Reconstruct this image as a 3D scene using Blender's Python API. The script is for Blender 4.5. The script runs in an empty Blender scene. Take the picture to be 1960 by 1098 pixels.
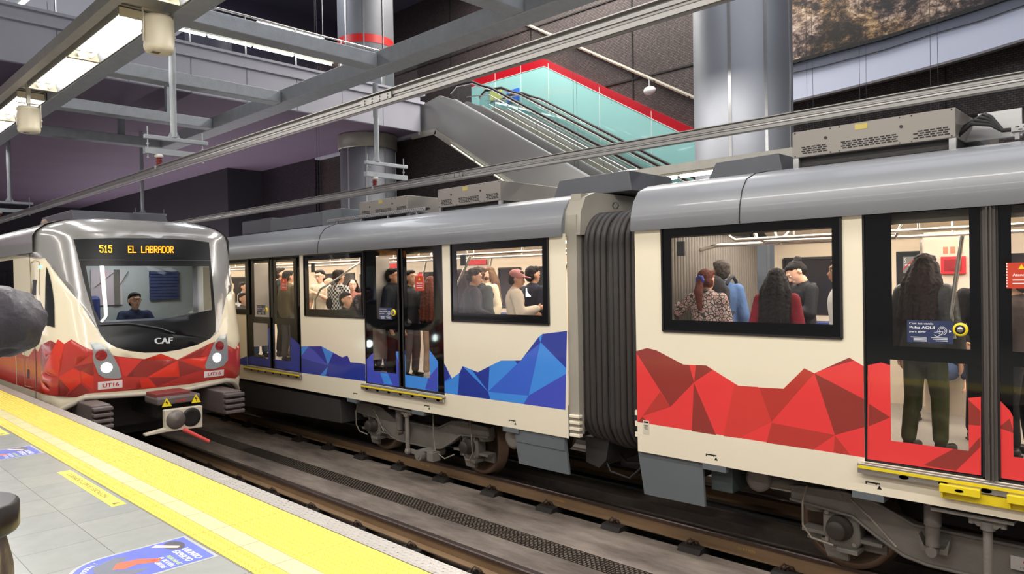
import bpy, bmesh, math, random
from mathutils import Vector, Matrix, noise
from mathutils.geometry import delaunay_2d_cdt
random.seed(7)
SC = bpy.context.scene
COL = SC.collection
# ================= camera, world, exposure, big lights =================
# world axes: X across the tracks (away from the camera), Y along the tracks (towards the arriving train), Z up, platform floor at z = 0
CAM_R=[[0.6959035, -0.0193597, 0.7178743], [-0.7179224, 0.005581, 0.6961007], [-0.0174828, -0.999797, -0.0100149]]
CAM_F=1371.99
CAM_H=1.42

cam = bpy.data.cameras.new('camera'); cam.sensor_width = 36.0; cam.lens = CAM_F / 1960 * 36.0
cam.clip_start = 0.05; cam.clip_end = 300
camo = bpy.data.objects.new('camera', cam); COL.objects.link(camo)
_r = Matrix(((CAM_R[0][0], -CAM_R[0][1], -CAM_R[0][2]), (CAM_R[1][0], -CAM_R[1][1], -CAM_R[1][2]), (CAM_R[2][0], -CAM_R[2][1], -CAM_R[2][2])))
camo.matrix_world = Matrix.Translation((0, 0, CAM_H)) @ _r.to_4x4()
SC.camera = camo
SC.view_settings.view_transform = 'Standard'
SC.view_settings.look = 'None'
SC.view_settings.gamma = 1.0
SC.view_settings.use_curve_mapping = False
SC.view_settings.exposure = 0.42
w = bpy.data.worlds.new('station_air'); SC.world = w; w.use_nodes = True
w.node_tree.nodes['Background'].inputs[0].default_value = (0.75, 0.78, 1.0, 1)
w.node_tree.nodes['Background'].inputs[1].default_value = 0.22

def area(name, loc, size, power, rot=(0, 0, 0), color=(1, 0.96, 0.9)):
    l = bpy.data.lights.new(name, 'AREA'); l.shape = 'RECTANGLE'; l.size = size[0]; l.size_y = size[1]
    l.energy = power; l.color = color
    o = bpy.data.objects.new(name, l); COL.objects.link(o); o.location = loc; o.rotation_euler = rot
    return o
# fluorescent rows of the station: over the near platform, over the far platform and the concourse above; added fill lights last
area('platform_lighting', (0.9, 3.0, 4.9), (0.35, 26), 520)
area('platform_lighting', (-2.2, 3.0, 4.9), (0.35, 26), 340)
area('track_edge_lighting', (3.43, 0.5, 4.93), (0.22, 11), 260)
area('track_edge_lighting', (3.43, 30, 4.93), (0.22, 12), 240)
area('far_platform_lighting', (10.2, 9.0, 4.9), (0.3, 10), 180)
area('far_platform_lighting', (10.2, -3.0, 4.9), (0.3, 8), 150)
area('concourse_lighting', (15.0, 12.0, 11.8), (3, 12), 1300, color=(1, 0.95, 0.88))
area('concourse_lighting', (6.0, 21.0, 11.9), (12, 2.0), 620, color=(0.95, 0.97, 1))
area('soffit_fill', (-5.2, 31, 0.5), (1.2, 26), 1100, rot=(0, math.radians(150), 0), color=(1, 0.93, 0.96))  # unseen upward fill, added to brighten the purple soffit
area('far_soffit_fill', (10.6, 31, 0.8), (0.4, 24), 420, rot=(0, math.radians(205), 0), color=(1, 0.93, 0.96))  # second upward fill, added low down to even out the soffit
area('mural_fill', (8.0, 2.0, 11.9), (8, 14), 750, color=(0.92, 0.94, 1))  # large unseen panel added to brighten the mural and its ledge

# ================= helpers =================
def lin(c):
    c = c / 255.0
    return c / 12.92 if c <= 0.04045 else ((c + 0.055) / 1.055) ** 2.4
def rgb(r, g, b): return (lin(r), lin(g), lin(b), 1)
def mat(name, c, rough=0.5, metal=0.0, var=0.06, scale=4.0, bump=0.0, bscale=60.0, emis=0.0, coat=0.0, stretch=None, spec=0.5):
    """principled material whose colour and gloss are varied a little by procedural noise"""
    m = bpy.data.materials.new(name); m.use_nodes = True
    nt = m.node_tree; N = nt.nodes; L = nt.links
    p = N['Principled BSDF']
    c = rgb(*c)
    p.inputs['Metallic'].default_value = metal
    p.inputs['Roughness'].default_value = rough
    p.inputs['Coat Weight'].default_value = coat
    p.inputs['Specular IOR Level'].default_value = spec
    tc = N.new('ShaderNodeTexCoord')
    src = tc.outputs['Object']
    if stretch:
        mp = N.new('ShaderNodeMapping'); mp.inputs['Scale'].default_value = stretch
        L.new(src, mp.inputs[0]); src = mp.outputs[0]
    nz = N.new('ShaderNodeTexNoise'); nz.inputs['Scale'].default_value = scale; nz.inputs['Detail'].default_value = 5
    L.new(src, nz.inputs['Vector'])
    mx = N.new('ShaderNodeMix'); mx.data_type = 'RGBA'
    k1, k2 = 1 - var * 2, 1 + var * 2
    mx.inputs[6].default_value = (c[0] * k1, c[1] * k1, c[2] * k1, 1)
    mx.inputs[7].default_value = (min(1, c[0] * k2), min(1, c[1] * k2), min(1, c[2] * k2), 1)
    L.new(nz.outputs[0], mx.inputs[0]); L.new(mx.outputs[2], p.inputs['Base Color'])
    if emis:
        p.inputs['Emission Color'].default_value = c
        p.inputs['Emission Strength'].default_value = emis
    if bump:
        n2 = N.new('ShaderNodeTexNoise'); n2.inputs['Scale'].default_value = bscale; n2.inputs['Detail'].default_value = 4
        L.new(src, n2.inputs['Vector'])
        b = N.new('ShaderNodeBump'); b.inputs['Strength'].default_value = bump; b.inputs['Distance'].default_value = 0.02
        L.new(n2.outputs[0], b.inputs['Height']); L.new(b.outputs[0], p.inputs['Normal'])
    return m
def glass(name, tint=(0.9, 0.93, 0.93), refl=1.5, rough=0.01):
    """thin window pane: clear, with mirror-like reflections off its face"""
    m = bpy.data.materials.new(name); m.use_nodes = True
    nt = m.node_tree; N = nt.nodes; L = nt.links
    N.remove(N['Principled BSDF'])
    t = N.new('ShaderNodeBsdfTransparent'); t.inputs[0].default_value = (*tint, 1)
    g = N.new('ShaderNodeBsdfGlossy'); g.inputs['Roughness'].default_value = rough
    lw = N.new('ShaderNodeLayerWeight'); lw.inputs['Blend'].default_value = 0.5      # Schlick curve, the same from both faces
    pw = N.new('ShaderNodeMath'); pw.operation = 'POWER'; pw.inputs[1].default_value = 5; L.new(lw.outputs['Facing'], pw.inputs[0])
    r0 = ((refl-1)/(refl+1))**2 * 2
    f = N.new('ShaderNodeMath'); f.operation = 'MULTIPLY_ADD'; f.inputs[1].default_value = 1-r0; f.inputs[2].default_value = r0; L.new(pw.outputs[0], f.inputs[0])
    nz = N.new('ShaderNodeTexNoise'); nz.inputs['Scale'].default_value = 2.0
    ml = N.new('ShaderNodeMath'); ml.operation = 'MULTIPLY_ADD'; ml.inputs[1].default_value = 0.01; ml.inputs[2].default_value = 0.0
    L.new(nz.outputs[0], ml.inputs[0])
    ad = N.new('ShaderNodeMath'); ad.operation = 'ADD'; L.new(f.outputs[0], ad.inputs[0]); L.new(ml.outputs[0], ad.inputs[1])
    mx = N.new('ShaderNodeMixShader'); L.new(ad.outputs[0], mx.inputs[0]); L.new(t.outputs[0], mx.inputs[1]); L.new(g.outputs[0], mx.inputs[2])
    L.new(mx.outputs[0], N['Material Output'].inputs[0])
    return m
def emit(name, c, s):
    m = bpy.data.materials.new(name); m.use_nodes = True
    p = m.node_tree.nodes['Principled BSDF']
    p.inputs['Base Color'].default_value = rgb(*c); p.inputs['Emission Color'].default_value = rgb(*c); p.inputs['Emission Strength'].default_value = s
    return m

class MB:
    """collects geometry for ONE mesh object"""
    def __init__(s): s.v = []; s.f = []; s.m = []; s.sm = []
    def add(s, vs, fs, mi=0, smooth=False):
        o = len(s.v); s.v += [tuple(v) for v in vs]
        for f in fs: s.f.append(tuple(i + o for i in f)); s.m.append(mi); s.sm.append(smooth)
        return s
    def box(s, a, b, mi=0):
        x0, y0, z0 = a; x1, y1, z1 = b
        if x0 > x1: x0, x1 = x1, x0
        if y0 > y1: y0, y1 = y1, y0
        if z0 > z1: z0, z1 = z1, z0
        vs = [(x0,y0,z0),(x1,y0,z0),(x1,y1,z0),(x0,y1,z0),(x0,y0,z1),(x1,y0,z1),(x1,y1,z1),(x0,y1,z1)]
        return s.add(vs, [(0,3,2,1),(4,5,6,7),(0,1,5,4),(1,2,6,5),(2,3,7,6),(3,0,4,7)], mi)
    def obox(s, c, size, M=None, mi=0):
        hx, hy, hz = size[0]/2, size[1]/2, size[2]/2
        vs = [Vector((x*hx, y*hy, z*hz)) for z in (-1,1) for (x,y) in ((-1,-1),(1,-1),(1,1),(-1,1))]
        if M is not None: vs = [M @ v for v in vs]
        vs = [v + Vector(c) for v in vs]
        return s.add(vs, [(0,3,2,1),(4,5,6,7),(0,1,5,4),(1,2,6,5),(2,3,7,6),(3,0,4,7)], mi)
    def beam(s, a, b, w, h, mi=0, up=(0,0,1)):
        a, b = Vector(a), Vector(b); d = (b-a).normalized(); u = Vector(up)
        r = d.cross(u).normalized(); u = r.cross(d).normalized()
        vs = [p + r*(i*w/2) + u*(j*h/2) for p in (a,b) for (i,j) in ((-1,-1),(1,-1),(1,1),(-1,1))]
        return s.add(vs, [(0,1,2,3),(7,6,5,4),(0,4,5,1),(1,5,6,2),(2,6,7,3),(3,7,4,0)], mi)
    def cyl(s, a, b, r, r2=None, n=20, mi=0, smooth=True, caps=True):
        a, b = Vector(a), Vector(b); r2 = r if r2 is None else r2
        d = (b-a).normalized(); t = Vector((0,0,1)) if abs(d.z) < 0.9 else Vector((1,0,0))
        u = d.cross(t).normalized(); w_ = d.cross(u)
        vs = [p + u*(math.cos(k*2*math.pi/n)*q) + w_*(math.sin(k*2*math.pi/n)*q) for p, q in ((a,r),(b,r2)) for k in range(n)]
        fs = [(k, (k+1) % n, n+(k+1) % n, n+k) for k in range(n)]
        s.add(vs, fs, mi, smooth)
        if caps:
            s.add(vs[:n], [tuple(range(n-1,-1,-1))], mi); s.add(vs[n:], [tuple(range(n))], mi)
        return s
    def tube(s, pts, r, n=8, mi=0, closed=False):
        pts = [Vector(p) for p in pts]; m = len(pts); vs = []; prev = None
        for i, p in enumerate(pts):
            d = (pts[min(i+1,m-1)] - pts[max(i-1,0)]) if not closed else (pts[(i+1)%m] - pts[i-1])
            d = d.normalized() if d.length > 1e-9 else Vector((0,0,1))
            if prev is None:
                t = Vector((0,0,1)) if abs(d.z) < 0.9 else Vector((1,0,0)); u = d.cross(t).normalized()
            else:
                u = (prev - d*prev.dot(d)); u = u.normalized() if u.length > 1e-6 else prev
            prev = u; w_ = d.cross(u)
            vs += [p + u*(math.cos(k*2*math.pi/n)*r) + w_*(math.sin(k*2*math.pi/n)*r) for k in range(n)]
        fs = [(i*n+k, i*n+(k+1)%n, ((i+1)%m)*n+(k+1)%n, ((i+1)%m)*n+k) for i in range(m if closed else m-1) for k in range(n)]
        s.add(vs, fs, mi, True)
        if not closed: s.add(vs[:n], [tuple(range(n-1,-1,-1))], mi); s.add(vs[-n:], [tuple(range(n))], mi)
        return s
    def prism(s, poly, a, b, ax='x', mi=0):
        """poly in the plane normal to ax (x: (y,z), y: (x,z), z: (x,y)) extruded from a to b"""
        P = {'x': lambda p, t: (t, p[0], p[1]), 'y': lambda p, t: (p[0], t, p[1]), 'z': lambda p, t: (p[0], p[1], t)}[ax]
        n = len(poly); vs = [P(p, a) for p in poly] + [P(p, b) for p in poly]
        fs = [tuple(range(n-1,-1,-1)), tuple(range(n, 2*n))] + [(k, (k+1)%n, n+(k+1)%n, n+k) for k in range(n)]
        return s.add(vs, fs, mi)
    def lathe(s, prof, c=(0,0,0), axis='z', n=28, mi=0, smooth=True, cap=True):
        """prof: (radius, t) pairs along the axis"""
        vs = []
        for r, t in prof:
            for k in range(n):
                a = k*2*math.pi/n; p = (r*math.cos(a), r*math.sin(a), t)
                if axis == 'x': p = (t, p[0], p[1])
                elif axis == 'y': p = (p[0], t, p[1])
                vs.append((p[0]+c[0], p[1]+c[1], p[2]+c[2]))
        m = len(prof)
        s.add(vs, [(i*n+k, i*n+(k+1)%n, (i+1)*n+(k+1)%n, (i+1)*n+k) for i in range(m-1) for k in range(n)], mi, smooth)
        if cap:
            s.add(vs[:n], [tuple(range(n))], mi); s.add(vs[-n:], [tuple(range(n))], mi)
        return s
    def ell(s, c, r, n=14, m=9, mi=0, M=None):
        vs = []; c = Vector(c)
        for i in range(1, m):
            th = math.pi*i/m
            for k in range(n):
                a = 2*math.pi*k/n
                v = Vector((r[0]*math.sin(th)*math.cos(a), r[1]*math.sin(th)*math.sin(a), r[2]*math.cos(th)))
                vs.append((M @ v if M is not None else v) + c)
        t, b = Vector((0,0,r[2])), Vector((0,0,-r[2]))
        if M is not None: t, b = M@t, M@b
        vs += [t+c, b+c]; T = len(vs)-2; B = T+1
        fs = [(i*n+k, (i+1)*n+k, (i+1)*n+(k+1)%n, i*n+(k+1)%n) for i in range(m-2) for k in range(n)]
        fs += [(T, k, (k+1)%n) for k in range(n)] + [(B, (m-2)*n+(k+1)%n, (m-2)*n+k) for k in range(n)]
        return s.add(vs, fs, mi, True)
    def cap(s, a, b, ra, rb, flat=1.0, side=(1,0,0), n=12, mi=0):
        """tapered capsule from a to b; flat scales the section along the direction square to `side`"""
        a, b = Vector(a), Vector(b); d = b-a; L_ = d.length
        d = d.normalized() if L_ > 1e-6 else Vector((0,0,1))
        u = Vector(side) - d*Vector(side).dot(d)
        if u.length < 1e-3: u = d.cross(Vector((0,1,0)))
        u.normalize(); w_ = d.cross(u)
        rings = [(a - d*ra*math.cos(t), ra*math.sin(t)) for t in (0.35, 0.8, 1.2)] + [(a, ra), (b, rb)] + [(b + d*rb*math.cos(t), rb*math.sin(t)) for t in (1.2, 0.8, 0.35)]
        vs = []
        for p, r in rings:
            vs += [p + u*(math.cos(k*2*math.pi/n)*r) + w_*(math.sin(k*2*math.pi/n)*r*flat) for k in range(n)]
        m = len(rings)
        fs = [(i*n+k, i*n+(k+1)%n, (i+1)*n+(k+1)%n, (i+1)*n+k) for i in range(m-1) for k in range(n)]
        fs += [tuple(range(n-1,-1,-1)), tuple(range((m-1)*n, m*n))]
        return s.add(vs, fs, mi, True)
    def build(s, name, mats, parent=None, bevel=0.0, rec=True, loc=None, rotz=0.0):
        me = bpy.data.meshes.new(name)
        me.from_pydata(s.v, [], s.f)
        if not isinstance(mats, (list, tuple)): mats = [mats]
        for m in mats: me.materials.append(m)
        me.polygons.foreach_set('material_index', s.m)
        me.polygons.foreach_set('use_smooth', s.sm)
        me.update()
        if rec:
            bm = bmesh.new(); bm.from_mesh(me); bmesh.ops.recalc_face_normals(bm, faces=bm.faces); bm.to_mesh(me); bm.free()
        o = bpy.data.objects.new(name, me); COL.objects.link(o)
        if parent is not None: o.parent = parent
        if loc is not None: o.location = loc
        if rotz: o.rotation_euler.z = rotz
        if bevel:
            b = o.modifiers.new('bevel', 'BEVEL'); b.width = bevel; b.segments = 2; b.limit_method = 'ANGLE'
        return o
def recentre(o):
    """put a top-level mesh's origin at the middle of its base"""
    vs = o.data.vertices
    lo = [min(v.co[i] for v in vs) for i in range(3)]; hi = [max(v.co[i] for v in vs) for i in range(3)]
    c = Vector(((lo[0]+hi[0])/2, (lo[1]+hi[1])/2, lo[2]))
    o.data.transform(Matrix.Translation(-c)); o.location = c
    return o
def tag(o, label=None, cat=None, group=None, kind=None):
    if label: o['label'] = label
    if cat: o['category'] = cat
    if group: o['group'] = group
    if kind: o['kind'] = kind
    return o
def thing(name, label, cat, loc=(0,0,0), rotz=0.0, group=None):
    o = bpy.data.objects.new(name, None); o.empty_display_size = 0.1; COL.objects.link(o)
    o.location = loc; o.rotation_euler.z = rotz
    return tag(o, label, cat, group)
def part(mb, name, mats, root, bevel=0.0, label=None, loc=None):
    """mesh built in world metres, hung under root (whose own location is taken off again)"""
    off = Vector((0,0,0)); r = root
    while r is not None: off += r.location; r = r.parent
    mb.v = [(v[0]-off.x, v[1]-off.y, v[2]-off.z) for v in mb.v]
    o = mb.build(name, mats, root, bevel)
    if label: o['label'] = label
    return o
def struct(mb, name, mats, bevel=0.0):
    return tag(mb.build(name, mats, None, bevel), kind='structure')
def single(mb, name, mats, label, cat, group=None, bevel=0.0):
    return tag(recentre(mb.build(name, mats, None, bevel)), label, cat, group)
def clone(o, parent=None):
    c = o.copy(); COL.objects.link(c); c.parent = parent
    for ch in [x for x in bpy.data.objects if x.parent == o]: clone(ch, c)
    return c

def inside(p, poly):
    x, y = p; c = False; n = len(poly); j = n-1
    for i in range(n):
        xi, yi = poly[i]; xj, yj = poly[j]
        if (yi > y) != (yj > y) and x < (xj-xi)*(y-yi)/(yj-yi)+xi: c = not c
        j = i
    return c
def sheet(outline, regions=(), holes=(), step=None, fn=None, both=None):
    """flat panel cut by constrained triangulation: exact colour fields and openings; fn maps (s,t) to metres"""
    polys = [outline] + [r[0] for r in regions] + list(holes)
    vs = []; fs = []
    for p in polys:
        o = len(vs); vs += [Vector((a, b)) for a, b in p]; fs.append(list(range(o, o+len(p))))
    if step:
        x0 = min(p[0] for p in outline); x1 = max(p[0] for p in outline); y0 = min(p[1] for p in outline); y1 = max(p[1] for p in outline)
        nx = max(1, round((x1-x0)/step[0])); ny = max(1, round((y1-y0)/step[1]))
        for i in range(nx+1):
            for j in range(ny+1): vs.append(Vector((x0+(x1-x0)*i/nx, y0+(y1-y0)*j/ny)))
    V, E, F, *_ = delaunay_2d_cdt(vs, [], fs, 0, 1e-5)
    out = MB(); out.v = [fn(v[0], v[1]) for v in V]
    for f in F:
        c = (sum(V[i][0] for i in f)/len(f), sum(V[i][1] for i in f)/len(f))
        if not inside(c, outline) or any(inside(c, h) for h in holes): continue
        mi = 0
        for r, k in regions:
            if inside(c, r): mi = k
        out.f.append(tuple(f)); out.m.append(mi); out.sm.append(step is not None)
    return out
def text_mesh(s, size, font=None, extrude=0.0):
    """letters as mesh data in the XY plane, centred left-bottom"""
    cu = bpy.data.curves.new('lettering', 'FONT'); cu.body = s; cu.size = size; cu.extrude = extrude
    o = bpy.data.objects.new('lettering', cu); COL.objects.link(o)
    dg = bpy.context.evaluated_depsgraph_get()
    me = bpy.data.meshes.new_from_object(o.evaluated_get(dg))
    bpy.data.objects.remove(o); 
    return me
def lettering(mb, s, size, origin, xdir, updir, mi=0, bold=0.0, width=None, shear=0.0):
    me = text_mesh(s, size); X = Vector(xdir).normalized(); U = Vector(updir).normalized(); O = Vector(origin)
    w = max((v.co.x for v in me.vertices), default=1)
    k = (width / w) if width else 1.0
    N = X.cross(U)
    for dx in ((0.0,) if not bold else (0.0, bold, bold/2)):
        mb.add([O + X*((v.co.x*k + dx) + shear*v.co.y) + U*v.co.y + N*(0.0002*dx/(bold or 1)) for v in me.vertices], [tuple(p.vertices) for p in me.polygons], mi)
    bpy.data.meshes.remove(me)
    return mb

# ---- shape of the arriving train's rounded cab: (s, v) unrolled round the plan curve / up the height -> metres
NC, NY = 3.93, 10.85
def nose_map(s, v, off=0.0):
    sg = -1.0 if s < 0 else 1.0
    a = abs(s)
    def plan(a):
        if a <= 0.95:
            return a, 0.1 * a * a
        if a <= 1.65:
            t = (a - 0.95) / 0.7
            x0, y0, x1, y1, x2, y2 = 0.95, 0.09, 1.33, 0.17, 1.37, 0.62
            return ((1-t)**2*x0 + 2*t*(1-t)*x1 + t*t*x2, (1-t)**2*y0 + 2*t*(1-t)*y1 + t*t*y2)
        return 1.37, 0.62 + (a - 1.65)
    x, y = plan(a)
    xa, ya = plan(a + 0.01)
    tx, ty = xa - x, ya - y
    tl = math.hypot(tx, ty)
    nx, ny = ty / tl, -tx / tl            # outward normal in plan
    zz = min(v, 2.15)
    k = 1.0 if a < 1.65 else max(0.0, 1 - (a - 1.65) / 0.9)
    rake = 0.0 if zz < 0.55 else 0.27 * (zz - 0.55)
    if zz < 0.1: rake += 0.25 * (0.1 - zz)
    z = v
    ins = 0.0
    nz = 0.0
    if v > 2.15:
        q = min((v - 2.15) / 0.62, 1.0)
        z = 2.15 + 0.27 * math.sin(q * 1.5708)
        ins = 0.62 * (1 - math.cos(q * 1.5708))
        nz = math.sin(q * 1.2)
        ny *= math.cos(q * 1.2); nx *= math.cos(q * 1.2)
        rake += 0.05 * q
    ix = 1 - ins / 1.37
    return (NC + sg * (x * ix + nx * off), NY + y + k * rake + ins * abs(ny) * 1.0 + ny * off, z + nz * off)

# ================= materials =================
galv = mat('galvanized_steel', (166, 170, 174), 0.48, 0.35, 0.10, 7, 0.12, 40)
galv_warm = mat('warm_galvanized_steel', (186, 182, 172), 0.42, 0.4, 0.08, 6, 0.08, 30)
alu = mat('brushed_aluminium', (196, 196, 196), 0.3, 0.75, 0.05, 3, stretch=(1, 0.05, 8))
column_skin = mat('satin_column_cladding', (140, 142, 148), 0.55, 0.45, 0.06, 1.2, 0.06, 3)
steel_dark = mat('dark_painted_steel', (78, 78, 84), 0.45, 0.2, 0.08, 3)
white_panel = mat('pale_fascia_panel', (176, 176, 188), 0.55, 0.0, 0.05, 1.5)
purple = mat('dull_purple_soffit_paint', (112, 96, 116), 0.75, 0, 0.08, 0.6)
darkwall = mat('dark_painted_wall', (40, 37, 46), 0.8, 0, 0.1, 1.0)
tube_on = emit('lit_fluorescent_tube', (255, 253, 250), 15)
tube_far = emit('lit_far_tube', (250, 255, 255), 9)
cream_paint = mat('cream_enamel', (238, 226, 196), 0.4, 0, 0.03, 5)
black_rubber = mat('black_rubber', (26, 26, 28), 0.6, 0, 0.1, 8)

def tile_mat():
    m = mat('grey_platform_tile', (186, 188, 184), 0.22, 0, 0.05, 3, 0.03, 20)
    nt = m.node_tree; N = nt.nodes; L = nt.links; p = N['Principled BSDF']
    tc = N.new('ShaderNodeTexCoord'); mp = N.new('ShaderNodeMapping')
    mp.inputs['Rotation'].default_value = (0, 0, 0); mp.inputs['Location'].default_value = (-0.13, -0.056, 0)
    L.new(tc.outputs['Object'], mp.inputs[0])
    b = N.new('ShaderNodeTexBrick'); b.offset = 0.0; b.inputs['Scale'].default_value = 1.0
    b.inputs['Brick Width'].default_value = 0.37; b.inputs['Row Height'].default_value = 0.3717
    b.inputs['Mortar Size'].default_value = 0.0022; b.inputs['Mortar Smooth'].default_value = 0.3
    b.inputs['Color1'].default_value = rgb(152, 155, 153); b.inputs['Color2'].default_value = rgb(160, 162, 157); b.inputs['Mortar'].default_value = rgb(104, 104, 100)
    L.new(mp.outputs[0], b.inputs[0])
    n = N.new('ShaderNodeTexNoise'); n.inputs['Scale'].default_value = 9; n.inputs['Detail'].default_value = 8; L.new(tc.outputs['Object'], n.inputs[0])
    mx = N.new('ShaderNodeMix'); mx.data_type = 'RGBA'; mx.blend_type = 'MULTIPLY'; mx.inputs[0].default_value = 0.35
    cr = N.new('ShaderNodeValToRGB'); cr.color_ramp.elements[0].position = 0.3; cr.color_ramp.elements[0].color = (0.72, 0.75, 0.76, 1); cr.color_ramp.elements[1].position = 0.7
    L.new(n.outputs[0], cr.inputs[0]); L.new(b.outputs[0], mx.inputs[6]); L.new(cr.outputs[0], mx.inputs[7]); L.new(mx.outputs[2], p.inputs['Base Color'])
    return m
def yellow_mat(name, c, rough=0.35, speck=0.0):
    m = mat(name, c, rough, 0, 0.04, 12, 0.05, 90)
    if speck:
        nt = m.node_tree; N = nt.nodes; L = nt.links; p = N['Principled BSDF']
        v = N.new('ShaderNodeTexVoronoi'); v.inputs['Scale'].default_value = 170
        tc = N.new('ShaderNodeTexCoord'); L.new(tc.outputs['Object'], v.inputs[0])
        cr = N.new('ShaderNodeValToRGB'); cr.color_ramp.elements[0].position = 0.12; cr.color_ramp.elements[1].position = 0.3
        cr.color_ramp.elements[0].color = rgb(188, 170, 84); cr.color_ramp.elements[1].color = rgb(*c)
        L.new(v.outputs['Distance'], cr.inputs[0]); L.new(cr.outputs[0], p.inputs['Base Color'])
    return m
def mesh_wall_mat(name, c1, c2, sc=26.0):
    """expanded metal cladding: dark diamonds between brown strands"""
    m = mat(name, c1, 0.55, 0.3, 0.05, 3)
    nt = m.node_tree; N = nt.nodes; L = nt.links; p = N['Principled BSDF']
    tc = N.new('ShaderNodeTexCoord'); sx = N.new('ShaderNodeSeparateXYZ'); L.new(tc.outputs['Object'], sx.inputs[0])
    ax = N.new('ShaderNodeMath'); ax.operation = 'ADD'; L.new(sx.outputs['X'], ax.inputs[0]); L.new(sx.outputs['Y'], ax.inputs[1])
    mp = N.new('ShaderNodeCombineXYZ'); L.new(ax.outputs[0], mp.inputs['X']); L.new(sx.outputs['Z'], mp.inputs['Y'])
    v = N.new('ShaderNodeTexBrick'); v.inputs['Scale'].default_value = 1.0; v.inputs['Brick Width'].default_value = 0.10; v.inputs['Row Height'].default_value = 0.045; v.inputs['Mortar Size'].default_value = 0.012
    v.inputs['Mortar Smooth'].default_value = 0.6
    v.inputs['Color1'].default_value = rgb(*c2); v.inputs['Color2'].default_value = rgb(*[min(255, k * 1.3) for k in c2]); v.inputs['Mortar'].default_value = rgb(*c1)
    L.new(mp.outputs[0], v.inputs[0])
    n = N.new('ShaderNodeTexNoise'); n.inputs['Scale'].default_value = 0.5; L.new(tc.outputs['Object'], n.inputs[0])
    mx = N.new('ShaderNodeMix'); mx.data_type = 'RGBA'; mx.blend_type = 'MULTIPLY'; mx.inputs[0].default_value = 0.5
    L.new(v.outputs[0], mx.inputs[6]); L.new(n.outputs[0], mx.inputs[7]); L.new(mx.outputs[2], p.inputs['Base Color'])
    b = N.new('ShaderNodeBump'); b.inputs['Strength'].default_value = 0.5; L.new(v.outputs['Fac'], b.inputs['Height']); L.new(b.outputs[0], p.inputs['Normal'])
    return m
def concrete_mat():
    m = mat('dirty_track_concrete', (128, 116, 106), 0.8, 0, 0.08, 3, 0.25, 25)
    nt = m.node_tree; N = nt.nodes; L = nt.links; p = N['Principled BSDF']
    tc = N.new('ShaderNodeTexCoord'); mp = N.new('ShaderNodeMapping'); mp.inputs['Scale'].default_value = (1.6, 0.45, 1); L.new(tc.outputs['Object'], mp.inputs[0])
    n = N.new('ShaderNodeTexNoise'); n.inputs['Scale'].default_value = 1.6; n.inputs['Detail'].default_value = 9; n.inputs['Roughness'].default_value = 0.65; L.new(mp.outputs[0], n.inputs[0])
    cr = N.new('ShaderNodeValToRGB'); cr.color_ramp.elements[0].position = 0.3; cr.color_ramp.elements[1].position = 0.72
    cr.color_ramp.elements[0].color = rgb(84, 74, 68); cr.color_ramp.elements[1].color = rgb(172, 158, 146)
    L.new(n.outputs[0], cr.inputs[0]); L.new(cr.outputs[0], p.inputs['Base Color'])
    return m
tile = tile_mat()
yellow = yellow_mat('yellow_tactile_paving', (222, 200, 88))
yellow_smooth = yellow_mat('speckled_pale_yellow_paving', (216, 208, 158), 0.3, 1)
mesh_brown = mesh_wall_mat('brown_expanded_metal', (46, 39, 39), (76, 66, 65))
concrete = concrete_mat()
track_black = mat('sooty_ballast_floor', (20, 18, 18), 0.9, 0, 0.2, 3, 0.3, 20)
nosing = mat('chequered_nosing_plate', (176, 170, 164), 0.4, 0.3, 0.06, 8)

# ================= platform and track bed =================
Y0, Y1 = -7.0, 46.0
ZR = -1.21                                    # rail top
struct(MB().box((-6, Y0, -0.6), (1.615, Y1, 0.0)), 'floor_platform', tile)
# edge paving strips, one object each kind of strip
mb = MB()
struct(MB().box((1.62, Y0, -0.3), (1.735, Y1, 0.0)), 'floor_tactile_strip', yellow)
struct(MB().box((1.738, Y0, -0.3), (1.85, Y1, 0.0)), 'floor_smooth_strip', yellow_smooth)
struct(MB().box((1.853, Y0, -0.3), (2.2, Y1, 0.0)), 'floor_warning_strip', yellow)
struct(MB().box((1.60, Y0, -0.32), (2.2, Y1, -0.004)), 'floor_strip_bed', mat('dark_joint_grout', (110, 100, 70), 0.8))
struct(MB().box((2.205, Y0, -0.12), (2.325, Y1, 0.002)).box((2.12, Y0, -0.5), (2.2, Y1, -0.05)).box((2.0, Y0, -1.5), (2.12, Y1, -0.3)), 'trim_platform_nosing', nosing)
# domes on the tactile paving: cones in a square grid, dense near, all one countless texture
mb = MB()
def dome(mb, x, y, r=0.0125, h=0.012, n=6):
    vs = [(x + r*math.cos(k*math.tau/n), y + r*math.sin(k*math.tau/n), 0.0) for k in range(n)]
    vs += [(x + r*0.5*math.cos(k*math.tau/n), y + r*0.5*math.sin(k*math.tau/n), h) for k in range(n)]
    mb.add(vs, [(k, (k+1) % n, n+(k+1) % n, n+k) for k in range(n)] + [tuple(range(n, 2*n))], 0, True)
yy = 2.6
while yy < 13.0:
    for x in (1.651, 1.704): dome(mb, x, yy)
    for k in range(9): dome(mb, 1.878 + k*0.037, yy)
    yy += 0.040 if yy < 9 else 0.055
tag(mb.build('tactile_domes', yellow, rec=False), 'low yellow warning domes studding the platform edge paving', 'paving', kind='stuff')
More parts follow.
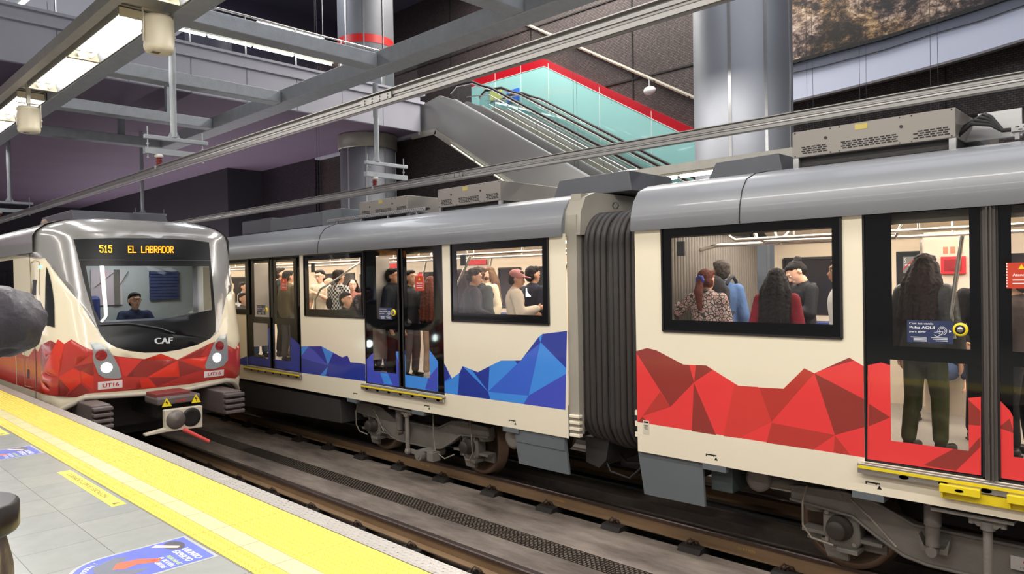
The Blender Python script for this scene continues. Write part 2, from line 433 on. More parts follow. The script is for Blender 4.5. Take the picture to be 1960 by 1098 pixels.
# raised lozenges of the nosing plate
mb = MB(); yy = 2.4; k = 0
while yy < 11:
    for j in range(4):
        x = 2.222 + j*0.029; a = 0.6 if (k+j) % 2 else -0.6
        c, s_ = math.cos(a)*0.011, math.sin(a)*0.011
        c2, s2 = math.sin(a)*0.003, -math.cos(a)*0.003
        mb.add([(x-s_, yy-c, 0.0022), (x+c2*0.9, yy+s2, 0.0045), (x+s_, yy+c, 0.0022), (x-c2*0.9, yy-s2, 0.0045)], [(0,1,2,3)])
    yy += 0.026; k += 1
tag(mb.build('nosing_lozenges', mat('worn_tread_metal', (206, 200, 192), 0.3, 0.4), rec=False), 'raised tread lozenges on the grey platform nosing', 'tread', kind='stuff')
# joints across the yellow strips (thin cuts)
mb = MB(); yy = 2.653; k = 0
while yy < 26:
    mb.box((1.618, yy-0.0015, 0.0), (2.2 if k % 2 == 0 else 1.852, yy+0.0015, 0.0006)); yy += 0.3735; k += 1
struct(mb, 'trim_paving_joints', mat('paving_joint', (150, 130, 60), 0.8))
# track floor
struct(MB().box((1.9, Y0, -1.9), (16.0, Y1, -1.52)), 'floor_track_pit', track_black)
struct(MB().box((2.15, Y0, -1.55), (3.72, Y1, -1.42)).box((3.98, Y0, -1.55), (4.46, Y1, -1.43)), 'floor_track_near_slab', concrete)
struct(MB().box((4.82, Y0, -1.6), (6.62, Y1, -1.43)), 'floor_between_tracks', concrete)
struct(MB().box((6.98, Y0, -1.6), (7.35, Y1, -1.42)).box((7.6, Y0, -1.6), (7.95, Y1, -1.40)).box((8.5, Y0, -1.6), (9.1, Y1, -1.2)), 'floor_far_track_slab', concrete)
struct(MB().box((9.1, Y0, -1.6), (18.5, Y1, -0.02)), 'floor_far_platform', mat('far_platform_floor', (120, 120, 120), 0.5))

# rails
rail_side = mat('rusty_rail_web', (142, 116, 88), 0.6, 0.3, 0.16, 5, 0.2, 40, stretch=(1, 0.3, 1))
rail_head = mat('worn_rail_head', (92, 80, 76), 0.3, 0.8, 0.1, 3, stretch=(1, 0.1, 1))
def rail(xc, label):
    pr = [(-0.07,0),(-0.07,0.012),(-0.012,0.028),(-0.010,0.108),(-0.035,0.122),(-0.036,0.150),(-0.028,0.16),(0.028,0.16),(0.036,0.150),(0.035,0.122),(0.010,0.108),(0.012,0.028),(0.07,0.012),(0.07,0)]
    mb = MB()
    P = [(xc+p[0], ZR-0.16+p[1]) for p in pr]; n = len(P)
    vs = [(p[0], y, p[1]) for y in (Y0, Y1) for p in P]
    mb.add(vs, [tuple(range(n))], 0); mb.add(vs, [tuple(range(n, 2*n))], 0)
    for k in range(n):
        mb.add([vs[k], vs[(k+1)%n], vs[n+(k+1)%n], vs[n+k]], [(0,1,2,3)], 1 if 4 <= k <= 8 else 0)
    return single(mb, 'rail', [rail_side, rail_head], label, 'rail')
rail(3.22, 'near running rail under the platform edge beside the near track')
R2 = rail(4.72, 'brown running rail closest to the yellow platform edge')
rail(6.72, 'brown running rail beneath the near wheels of the standing train')
rail(8.22, 'far running rail behind the wheels under the standing train')
clip_m = mat('rusty_clip_steel', (72, 58, 50), 0.6, 0.4, 0.15, 9, 0.3, 60)
pad_m = mat('black_base_pad', (34, 30, 28), 0.75, 0, 0.1, 9)
def fastener(x, y, label, g):
    r = thing('rail_fastener', label, 'rail clip', (x, y, ZR-0.19), 0, g)
    m = MB().prism([(-0.23,-0.06),(-0.17,0.02),(-0.072,0.03),(-0.072,0.0),(0.072,0.0),(0.072,0.03),(0.17,0.02),(0.23,-0.06)], -0.13, 0.13, 'y')
    m.v = [(a, b, c) for a, b, c in m.v]
    m.build('base_plate', pad_m, r, 0.006)
    for sx in (-1, 1):
        m = MB()
        q = [(sx*0.075, -0.06, 0.03), (sx*0.10, -0.055, 0.075), (sx*0.125, -0.02, 0.085), (sx*0.13, 0.02, 0.05), (sx*0.105, 0.03, 0.02), (sx*0.085, 0.0, 0.06), (sx*0.10, 0.03, 0.09), (sx*0.12, 0.055, 0.06), (sx*0.115, 0.07, 0.02)]
        m.tube(q, 0.009, 6)
        m.cyl((sx*0.10, 0, 0.0), (sx*0.10, 0, 0.07), 0.014, n=8); m.cyl((sx*0.10, 0, 0.06), (sx*0.10, 0, 0.078), 0.024, n=6, smooth=False)
        m.build('spring_clip', clip_m, r)
    return r
f0 = fastener(6.72, 2.5, 'rusty clip on black base plate holding the rail below the standing train', 'rail fasteners under the standing train')
f1 = fastener(4.72, 3.55, 'rusty clip on black base plate holding the rail by the platform', 'rail fasteners by the platform')
FY2_0 = 2.86; FY2 = [2.86 + k for k in range(1, 13)] + [1.86, 0.86]
FY1_0 = 3.01; FY1 = [3.01 + k for k in range(1, 10)] + [2.01]
for y in FY2:
    c = clone(f0); c.location = (6.72, y, ZR-0.19)
f0.location.y = FY2_0
for y in FY1:
    c = clone(f1); c.location = (4.72, y, ZR-0.19)
f1.location.y = FY1_0
# expanded mesh drain cover between the tracks
def grate_mat():
    m = mat('drain_mesh_steel', (58, 52, 48), 0.5, 0.4, 0.05)
    return m
mb = MB(); yy = 2.4
GX0, GX1 = 5.55, 5.82
for j in range(9):
    x = GX0 + (GX1-GX0)*j/8
    mb.box((x-0.0022, 2.0, -1.427), (x+0.0022, 16.0, -1.421))
k = 0; yy = 2.0
while yy < 12:
    for j in range(8):
        x = GX0 + (GX1-GX0)*j/8; o = 0.0 if j % 2 else 0.03
        mb.box((x, yy+o-0.003, -1.427), (x+0.0338, yy+o+0.003, -1.421))
    yy += 0.06
r = thing('drain_cover', 'long steel mesh drain cover running between the two tracks', 'drain cover', (5.685, 9, -1.43))
part(mb, 'mesh_grid', grate_mat(), r)
part(MB().box((GX0-0.01, 2.0, -1.44), (GX1+0.01, 16.0, -1.4285)), 'channel_bottom', mat('wet_drain_channel', (128, 116, 104), 0.7), r)

# ================= mezzanine, walls, ceiling =================
struct(MB().box((-9, 17.0, 5.9), (13.6, 46, 6.05)), 'ceiling_mezzanine_soffit', purple)
struct(MB().box((-9, 16.9, 5.9), (13.6, 17.0, 6.72)).box((-9, 16.84, 6.72), (13.75, 17.0, 6.80)).box((-9, 16.88, 6.80), (13.6, 17.0, 6.98)).box((-9, 16.82, 6.98), (13.75, 17.0, 7.04)), 'trim_mezzanine_fascia', white_panel)
struct(MB().box((-9, 17.0, 6.05), (13.6, 46, 6.9)), 'floor_mezzanine', white_panel)
# upright seams of the fascia boards
mb = MB(); x = -8.0
while x < 13.6: mb.box((x, 16.893, 5.9), (x+0.012, 16.9, 6.72)); x += 1.35
struct(mb, 'trim_fascia_seams', mat('seam_shadow_gap', (110, 110, 122), 0.7))
# hall ceiling far above and the end wall
struct(MB().box((-10, -8, 12.2), (19, 46, 12.4)), 'ceiling', mat('dark_hall_ceiling', (58, 52, 66), 0.85))
struct(MB().box((-10, 45.8, -2), (19, 46, 12.3)), 'wall_end', darkwall)
struct(MB().box((-10, 26.0, 6.9), (19, 26.2, 12.3)), 'wall_upper', mat('upper_hall_wall', (62, 56, 72), 0.8, 0, 0.1, 0.5))
struct(MB().box((-6.2, -8, -1), (-6.0, 46, 12.3)), 'wall_left', mat('pale_station_wall', (150, 148, 150), 0.6))
struct(MB().box((-10, -8.2, -2), (19, -8, 12.3)), 'wall_behind', mat('grey_station_wall', (96, 92, 98), 0.7))
struct(MB().box((17.6, -8, -0.5), (17.8, 46, 12.3)), 'wall_right', mesh_brown)
# dark block walls under the mezzanine, across the far platform
struct(MB().box((12.2, 26.9, -0.02), (17.6, 46, 5.9)), 'wall_far_block', darkwall)
struct(MB().box((13.6, 22.9, -0.02), (17.6, 26.9, 5.9)), 'wall_mesh_block', mesh_wall_mat('dark_expanded_metal', (30, 26, 32), (62, 54, 62)))
# panel joints on the mesh wall
mb = MB()
for z in (2.2, 4.7, 7.2, 9.7): mb.box((17.57, -8, z-0.02), (17.6, 22.8, z+0.02))
for y in (-4, 0, 4, 8, 12, 16, 20): mb.box((17.575, y-0.015, -0.02), (17.6, y+0.015, 12.2))
struct(mb, 'trim_wall_joints', mat('joint_black', (22, 18, 18), 0.8))

# ================= columns =================
def column(x, y, label, band=None):
    r = thing('column', label, 'column', (x, y, -0.02))
    n = 40; R = 0.84
    mb = MB().lathe([(R, -0.02), (R, 6.55), (R-0.006, 6.56), (R-0.006, 6.58), (R, 6.59), (R, 12.2)], (x, y, 0), 'z', n)
    part(mb, 'cladding', column_skin, r)
    mb = MB()
    for a in (3.35, 4.05, 4.75, 5.6):
        c, s_ = math.cos(a), math.sin(a)
        mb.beam((x+c*(R+0.004), y+s_*(R+0.004), 0), (x+c*(R+0.004), y+s_*(R+0.004), 12.2), 0.05, 0.014, up=(c, s_, 0))
    part(mb, 'seam_strip', alu, r)
    if band:
        part(MB().lathe([(R+0.012, band), (R+0.012, band+0.24)], (x, y, 0), 'z', n, cap=False), 'red_band', mat('red_band_paint', (206, 40, 40), 0.4), r)
    return r
column(12.05, 5.9, 'thick satin metal column standing right of the escalator')
column(12.85, 18.55, 'satin metal column with a red band beyond the mezzanine edge', 8.55)
part(MB().lathe([(0.87, 5.45), (0.9, 5.47), (0.9, 5.88)], (12.85, 18.55, 0), 'z', 40, cap=False), 'collar', mat('collar_panel', (150, 146, 138), 0.4, 0.5), bpy.data.objects['column.001'])

# ================= overhead steel grid =================
g = thing('ceiling_frame', 'galvanized steel beam grid hung over the tracks', 'steel frame', (5.5, 12, 4.95))
def box_beam(a, b, name, w_=0.36, h=0.27):
    """channel: two webs and a soffit plate"""
    mb = MB(); mb.beam(a, b, w_, h)
    return part(mb, name, galv, g, 0.012)
ZB = 4.95
box_beam((3.84, -4, ZB+0.14), (3.84, 23, ZB+0.14), 'long_beam', 0.30, 0.28)
box_beam((7.2, -4, ZB+0.14), (7.2, 19.55, ZB+0.14), 'long_beam', 0.40, 0.27)
for y in (0.15, 3.4, 6.62, 9.92, 13.14, 16.3, 19.4): box_beam((3.99, y, ZB+0.125), (7.0, y, ZB+0.125), 'cross_beam', 0.30, 0.22)
# drop posts from soffit and ceiling
for (x, y, z1) in ((6.12, 16.3, 5.9), (6.12, 19.4, 5.9), (3.84, 19.4, 5.9), (7.2, 9.9, 12.2), (3.84, 9.9, 12.2), (3.84, 3.4, 12.2), (7.2, 3.4, 12.2)):
    if z1 < 6:
        m = MB().beam((x, y, ZB+0.2), (x, y, z1), 0.14, 0.14, up=(0, 1, 0)).box((x-0.16, y-0.1, z1-0.02), (x+0.16, y+0.1, z1))
        part(m, 'hanger_post', galv, g)
    else:
        part(MB().cyl((x, y, ZB+0.28), (x, y, z1), 0.008, n=6), 'hanger_rod', steel_dark, g)

# rigid overhead conductor bars
def conductor(x, z, label):
    # bar profile: broad top flange, ribs, and pinched foot with contact wire
    pr = [(-0.045,0.11),(0.045,0.11),(0.045,0.102),(0.014,0.096),(0.014,0.075),(0.024,0.07),(0.024,0.058),(0.014,0.054),(0.016,0.04),(0.026,0.03),(0.026,0.0),(0.010,0.0),(0.006,-0.012),(-0.006,-0.012),(-0.010,0.0),(-0.026,0.0),(-0.026,0.03),(-0.016,0.04),(-0.014,0.054),(-0.024,0.058),(-0.024,0.07),(-0.014,0.075),(-0.014,0.096),(-0.045,0.102)]
    r = thing('conductor_bar', label, 'overhead conductor', (x, 12, z))
    mb = MB(); mb.prism([(x+p[0], z+p[1]*1.1) for p in pr], -6.0, 45.0, 'y')
    part(mb, 'bar', bar_m, r)
    return r
bar_m = mat('anodized_conductor_aluminium', (142, 140, 138), 0.3, 0.7, 0.03, 3, stretch=(1, 0.05, 1))
cb1 = conductor(3.97, 3.055, 'pale rigid overhead bar above the arriving train track')
cb2 = conductor(7.48, 3.0, 'pale rigid overhead bar above the roof of the standing train')
def joint(x, y, z, root):
    m = MB().box((x-0.034, y-0.24, z+0.035), (x-0.026, y+0.24, z+0.095)).box((x+0.026, y-0.24, z+0.035), (x+0.034, y+0.24, z+0.095))
    for k in range(4):
        for dz in (0.05, 0.08): m.cyl((x-0.042, y-0.18+k*0.12, z+dz), (x-0.034, y-0.18+k*0.12, z+dz), 0.009, n=6)
    part(m, 'splice_plate', bar_m, root)
joint(3.97, 5.54, 3.055, cb1)
joint(7.48, 8.5, 3.0, cb2)
# insulated hangers
porc_r = mat('red_brown_porcelain', (120, 40, 36), 0.2, 0, 0.05)
porc_w = mat('white_porcelain', (226, 222, 216), 0.25, 0, 0.03)
def hanger(x, y, zbar, label, ztop=ZB, xp=0.22):
    r = thing('bar_hanger', label, 'insulated hanger', (x, y, zbar+0.12))
    px = x + xp
    part(MB().cyl((px, y, zbar+0.56), (px, y, ztop), 0.045, n=14).cyl((px, y, zbar+1.35), (px, y, ztop), 0.05, n=14).prism([(px-0.09, zbar+0.56), (px+0.09, zbar+0.56), (px+0.04, zbar+0.66), (px-0.04, zbar+0.66)], y-0.006, y+0.006, 'y'), 'drop_pipe', galv, r)
    part(MB().box((x-0.2, y-0.03, zbar+0.50), (x+0.72, y+0.03, zbar+0.56)), 'upper_crossbar', galv, r, 0.008)
    m = MB().box((x-0.2, y-0.04, zbar+0.285), (x+0.70, y+0.04, zbar+0.295)).box((x-0.2, y-0.045, zbar+0.285), (x+0.70, y-0.037, zbar+0.37)).box((x-0.2, y+0.037, zbar+0.285), (x+0.70, y+0.045, zbar+0.37))
    part(m, 'lower_crossbar', galv, r)
    for xx in (x-0.15, x+0.64):
        part(MB().cyl((xx, y, zbar+0.22), (xx, y, zbar+0.68), 0.009, n=8).cyl((xx, y, zbar+0.42), (xx, y, zbar+0.44), 0.02, n=6, smooth=False).cyl((xx, y, zbar+0.225), (xx, y, zbar+0.24), 0.02, n=6, smooth=False), 'threaded_rod', galv, r)
    ins = MB().lathe([(0.055, zbar+0.285), (0.062, zbar+0.275), (0.062, zbar+0.255), (0.04, zbar+0.24)], (x, y, 0), 'z', 20)
    part(ins, 'insulator_cap', porc_w, r)
    pf = []; z = zbar+0.245
    for k in range(5): pf += [(0.030, z), (0.046, z-0.010), (0.046, z-0.016), (0.030, z-0.023)]; z -= 0.025
    part(MB().lathe(pf, (x, y, 0), 'z', 20), 'insulator', porc_r, r)
    part(MB().box((x-0.05, y-0.02, zbar+0.095), (x+0.05, y+0.02, zbar+0.118)).box((x-0.06, y-0.018, zbar+0.07), (x-0.045, y+0.018, zbar+0.118)).box((x+0.045, y-0.018, zbar+0.07), (x+0.06, y+0.018, zbar+0.118)), 'bar_clamp', alu, r)
    return r
hanger(3.97, 11.0, 3.055, 'insulated hanger holding the near overhead bar above the arriving train')
hanger(7.48, 10.6, 3.0, 'insulated hanger holding the far overhead bar in front of the round column', xp=0.05)
hanger(7.48, 22.2, 3.0, 'distant insulated hanger seen just above the roof of the arriving train', 5.9, 0.05)
hanger(3.97, 21.6, 3.055, 'distant insulated hanger at the left edge above the arriving train', 5.9)

# ================= the standing train on the far track =================
XS = 6.10                      # near side of the body
XF = 8.86                      # far side
ZG = 1.92                      # cant rail
ZS = -0.345                    # lower edge of the body side
FL = -0.05                     # floor
cream = mat('cream_car_enamel', (240, 230, 206), 0.22, 0, 0.015, 2, coat=0.3)
cream_in = mat('cream_interior_laminate', (228, 212, 190), 0.4, 0, 0.03, 2)
roof_grey = mat('grey_roof_enamel', (130, 132, 137), 0.34, 0.0, 0.03, 2, coat=0.15)
frit = mat('black_glass_border', (10, 10, 12), 0.05, 0, 0.05, 3, spec=0.4)
rubber = mat('window_rubber', (32, 28, 28), 0.5, 0, 0.06, 9)
pane = glass('clear_window_glass', (0.93, 0.95, 0.94), 1.35)
skirt_grey = mat('grey_skirt_enamel', (104, 110, 114), 0.35, 0.1, 0.04, 2)
under = mat('dusty_bogie_paint', (126, 121, 114), 0.6, 0.15, 0.12, 6, 0.2, 50)
under_dk = mat('dark_underframe_paint', (54, 52, 51), 0.65, 0.1, 0.1, 6, 0.1, 40)
wheel_m = mat('wheel_steel', (96, 80, 68), 0.45, 0.6, 0.12, 6)
tread_m = mat('polished_wheel_rim', (126, 106, 90), 0.35, 0.6, 0.1, 5)
cable_m = mat('grey_cable_sheath', (128, 120, 108), 0.6, 0, 0.08, 12)
chrome = mat('polished_steel_handrail', (222, 218, 210), 0.16, 0.95, 0.03, 4)
steel_sill = mat('stainless_sill', (196, 192, 186), 0.3, 0.8, 0.05, 4)
yel = mat('safety_yellow_paint', (240, 214, 40), 0.35, 0, 0.04, 6)
blackp = mat('black_print', (14, 14, 16), 0.5)
whitep = mat('white_print', (240, 240, 242), 0.5)
redp = mat('red_print', (206, 30, 44), 0.45)
navy = mat('navy_sticker', (48, 58, 92), 0.35, 0, 0.04)
RED = [mat('bright_red_vinyl', (236, 66, 66), 0.2, 0, 0.02, 3, coat=0.3), mat('deep_red_vinyl', (150, 58, 52), 0.2, 0, 0.02, 3, coat=0.3), mat('mid_red_vinyl', (190, 62, 54), 0.2, 0, 0.02, 3, coat=0.3), mat('soft_red_vinyl', (216, 66, 60), 0.2, 0, 0.02, 3, coat=0.3)]
BLUE = [mat('mid_blue_vinyl', (62, 104, 214), 0.2, 0, 0.02, 3, coat=0.3), mat('dark_blue_vinyl', (44, 62, 160), 0.2, 0, 0.02, 3, coat=0.3), mat('bright_blue_vinyl', (70, 146, 236), 0.2, 0, 0.02, 3, coat=0.3), mat('violet_blue_vinyl', (70, 84, 196), 0.2, 0, 0.02, 3, coat=0.3)]
cabin_light = emit('cabin_light_strip', (255, 240, 220), 5)

def bb(pts):
    a = [p[0] for p in pts]; b = [p[1] for p in pts]
    return (min(a), max(a), min(b), max(b))
def rect(y0, y1, z0, z1): return [(y0, z0), (y1, z0), (y1, z1), (y0, z1)]

# livery fields, (y, z) on the car side, back to front
RS = RED; BS = BLUE
red_fields = [
 ([(4.172,0.672),(4.041,0.712),(3.935,0.695),(3.629,0.574),(3.386,0.582),(3.067,0.42),(2.885,0.424)][:-1] + [(2.983,0.419),(2.649,0.432),(2.466,0.624),(2.382,0.588),(2.098,0.738),(1.967,0.664),(1.976,-0.062)] + [(4.186,-0.049)], 1),
 ([(4.172,0.672),(4.041,0.712),(3.935,0.695),(3.629,0.574),(3.569,0.575),(3.518,0.413),(3.782,0.148),(4.168,0.655)], 2),
 ([(3.497,0.578),(3.386,0.582),(3.327,0.544),(3.518,0.413)], 2),
 ([(3.896,0.286),(3.782,0.148),(4.109,0.019)], 3),
 ([(4.109,0.014),(4.168,-0.048),(4.028,-0.049)], 2),
 ([(3.52,0.406),(3.297,-0.061),(3.551,-0.059)], 2),
 ([(3.104,0.437),(3.067,0.42),(2.885,0.426)] + [(2.87,0.42),(2.759,0.13),(2.99,-0.01)] + [(3.064,-0.058),(3.221,-0.06)], 4),
 ([(2.87,0.422),(2.649,0.432),(2.466,0.624),(2.382,0.588),(2.759,0.13)], 3),
 ([(2.759,0.122),(2.22,0.088),(2.4,-0.061),(2.809,-0.062)], 3),
 ([(2.38,0.588),(1.97,0.401),(1.973,0.192),(2.219,0.088)], 2),
 ([(2.38,0.589),(2.098,0.738),(2.065,0.715),(2.286,0.635)], 2),
 ([(2.219,0.085),(2.096,-0.06),(2.234,-0.061)], 3),
]
blue_fields = [
 ([(7.266,0.357),(7.216,0.388),(7.028,0.159),(6.88,0.24),(6.817,0.332),(6.534,0.277),(6.325,0.365),(6.122,0.449),(5.794,0.471),(5.504,0.76),(5.444,0.797),(5.081,0.844),(5.122,-0.034),(7.277,-0.048)], 1),
 ([(7.266,0.357),(7.216,0.388),(7.138,0.298),(7.06,0.176),(7.257,0.063),(7.274,0.062)], 2),
 ([(7.253,0.064),(7.028,0.159),(6.88,0.24),(6.92,-0.041),(7.156,-0.044)], 3),
 ([(6.88,0.24),(6.817,0.33),(6.36,0.053),(6.32,-0.037),(6.92,-0.041)], 2),
 ([(6.817,0.332),(6.644,0.296),(6.36,0.053)], 3),
 ([(6.644,0.296),(6.534,0.277),(6.322,0.365),(6.354,0.054)], 2),
 ([(6.322,0.365),(6.122,0.449),(5.885,0.465),(5.855,0.426),(6.351,0.054)], 3),
 ([(5.885,0.465),(5.794,0.471),(5.816,0.454),(5.855,0.424)], 2),
 ([(5.731,0.53),(5.504,0.76),(5.476,0.695)], 2),
 ([(5.504,0.76),(5.444,0.797),(5.476,0.7)], 3),
 ([(5.477,0.7),(5.103,0.431),(5.106,0.369),(5.674,0.072)], 3),
 ([(6.351,0.047),(5.681,0.068),(5.758,-0.037),(6.32,-0.037)], 3),
 ([(5.444,0.797),(5.081,0.844),(5.103,0.433),(5.472,0.701)], 2),
 ([(5.106,0.367),(5.122,-0.034),(5.758,-0.037),(5.674,0.07)], 4),
 ([(10.976,0.434),(10.83,0.373),(10.195,0.41),(9.592,0.269),(9.448,0.307),(9.37,0.208),(9.107,0.216),(8.96,0.205),(8.969,-0.048),(10.996,-0.068)], 2),
 ([(10.83,0.37),(10.591,0.385),(10.854,0.187)], 3),
 ([(10.195,0.41),(9.845,0.327),(10.009,0.121),(10.109,0.292)], 3),
 ([(10.01,0.096),(10.084,-0.062),(10.257,-0.065)], 3),
 ([(10.846,0.183),(10.591,0.384),(10.42,0.329),(10.01,0.113)], 4),
 ([(13.204,-0.078),(13.081,0.023),(12.737,0.105),(12.746,-0.094)], 2),
]
red_door = [
 ([(1.96,0.685),(1.86,0.713),(1.787,0.694),(1.614,0.558),(1.271,0.49),(1.187,0.509),(1.192,-0.066),(1.973,-0.073)], 1),
 ([(1.958,0.377),(1.797,0.284),(1.96,0.192)], 2),
 ([(1.271,0.485),(1.192,0.406),(1.193,0.296),(1.273,0.294)], 2),
 ([(1.57,-0.056),(1.36,0.106),(1.266,0.113),(1.194,0.216),(1.195,0.14),(1.349,-0.059)], 2),
 ([(1.091,0.516),(1.01,0.425),(0.972,0.332),(0.716,0.329),(0.719,-0.063),(1.096,-0.063)], 1),
 ([(1.082,0.297),(1.015,0.37),(0.988,0.269)], 2),
]
blue_door = [
 ([(8.96,0.277),(8.771,0.396),(8.647,0.266),(8.24,0.439),(8.151,0.444),(8.166,-0.057),(8.972,-0.067)], 4),
 ([(8.251,0.432),(8.151,0.438),(8.157,0.251)], 3),
 ([(8.621,0.107),(8.433,0.109),(8.326,-0.044),(8.532,-0.047)], 3),
 ([(8.109,0.399),(7.973,0.502),(7.845,0.32),(7.489,0.499),(7.315,0.356),(7.327,-0.054),(8.137,-0.07)], 3),
 ([(8.109,0.399),(7.973,0.502),(7.995,0.405)], 2),
 ([(8.117,0.134),(8.029,-0.044),(8.136,-0.048)], 4),
 ([(7.595,-0.034),(7.517,0.129),(7.326,0.287),(7.335,-0.046)], 4),
]
blue_door1 = [
 ([(12.816,0.064),(12.507,0.13),(12.091,0.11),(11.915,0.325),(11.75,0.357),(11.226,0.536),(10.889,0.4),(10.909,-0.096),(12.825,-0.116)], 2),
 ([(12.021,0.617),(11.736,0.695),(11.791,-0.052),(11.894,-0.06)], 1),
]

def car_side(root, y0, y1, openings, fields, palette, x=XS, thick=0.05, inner=None):
    fn = lambda a, b: (x, a, b)
    s = sheet(rect(y0, y1, ZS, ZG), fields, openings, None, fn)
    for o in openings:                              # reveals through the wall
        a, b, c, d = bb(o)
        P = [(a, c), (b, c), (b, d), (a, d)]
        for i in range(4):
            p, q = P[i], P[(i+1) % 4]
            s.add([(x, *p), (x, *q), (x+thick, *q), (x+thick, *p)], [(0, 1, 2, 3)], 0)
    return part(s, 'body_side', [cream] + palette, root)

def window(root, outer, clear, x=XS, name='window', blind=True):
    a, b, c, d = bb(outer); e, f, g_, h = bb(clear)
    fr = sheet(rect(a, b, c, d), [], [rect(e, f, g_, h)], None, lambda p, q: (x-0.004, p, q))
    w_ = part(fr, name, [frit], root)
    m = MB()
    for (p0, p1) in (((a, c), (b, c)), ((b, c), (b, d)), ((b, d), (a, d)), ((a, d), (a, c))):
        m.beam((x-0.006, *p0), (x-0.006, *p1), 0.018, 0.018, up=(1, 0, 0))
    part(m, 'window_seal', rubber, w_)
    part(MB().add([(x-0.002, e-.01, g_-.01), (x-0.002, f+.01, g_-.01), (x-0.002, f+.01, h+.01), (x-0.002, e-.01, h+.01)], [(0, 1, 2, 3)]), 'pane', pane, w_)
    if blind:                                       # black latch box behind the far upper corner of the pane
        part(MB().box((x+0.01, f-0.13, h-0.19), (x+0.035, f-0.05, h-0.05)), 'latch', blackp, w_)
    return w_

def door_leaf(root, outer, clears, fields, palette, label=None, x=XS+0.012):
    a, b, c, d = bb(outer); cl = [rect(*bb(k)) for k in clears]
    s = sheet(rect(a, b, c, d), fields, cl, None, lambda p, q: (x, p, q))
    s.add([(x, a, c), (x, b, c), (x+0.035, b, c), (x+0.035, a, c)], [(0, 1, 2, 3)])
    leaf = part(s, 'door_leaf', [frit] + palette, root)
    if label: leaf['label'] = label
    m = MB()
    for (p0, p1) in (((a, c), (b, c)), ((b, c), (b, d)), ((b, d), (a, d)), ((a, d), (a, c))):
        m.beam((x+0.002, *p0), (x+0.002, *p1), 0.03, 0.022, up=(1, 0, 0))
    part(m, 'door_seal', rubber, leaf)
    for k in cl:
        e, f, g_, h = bb(k)
        part(MB().add([(x+0.006, e, g_), (x+0.006, f, g_), (x+0.006, f, h), (x+0.006, e, h)], [(0, 1, 2, 3)]), 'pane', pane, leaf)
    return leaf

def sill(root, y0, y1, z, yellow_teeth=False, notch=True):
    m = MB().box((XS-0.055, y0, z-0.03), (XS+0.02, y1, z))
    sl = part(m, 'door_sill', steel_sill, root, 0.006)
    part(MB().box((XS-0.062, y0+0.01, z-0.042), (XS-0.05, y1-0.01, z-0.02)), 'yellow_edge', yel, sl)
    m = MB().box((XS-0.05, y0, z-0.085), (XS-0.03, y1, z-0.042))
    part(m, 'sill_face', steel_sill, sl)
    y = y0 + 0.1
    while y < y1 - 0.1:
        m = MB().lathe([(0.001, XS-0.053), (0.035, XS-0.053)], (0, y, 0), 'x', 14); y += 0.27
        m.v = [(v[0], v[1], z-0.062 + v[2]*0.45) for v in m.v]
        part(m, 'sill_slot', blackp, sl)
    return sl

def roof(root, y0, y1, name='roof_panel', seams=(), endcap=None):
    """cant rail curving up and over to the roof; profile (inset, z)"""
    pr = [(-0.025, ZG-0.03), (-0.03, ZG+0.0), (-0.02, ZG+0.12), (0.03, ZG+0.27), (0.12, ZG+0.38), (0.30, ZG+0.45), (0.6, ZG+0.50), (1.0, ZG+0.53), (1.38, ZG+0.54)]
    P = [(XS+a, b) for a, b in pr] + [(XF-a, b) for a, b in reversed(pr[:-1])]
    m = MB(); n = len(P)
    ys = [y0, y1]
    vs = [(p[0], y, p[1]) for y in ys for p in P]
    m.add(vs, [(i, i+1, n+i+1, n+i) for i in range(n-1)], 0, True)
    m.add([vs[i] for i in range(n)], [tuple(range(n))], 0); m.add([vs[n+i] for i in range(n)], [tuple(range(n))], 0)
    r_ = part(m, name, roof_grey, root)
    for y in seams:
        m = MB(); Q = [(XS+a-0.003, b+0.002) for a, b in pr]
        m.tube([(q[0], y, q[1]) for q in Q], 0.005, 6)
        part(m, 'roof_seam', rubber, r_)
    return r_

